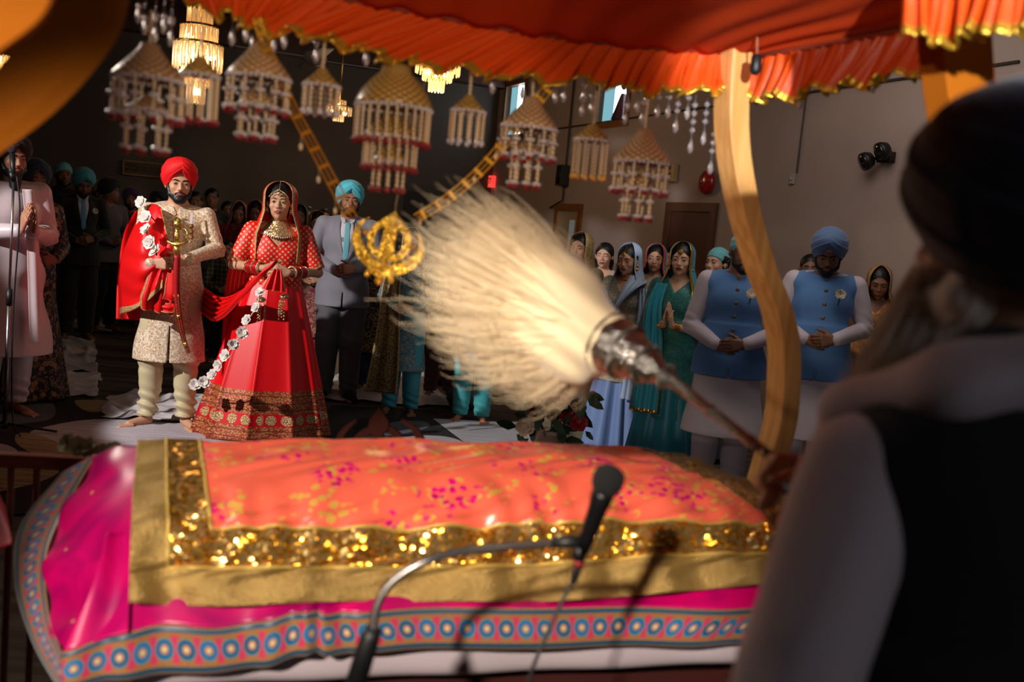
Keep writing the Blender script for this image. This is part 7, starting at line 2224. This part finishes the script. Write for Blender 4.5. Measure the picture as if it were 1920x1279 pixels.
M_DSUIT = fabric('black_suit_cloth', (14, 14, 17), 0.85)
D = guest('person in a black suit, blue striped tie and turquoise turban, head bowed', (156, 311), 10.4, tone='dark', female=False, turban=F('sea_blue_turban_cloth', (70, 160, 182), bump=(30, 0.2)), hat=0.045, beard=True, top_m=M_DSUIT, low_m=M_DSUIT, low='trousers', hem=0.76, nod=22, zc=1.03, res=0.008, collar=False, yaw=12)
def tie_b(t):
    c = xyz(t, t.ob); f_ = t.math('FRACT', t.math('MULTIPLY', t.math('ADD', c[0], c[2]), 38)); setc(t, t.mix(t.math('LESS_THAN', f_, 0.35), srgb(34, 128, 178), srgb(120, 190, 214)))
suit_extras(D, mat('blue_striped_tie', srgb(34, 128, 178), 0.5, build=tie_b), lapel_m=M_DSUIT, flower_m=M_ROSE, add=0.02)
K = guest('person with an aqua kerchief and short beard in black behind the striped tie', (120, 304), 11.0, tone='dark', female=False, ker=MATS['aqua_kerchief_cloth'], beard=True, top_m=M_DSUIT, low_m=M_DSUIT, low='trousers', hem=0.76, yaw=10, collar=False)
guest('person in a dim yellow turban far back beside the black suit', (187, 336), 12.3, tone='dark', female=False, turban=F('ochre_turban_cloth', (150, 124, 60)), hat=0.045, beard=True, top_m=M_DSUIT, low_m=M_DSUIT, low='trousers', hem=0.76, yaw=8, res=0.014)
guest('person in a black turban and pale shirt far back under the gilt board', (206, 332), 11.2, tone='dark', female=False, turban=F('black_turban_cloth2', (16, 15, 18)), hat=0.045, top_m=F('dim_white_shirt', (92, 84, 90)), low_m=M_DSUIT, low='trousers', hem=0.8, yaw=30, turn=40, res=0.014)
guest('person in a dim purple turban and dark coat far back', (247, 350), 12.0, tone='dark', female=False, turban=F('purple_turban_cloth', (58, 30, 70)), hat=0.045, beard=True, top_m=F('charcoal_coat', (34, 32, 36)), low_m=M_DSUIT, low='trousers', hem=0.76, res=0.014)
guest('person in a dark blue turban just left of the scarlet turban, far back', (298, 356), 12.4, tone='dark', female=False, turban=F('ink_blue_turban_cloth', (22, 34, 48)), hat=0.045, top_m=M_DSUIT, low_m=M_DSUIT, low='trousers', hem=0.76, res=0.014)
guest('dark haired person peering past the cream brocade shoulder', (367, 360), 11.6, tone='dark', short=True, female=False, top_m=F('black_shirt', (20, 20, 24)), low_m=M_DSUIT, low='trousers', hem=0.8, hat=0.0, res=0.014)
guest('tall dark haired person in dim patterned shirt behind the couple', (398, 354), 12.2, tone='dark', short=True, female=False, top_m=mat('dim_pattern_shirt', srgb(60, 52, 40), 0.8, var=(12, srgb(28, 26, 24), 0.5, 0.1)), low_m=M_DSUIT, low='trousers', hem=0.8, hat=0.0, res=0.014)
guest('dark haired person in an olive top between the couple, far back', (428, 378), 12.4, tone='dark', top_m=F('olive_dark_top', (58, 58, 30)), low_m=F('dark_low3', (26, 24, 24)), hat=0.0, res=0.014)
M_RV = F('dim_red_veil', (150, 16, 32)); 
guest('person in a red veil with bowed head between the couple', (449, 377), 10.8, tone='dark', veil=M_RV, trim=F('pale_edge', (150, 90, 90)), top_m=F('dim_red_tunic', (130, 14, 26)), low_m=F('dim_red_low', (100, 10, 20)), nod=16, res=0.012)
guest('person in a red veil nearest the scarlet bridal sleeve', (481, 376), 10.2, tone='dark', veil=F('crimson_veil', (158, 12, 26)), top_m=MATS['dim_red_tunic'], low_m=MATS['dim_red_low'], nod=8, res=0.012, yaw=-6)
def plaid_b(t):
    c = xyz(t, t.ob); a = t.math('LESS_THAN', t.math('FRACT', t.math('MULTIPLY', c[0], 16)), 0.3); b = t.math('LESS_THAN', t.math('FRACT', t.math('MULTIPLY', c[2], 16)), 0.3)
    setc(t, t.mix(t.math('MULTIPLY', t.math('ADD', a, b), 0.5), srgb(46, 50, 46), srgb(120, 110, 76)))
ch = guest('child in a plaid shirt standing between the couple', (427, 452), 9.7, tone='tan', female=False, short=True, top_m=mat('plaid_shirt', srgb(46, 50, 46), 0.8, build=plaid_b), low_m=F('dark_trousers', (24, 24, 28)), low='trousers', hem=0.85, hat=0.0, res=0.014)
guest('person in a dark green veil just behind the bridal shoulder', (562, 384), 9.6, tone='dark', veil=F('dark_green_veil', (34, 50, 44)), top_m=F('dark_green_top', (24, 34, 32)), low_m=F('dark_low4', (20, 20, 20)), res=0.012)
guest('person in a magenta veil and brocade dress beside the grey suit sleeve', (596, 396), 9.2, tone='tan', veil=F('magenta_veil', (176, 20, 72)), trim=GOLD, top_m=mat('magenta_brocade', srgb(130, 20, 60), 0.55, build=brocade(srgb(116, 14, 52), srgb(196, 150, 120), 30, 0.38, 0.3)), low_m=F('magenta_silk', (150, 6, 78)), low='trousers', hem=0.45, res=0.009, skirt_r=0.28, yaw=-2, turn=8)
guest('dark haired person behind the magenta veil', (578, 388), 11.2, tone='tan', top_m=F('slate_top2', (60, 60, 70)), low_m=F('dark_low5', (24, 24, 26)), hat=0.0, res=0.014)
guest('dark haired person whose crown shows over the grey suit shoulder', (611, 391), 12.1, tone='tan', short=True, female=False, top_m=F('dark_shirt2', (40, 40, 46)), low_m=F('dark_low6', (24, 24, 26)), low='trousers', hat=0.0, res=0.014)
guest('dark haired person just left of the turquoise turban, far back', (628, 392), 12.2, tone='dark', short=True, female=False, top_m=F('dark_shirt3', (34, 30, 34)), low_m=F('dark_low7', (24, 24, 26)), low='trousers', hat=0.0, res=0.014)

# ------------------------------------------------------------------ things standing on the floor
# microphone stand of the man in white
ms = thing('microphone_stand', 'tall chrome microphone stand before the person in the white robe', 'microphone stand', PZ(8, 812, 0.012)); MSO = ms.location.copy()
tp = P(36, 340, MSO.y - 0.02); tp = V3(MSO.x, MSO.y, tp.z) - MSO
g = MB(); g.tube([V3(0, 0, 0.05), V3(0, 0, 0.85)], 0.012, 12); g.build('lower_tube', STEEL, ms)
g = MB(); g.tube([V3(0, 0, 0.8), tp], 0.008, 12); g.build('upper_tube', STEEL, ms)
g = MB(); g.tube([V3(0, 0, 0.80), V3(0, 0, 0.90)], 0.018, 12); g.build('clutch', BLACK_P, ms)
g = MB(); g.tube([V3(0, 0, 0.03), V3(0, 0, 0.08)], 0.02, 12); g.build('hub', BLACK_P, ms)
for k in range(3):
    a_ = k * 2.094 + 0.4; g = MB(); g.tube([V3(0, 0, 0.06), V3(0.30 * math.cos(a_), 0.30 * math.sin(a_), 0.012)], [0.010, 0.008], 8); g.build('leg', BLACK_P, ms)
g = MB(); g.tube([tp, tp + V3(-0.01, -0.01, 0.05)], 0.016, 12); g.build('clip', BLACK_P, ms)
g = MB(); g.tube([tp + V3(0.0, 0, 0.02), tp + V3(-0.03, 0.03, 0.16)], [0.012, 0.018], 12); g.build('microphone_body', BLACK_P, ms)
g = MB(); g.ball(tp + V3(-0.035, 0.035, 0.185), 0.026, 14, 10); g.build('microphone_grille', mat('dark_mesh', srgb(46, 50, 60), 0.35, 0.8, bump=(400, 0.8)), ms)
g = MB(); g.tube([Vector(q) for q in spline2([[tp + V3(0.02, 0, 0.03), tp + V3(0.05, -0.01, -0.2), tp + V3(0.03, 0, -0.7), V3(0.03, 0, 0.5), V3(0.05, 0, 0.1), V3(0.15, -0.1, 0.012)]] * 2, 2, 40)[0]], 0.005, 6); g.build('cable', MATS['cable_black'], ms)

# bouquet in a vase behind the coral cloth
vz = P(1032, 830, 5.2); vb = thing('flower_vase', 'beige vase of red and cream roses under the white plume', 'vase', V3(vz.x, vz.y, 0))
vh = P(1032, 806, 5.2).z
g = MB(); g.lathe([(0.10, 0.0), (0.11, 0.02), (0.13, vh * 0.4), (0.12, vh * 0.7), (0.085, vh * 0.97), (0.09, vh)], n=28); g.build('vase', mat('beige_ceramic', srgb(186, 156, 136), 0.25, coat=0.6), vb)
M_RROSE = mat('red_rose', srgb(128, 8, 20), 0.6); M_CROSE = mat('cream_rose2', srgb(206, 176, 150), 0.65); M_LEAF = mat('dark_leaf', srgb(38, 62, 34), 0.55)
rd = random.Random(12)
blooms = [((1068, 783), 0.062, M_RROSE), ((1086, 795), 0.05, M_RROSE), ((1036, 775), 0.055, M_RROSE), ((985, 803), 0.055, M_CROSE), ((1010, 780), 0.05, M_RROSE), ((1050, 755), 0.05, M_CROSE), ((1004, 758), 0.05, M_RROSE), ((1060, 740), 0.04, M_CROSE), ((1078, 762), 0.045, M_CROSE)]
for (px, py), r_, m_ in blooms:
    g = MB(); c = P(px, py, 5.15 + rd.uniform(-0.05, 0.08)) - vb.location; flower(g, c, r_, (rd.uniform(-0.4, 0.4), -0.9, 0.5), 9, rd, 5); g.ball(c + V3(0, -0.008, 0.01), r_ * 0.4, 10, 6); rs = g.build('rose', m_, vb, smooth=False)
    g = MB(); g.tube([c, V3(c.x * 0.3, 0, vh * 0.9)], 0.004, 5); g.build('stem', M_LEAF, rs)
for k in range(34):
    a_ = rd.uniform(-2.6, 0.0) if k % 2 else rd.uniform(0, 6.28); px, py = rd.uniform(962, 1100), rd.uniform(735, 825)
    g = MB(); c = P(px, py, 5.2 + rd.uniform(-0.1, 0.1)) - vb.location; d_ = V3(math.cos(a_), rd.uniform(-0.6, 0.2), math.sin(a_)).normalized(); L = rd.uniform(0.06, 0.12); s_ = d_.cross(V3(0, 1, 0.2)).normalized() * L * 0.24
    g.add([c, c + d_ * L * 0.35 + s_, c + d_ * L * 0.75 + s_ * 0.7, c + d_ * L, c + d_ * L * 0.75 - s_ * 0.7, c + d_ * L * 0.35 - s_], [(0, 1, 2, 3), (0, 3, 4, 5)]); g.build('leaf', M_LEAF, vb, smooth=False)

# odds and ends on the sheets
q = PZ(868, 768, 0.0); pf = thing('fluffy_pouf', 'grey fluffy pouf on the carpet beside the turquoise trousers', 'pouf', q)
S = SDF(); S.ell((0, 0, 0.11), (0.15, 0.13, 0.11)); S.ell((0, 0, 0.26), (0.12, 0.11, 0.13), k=0.05)
V_, Q = S.auto(0.009, lambda X, Y, Z, Fd: np.maximum(Fd + 0.007 * np.sin(X * 150) * np.sin(Z * 140 + 2 * X) * np.cos(Y * 120), -Z)); put('fur_cover', mesh('fur_cover', V_, Q), pf, [mat('grey_fur', srgb(120, 118, 120), 0.95, bump=(160, 1.0))])
q = PZ(716, 722, 0.03); cl = thing('sequinned_clutch', 'small gold sequinned clutch lying on the white sheet behind the grey trousers', 'bag', q)
g = MB(); g.ball((0, 0, 0.045), (0.12, 0.05, 0.045), 20, 10); g.build('pouch', mat('bronze_sequins', srgb(150, 110, 60), 0.3, 0.7, build=sequins(srgb(120, 84, 44), srgb(180, 140, 84), 120)), cl)
g = MB(); g.tube([(-0.09, 0, 0.075), (0, 0, 0.092), (0.09, 0, 0.075)], 0.006, 8); g.build('clasp', GOLD, cl)
q = PZ(830, 722, 0.0); bg = thing('sequinned_bag', 'dark red sequinned bag standing beside the turquoise silk trousers', 'bag', q)
g = MB(); g.lathe([(0.07, 0), (0.11, 0.03), (0.10, 0.14), (0.04, 0.19), (0.05, 0.22)], n=20); g.build('pouch', mat('red_sequins', srgb(80, 10, 16), 0.3, 0.6, build=sequins(srgb(50, 6, 10), srgb(120, 16, 24), 60)), bg)
g = MB(); g.tube([(0.045 * math.cos(a), 0.045 * math.sin(a), 0.195) for a in np.linspace(0, 6.2832, 18)], 0.006, 6, caps=False); g.build('drawstring', MATS['red_sequins'], bg)
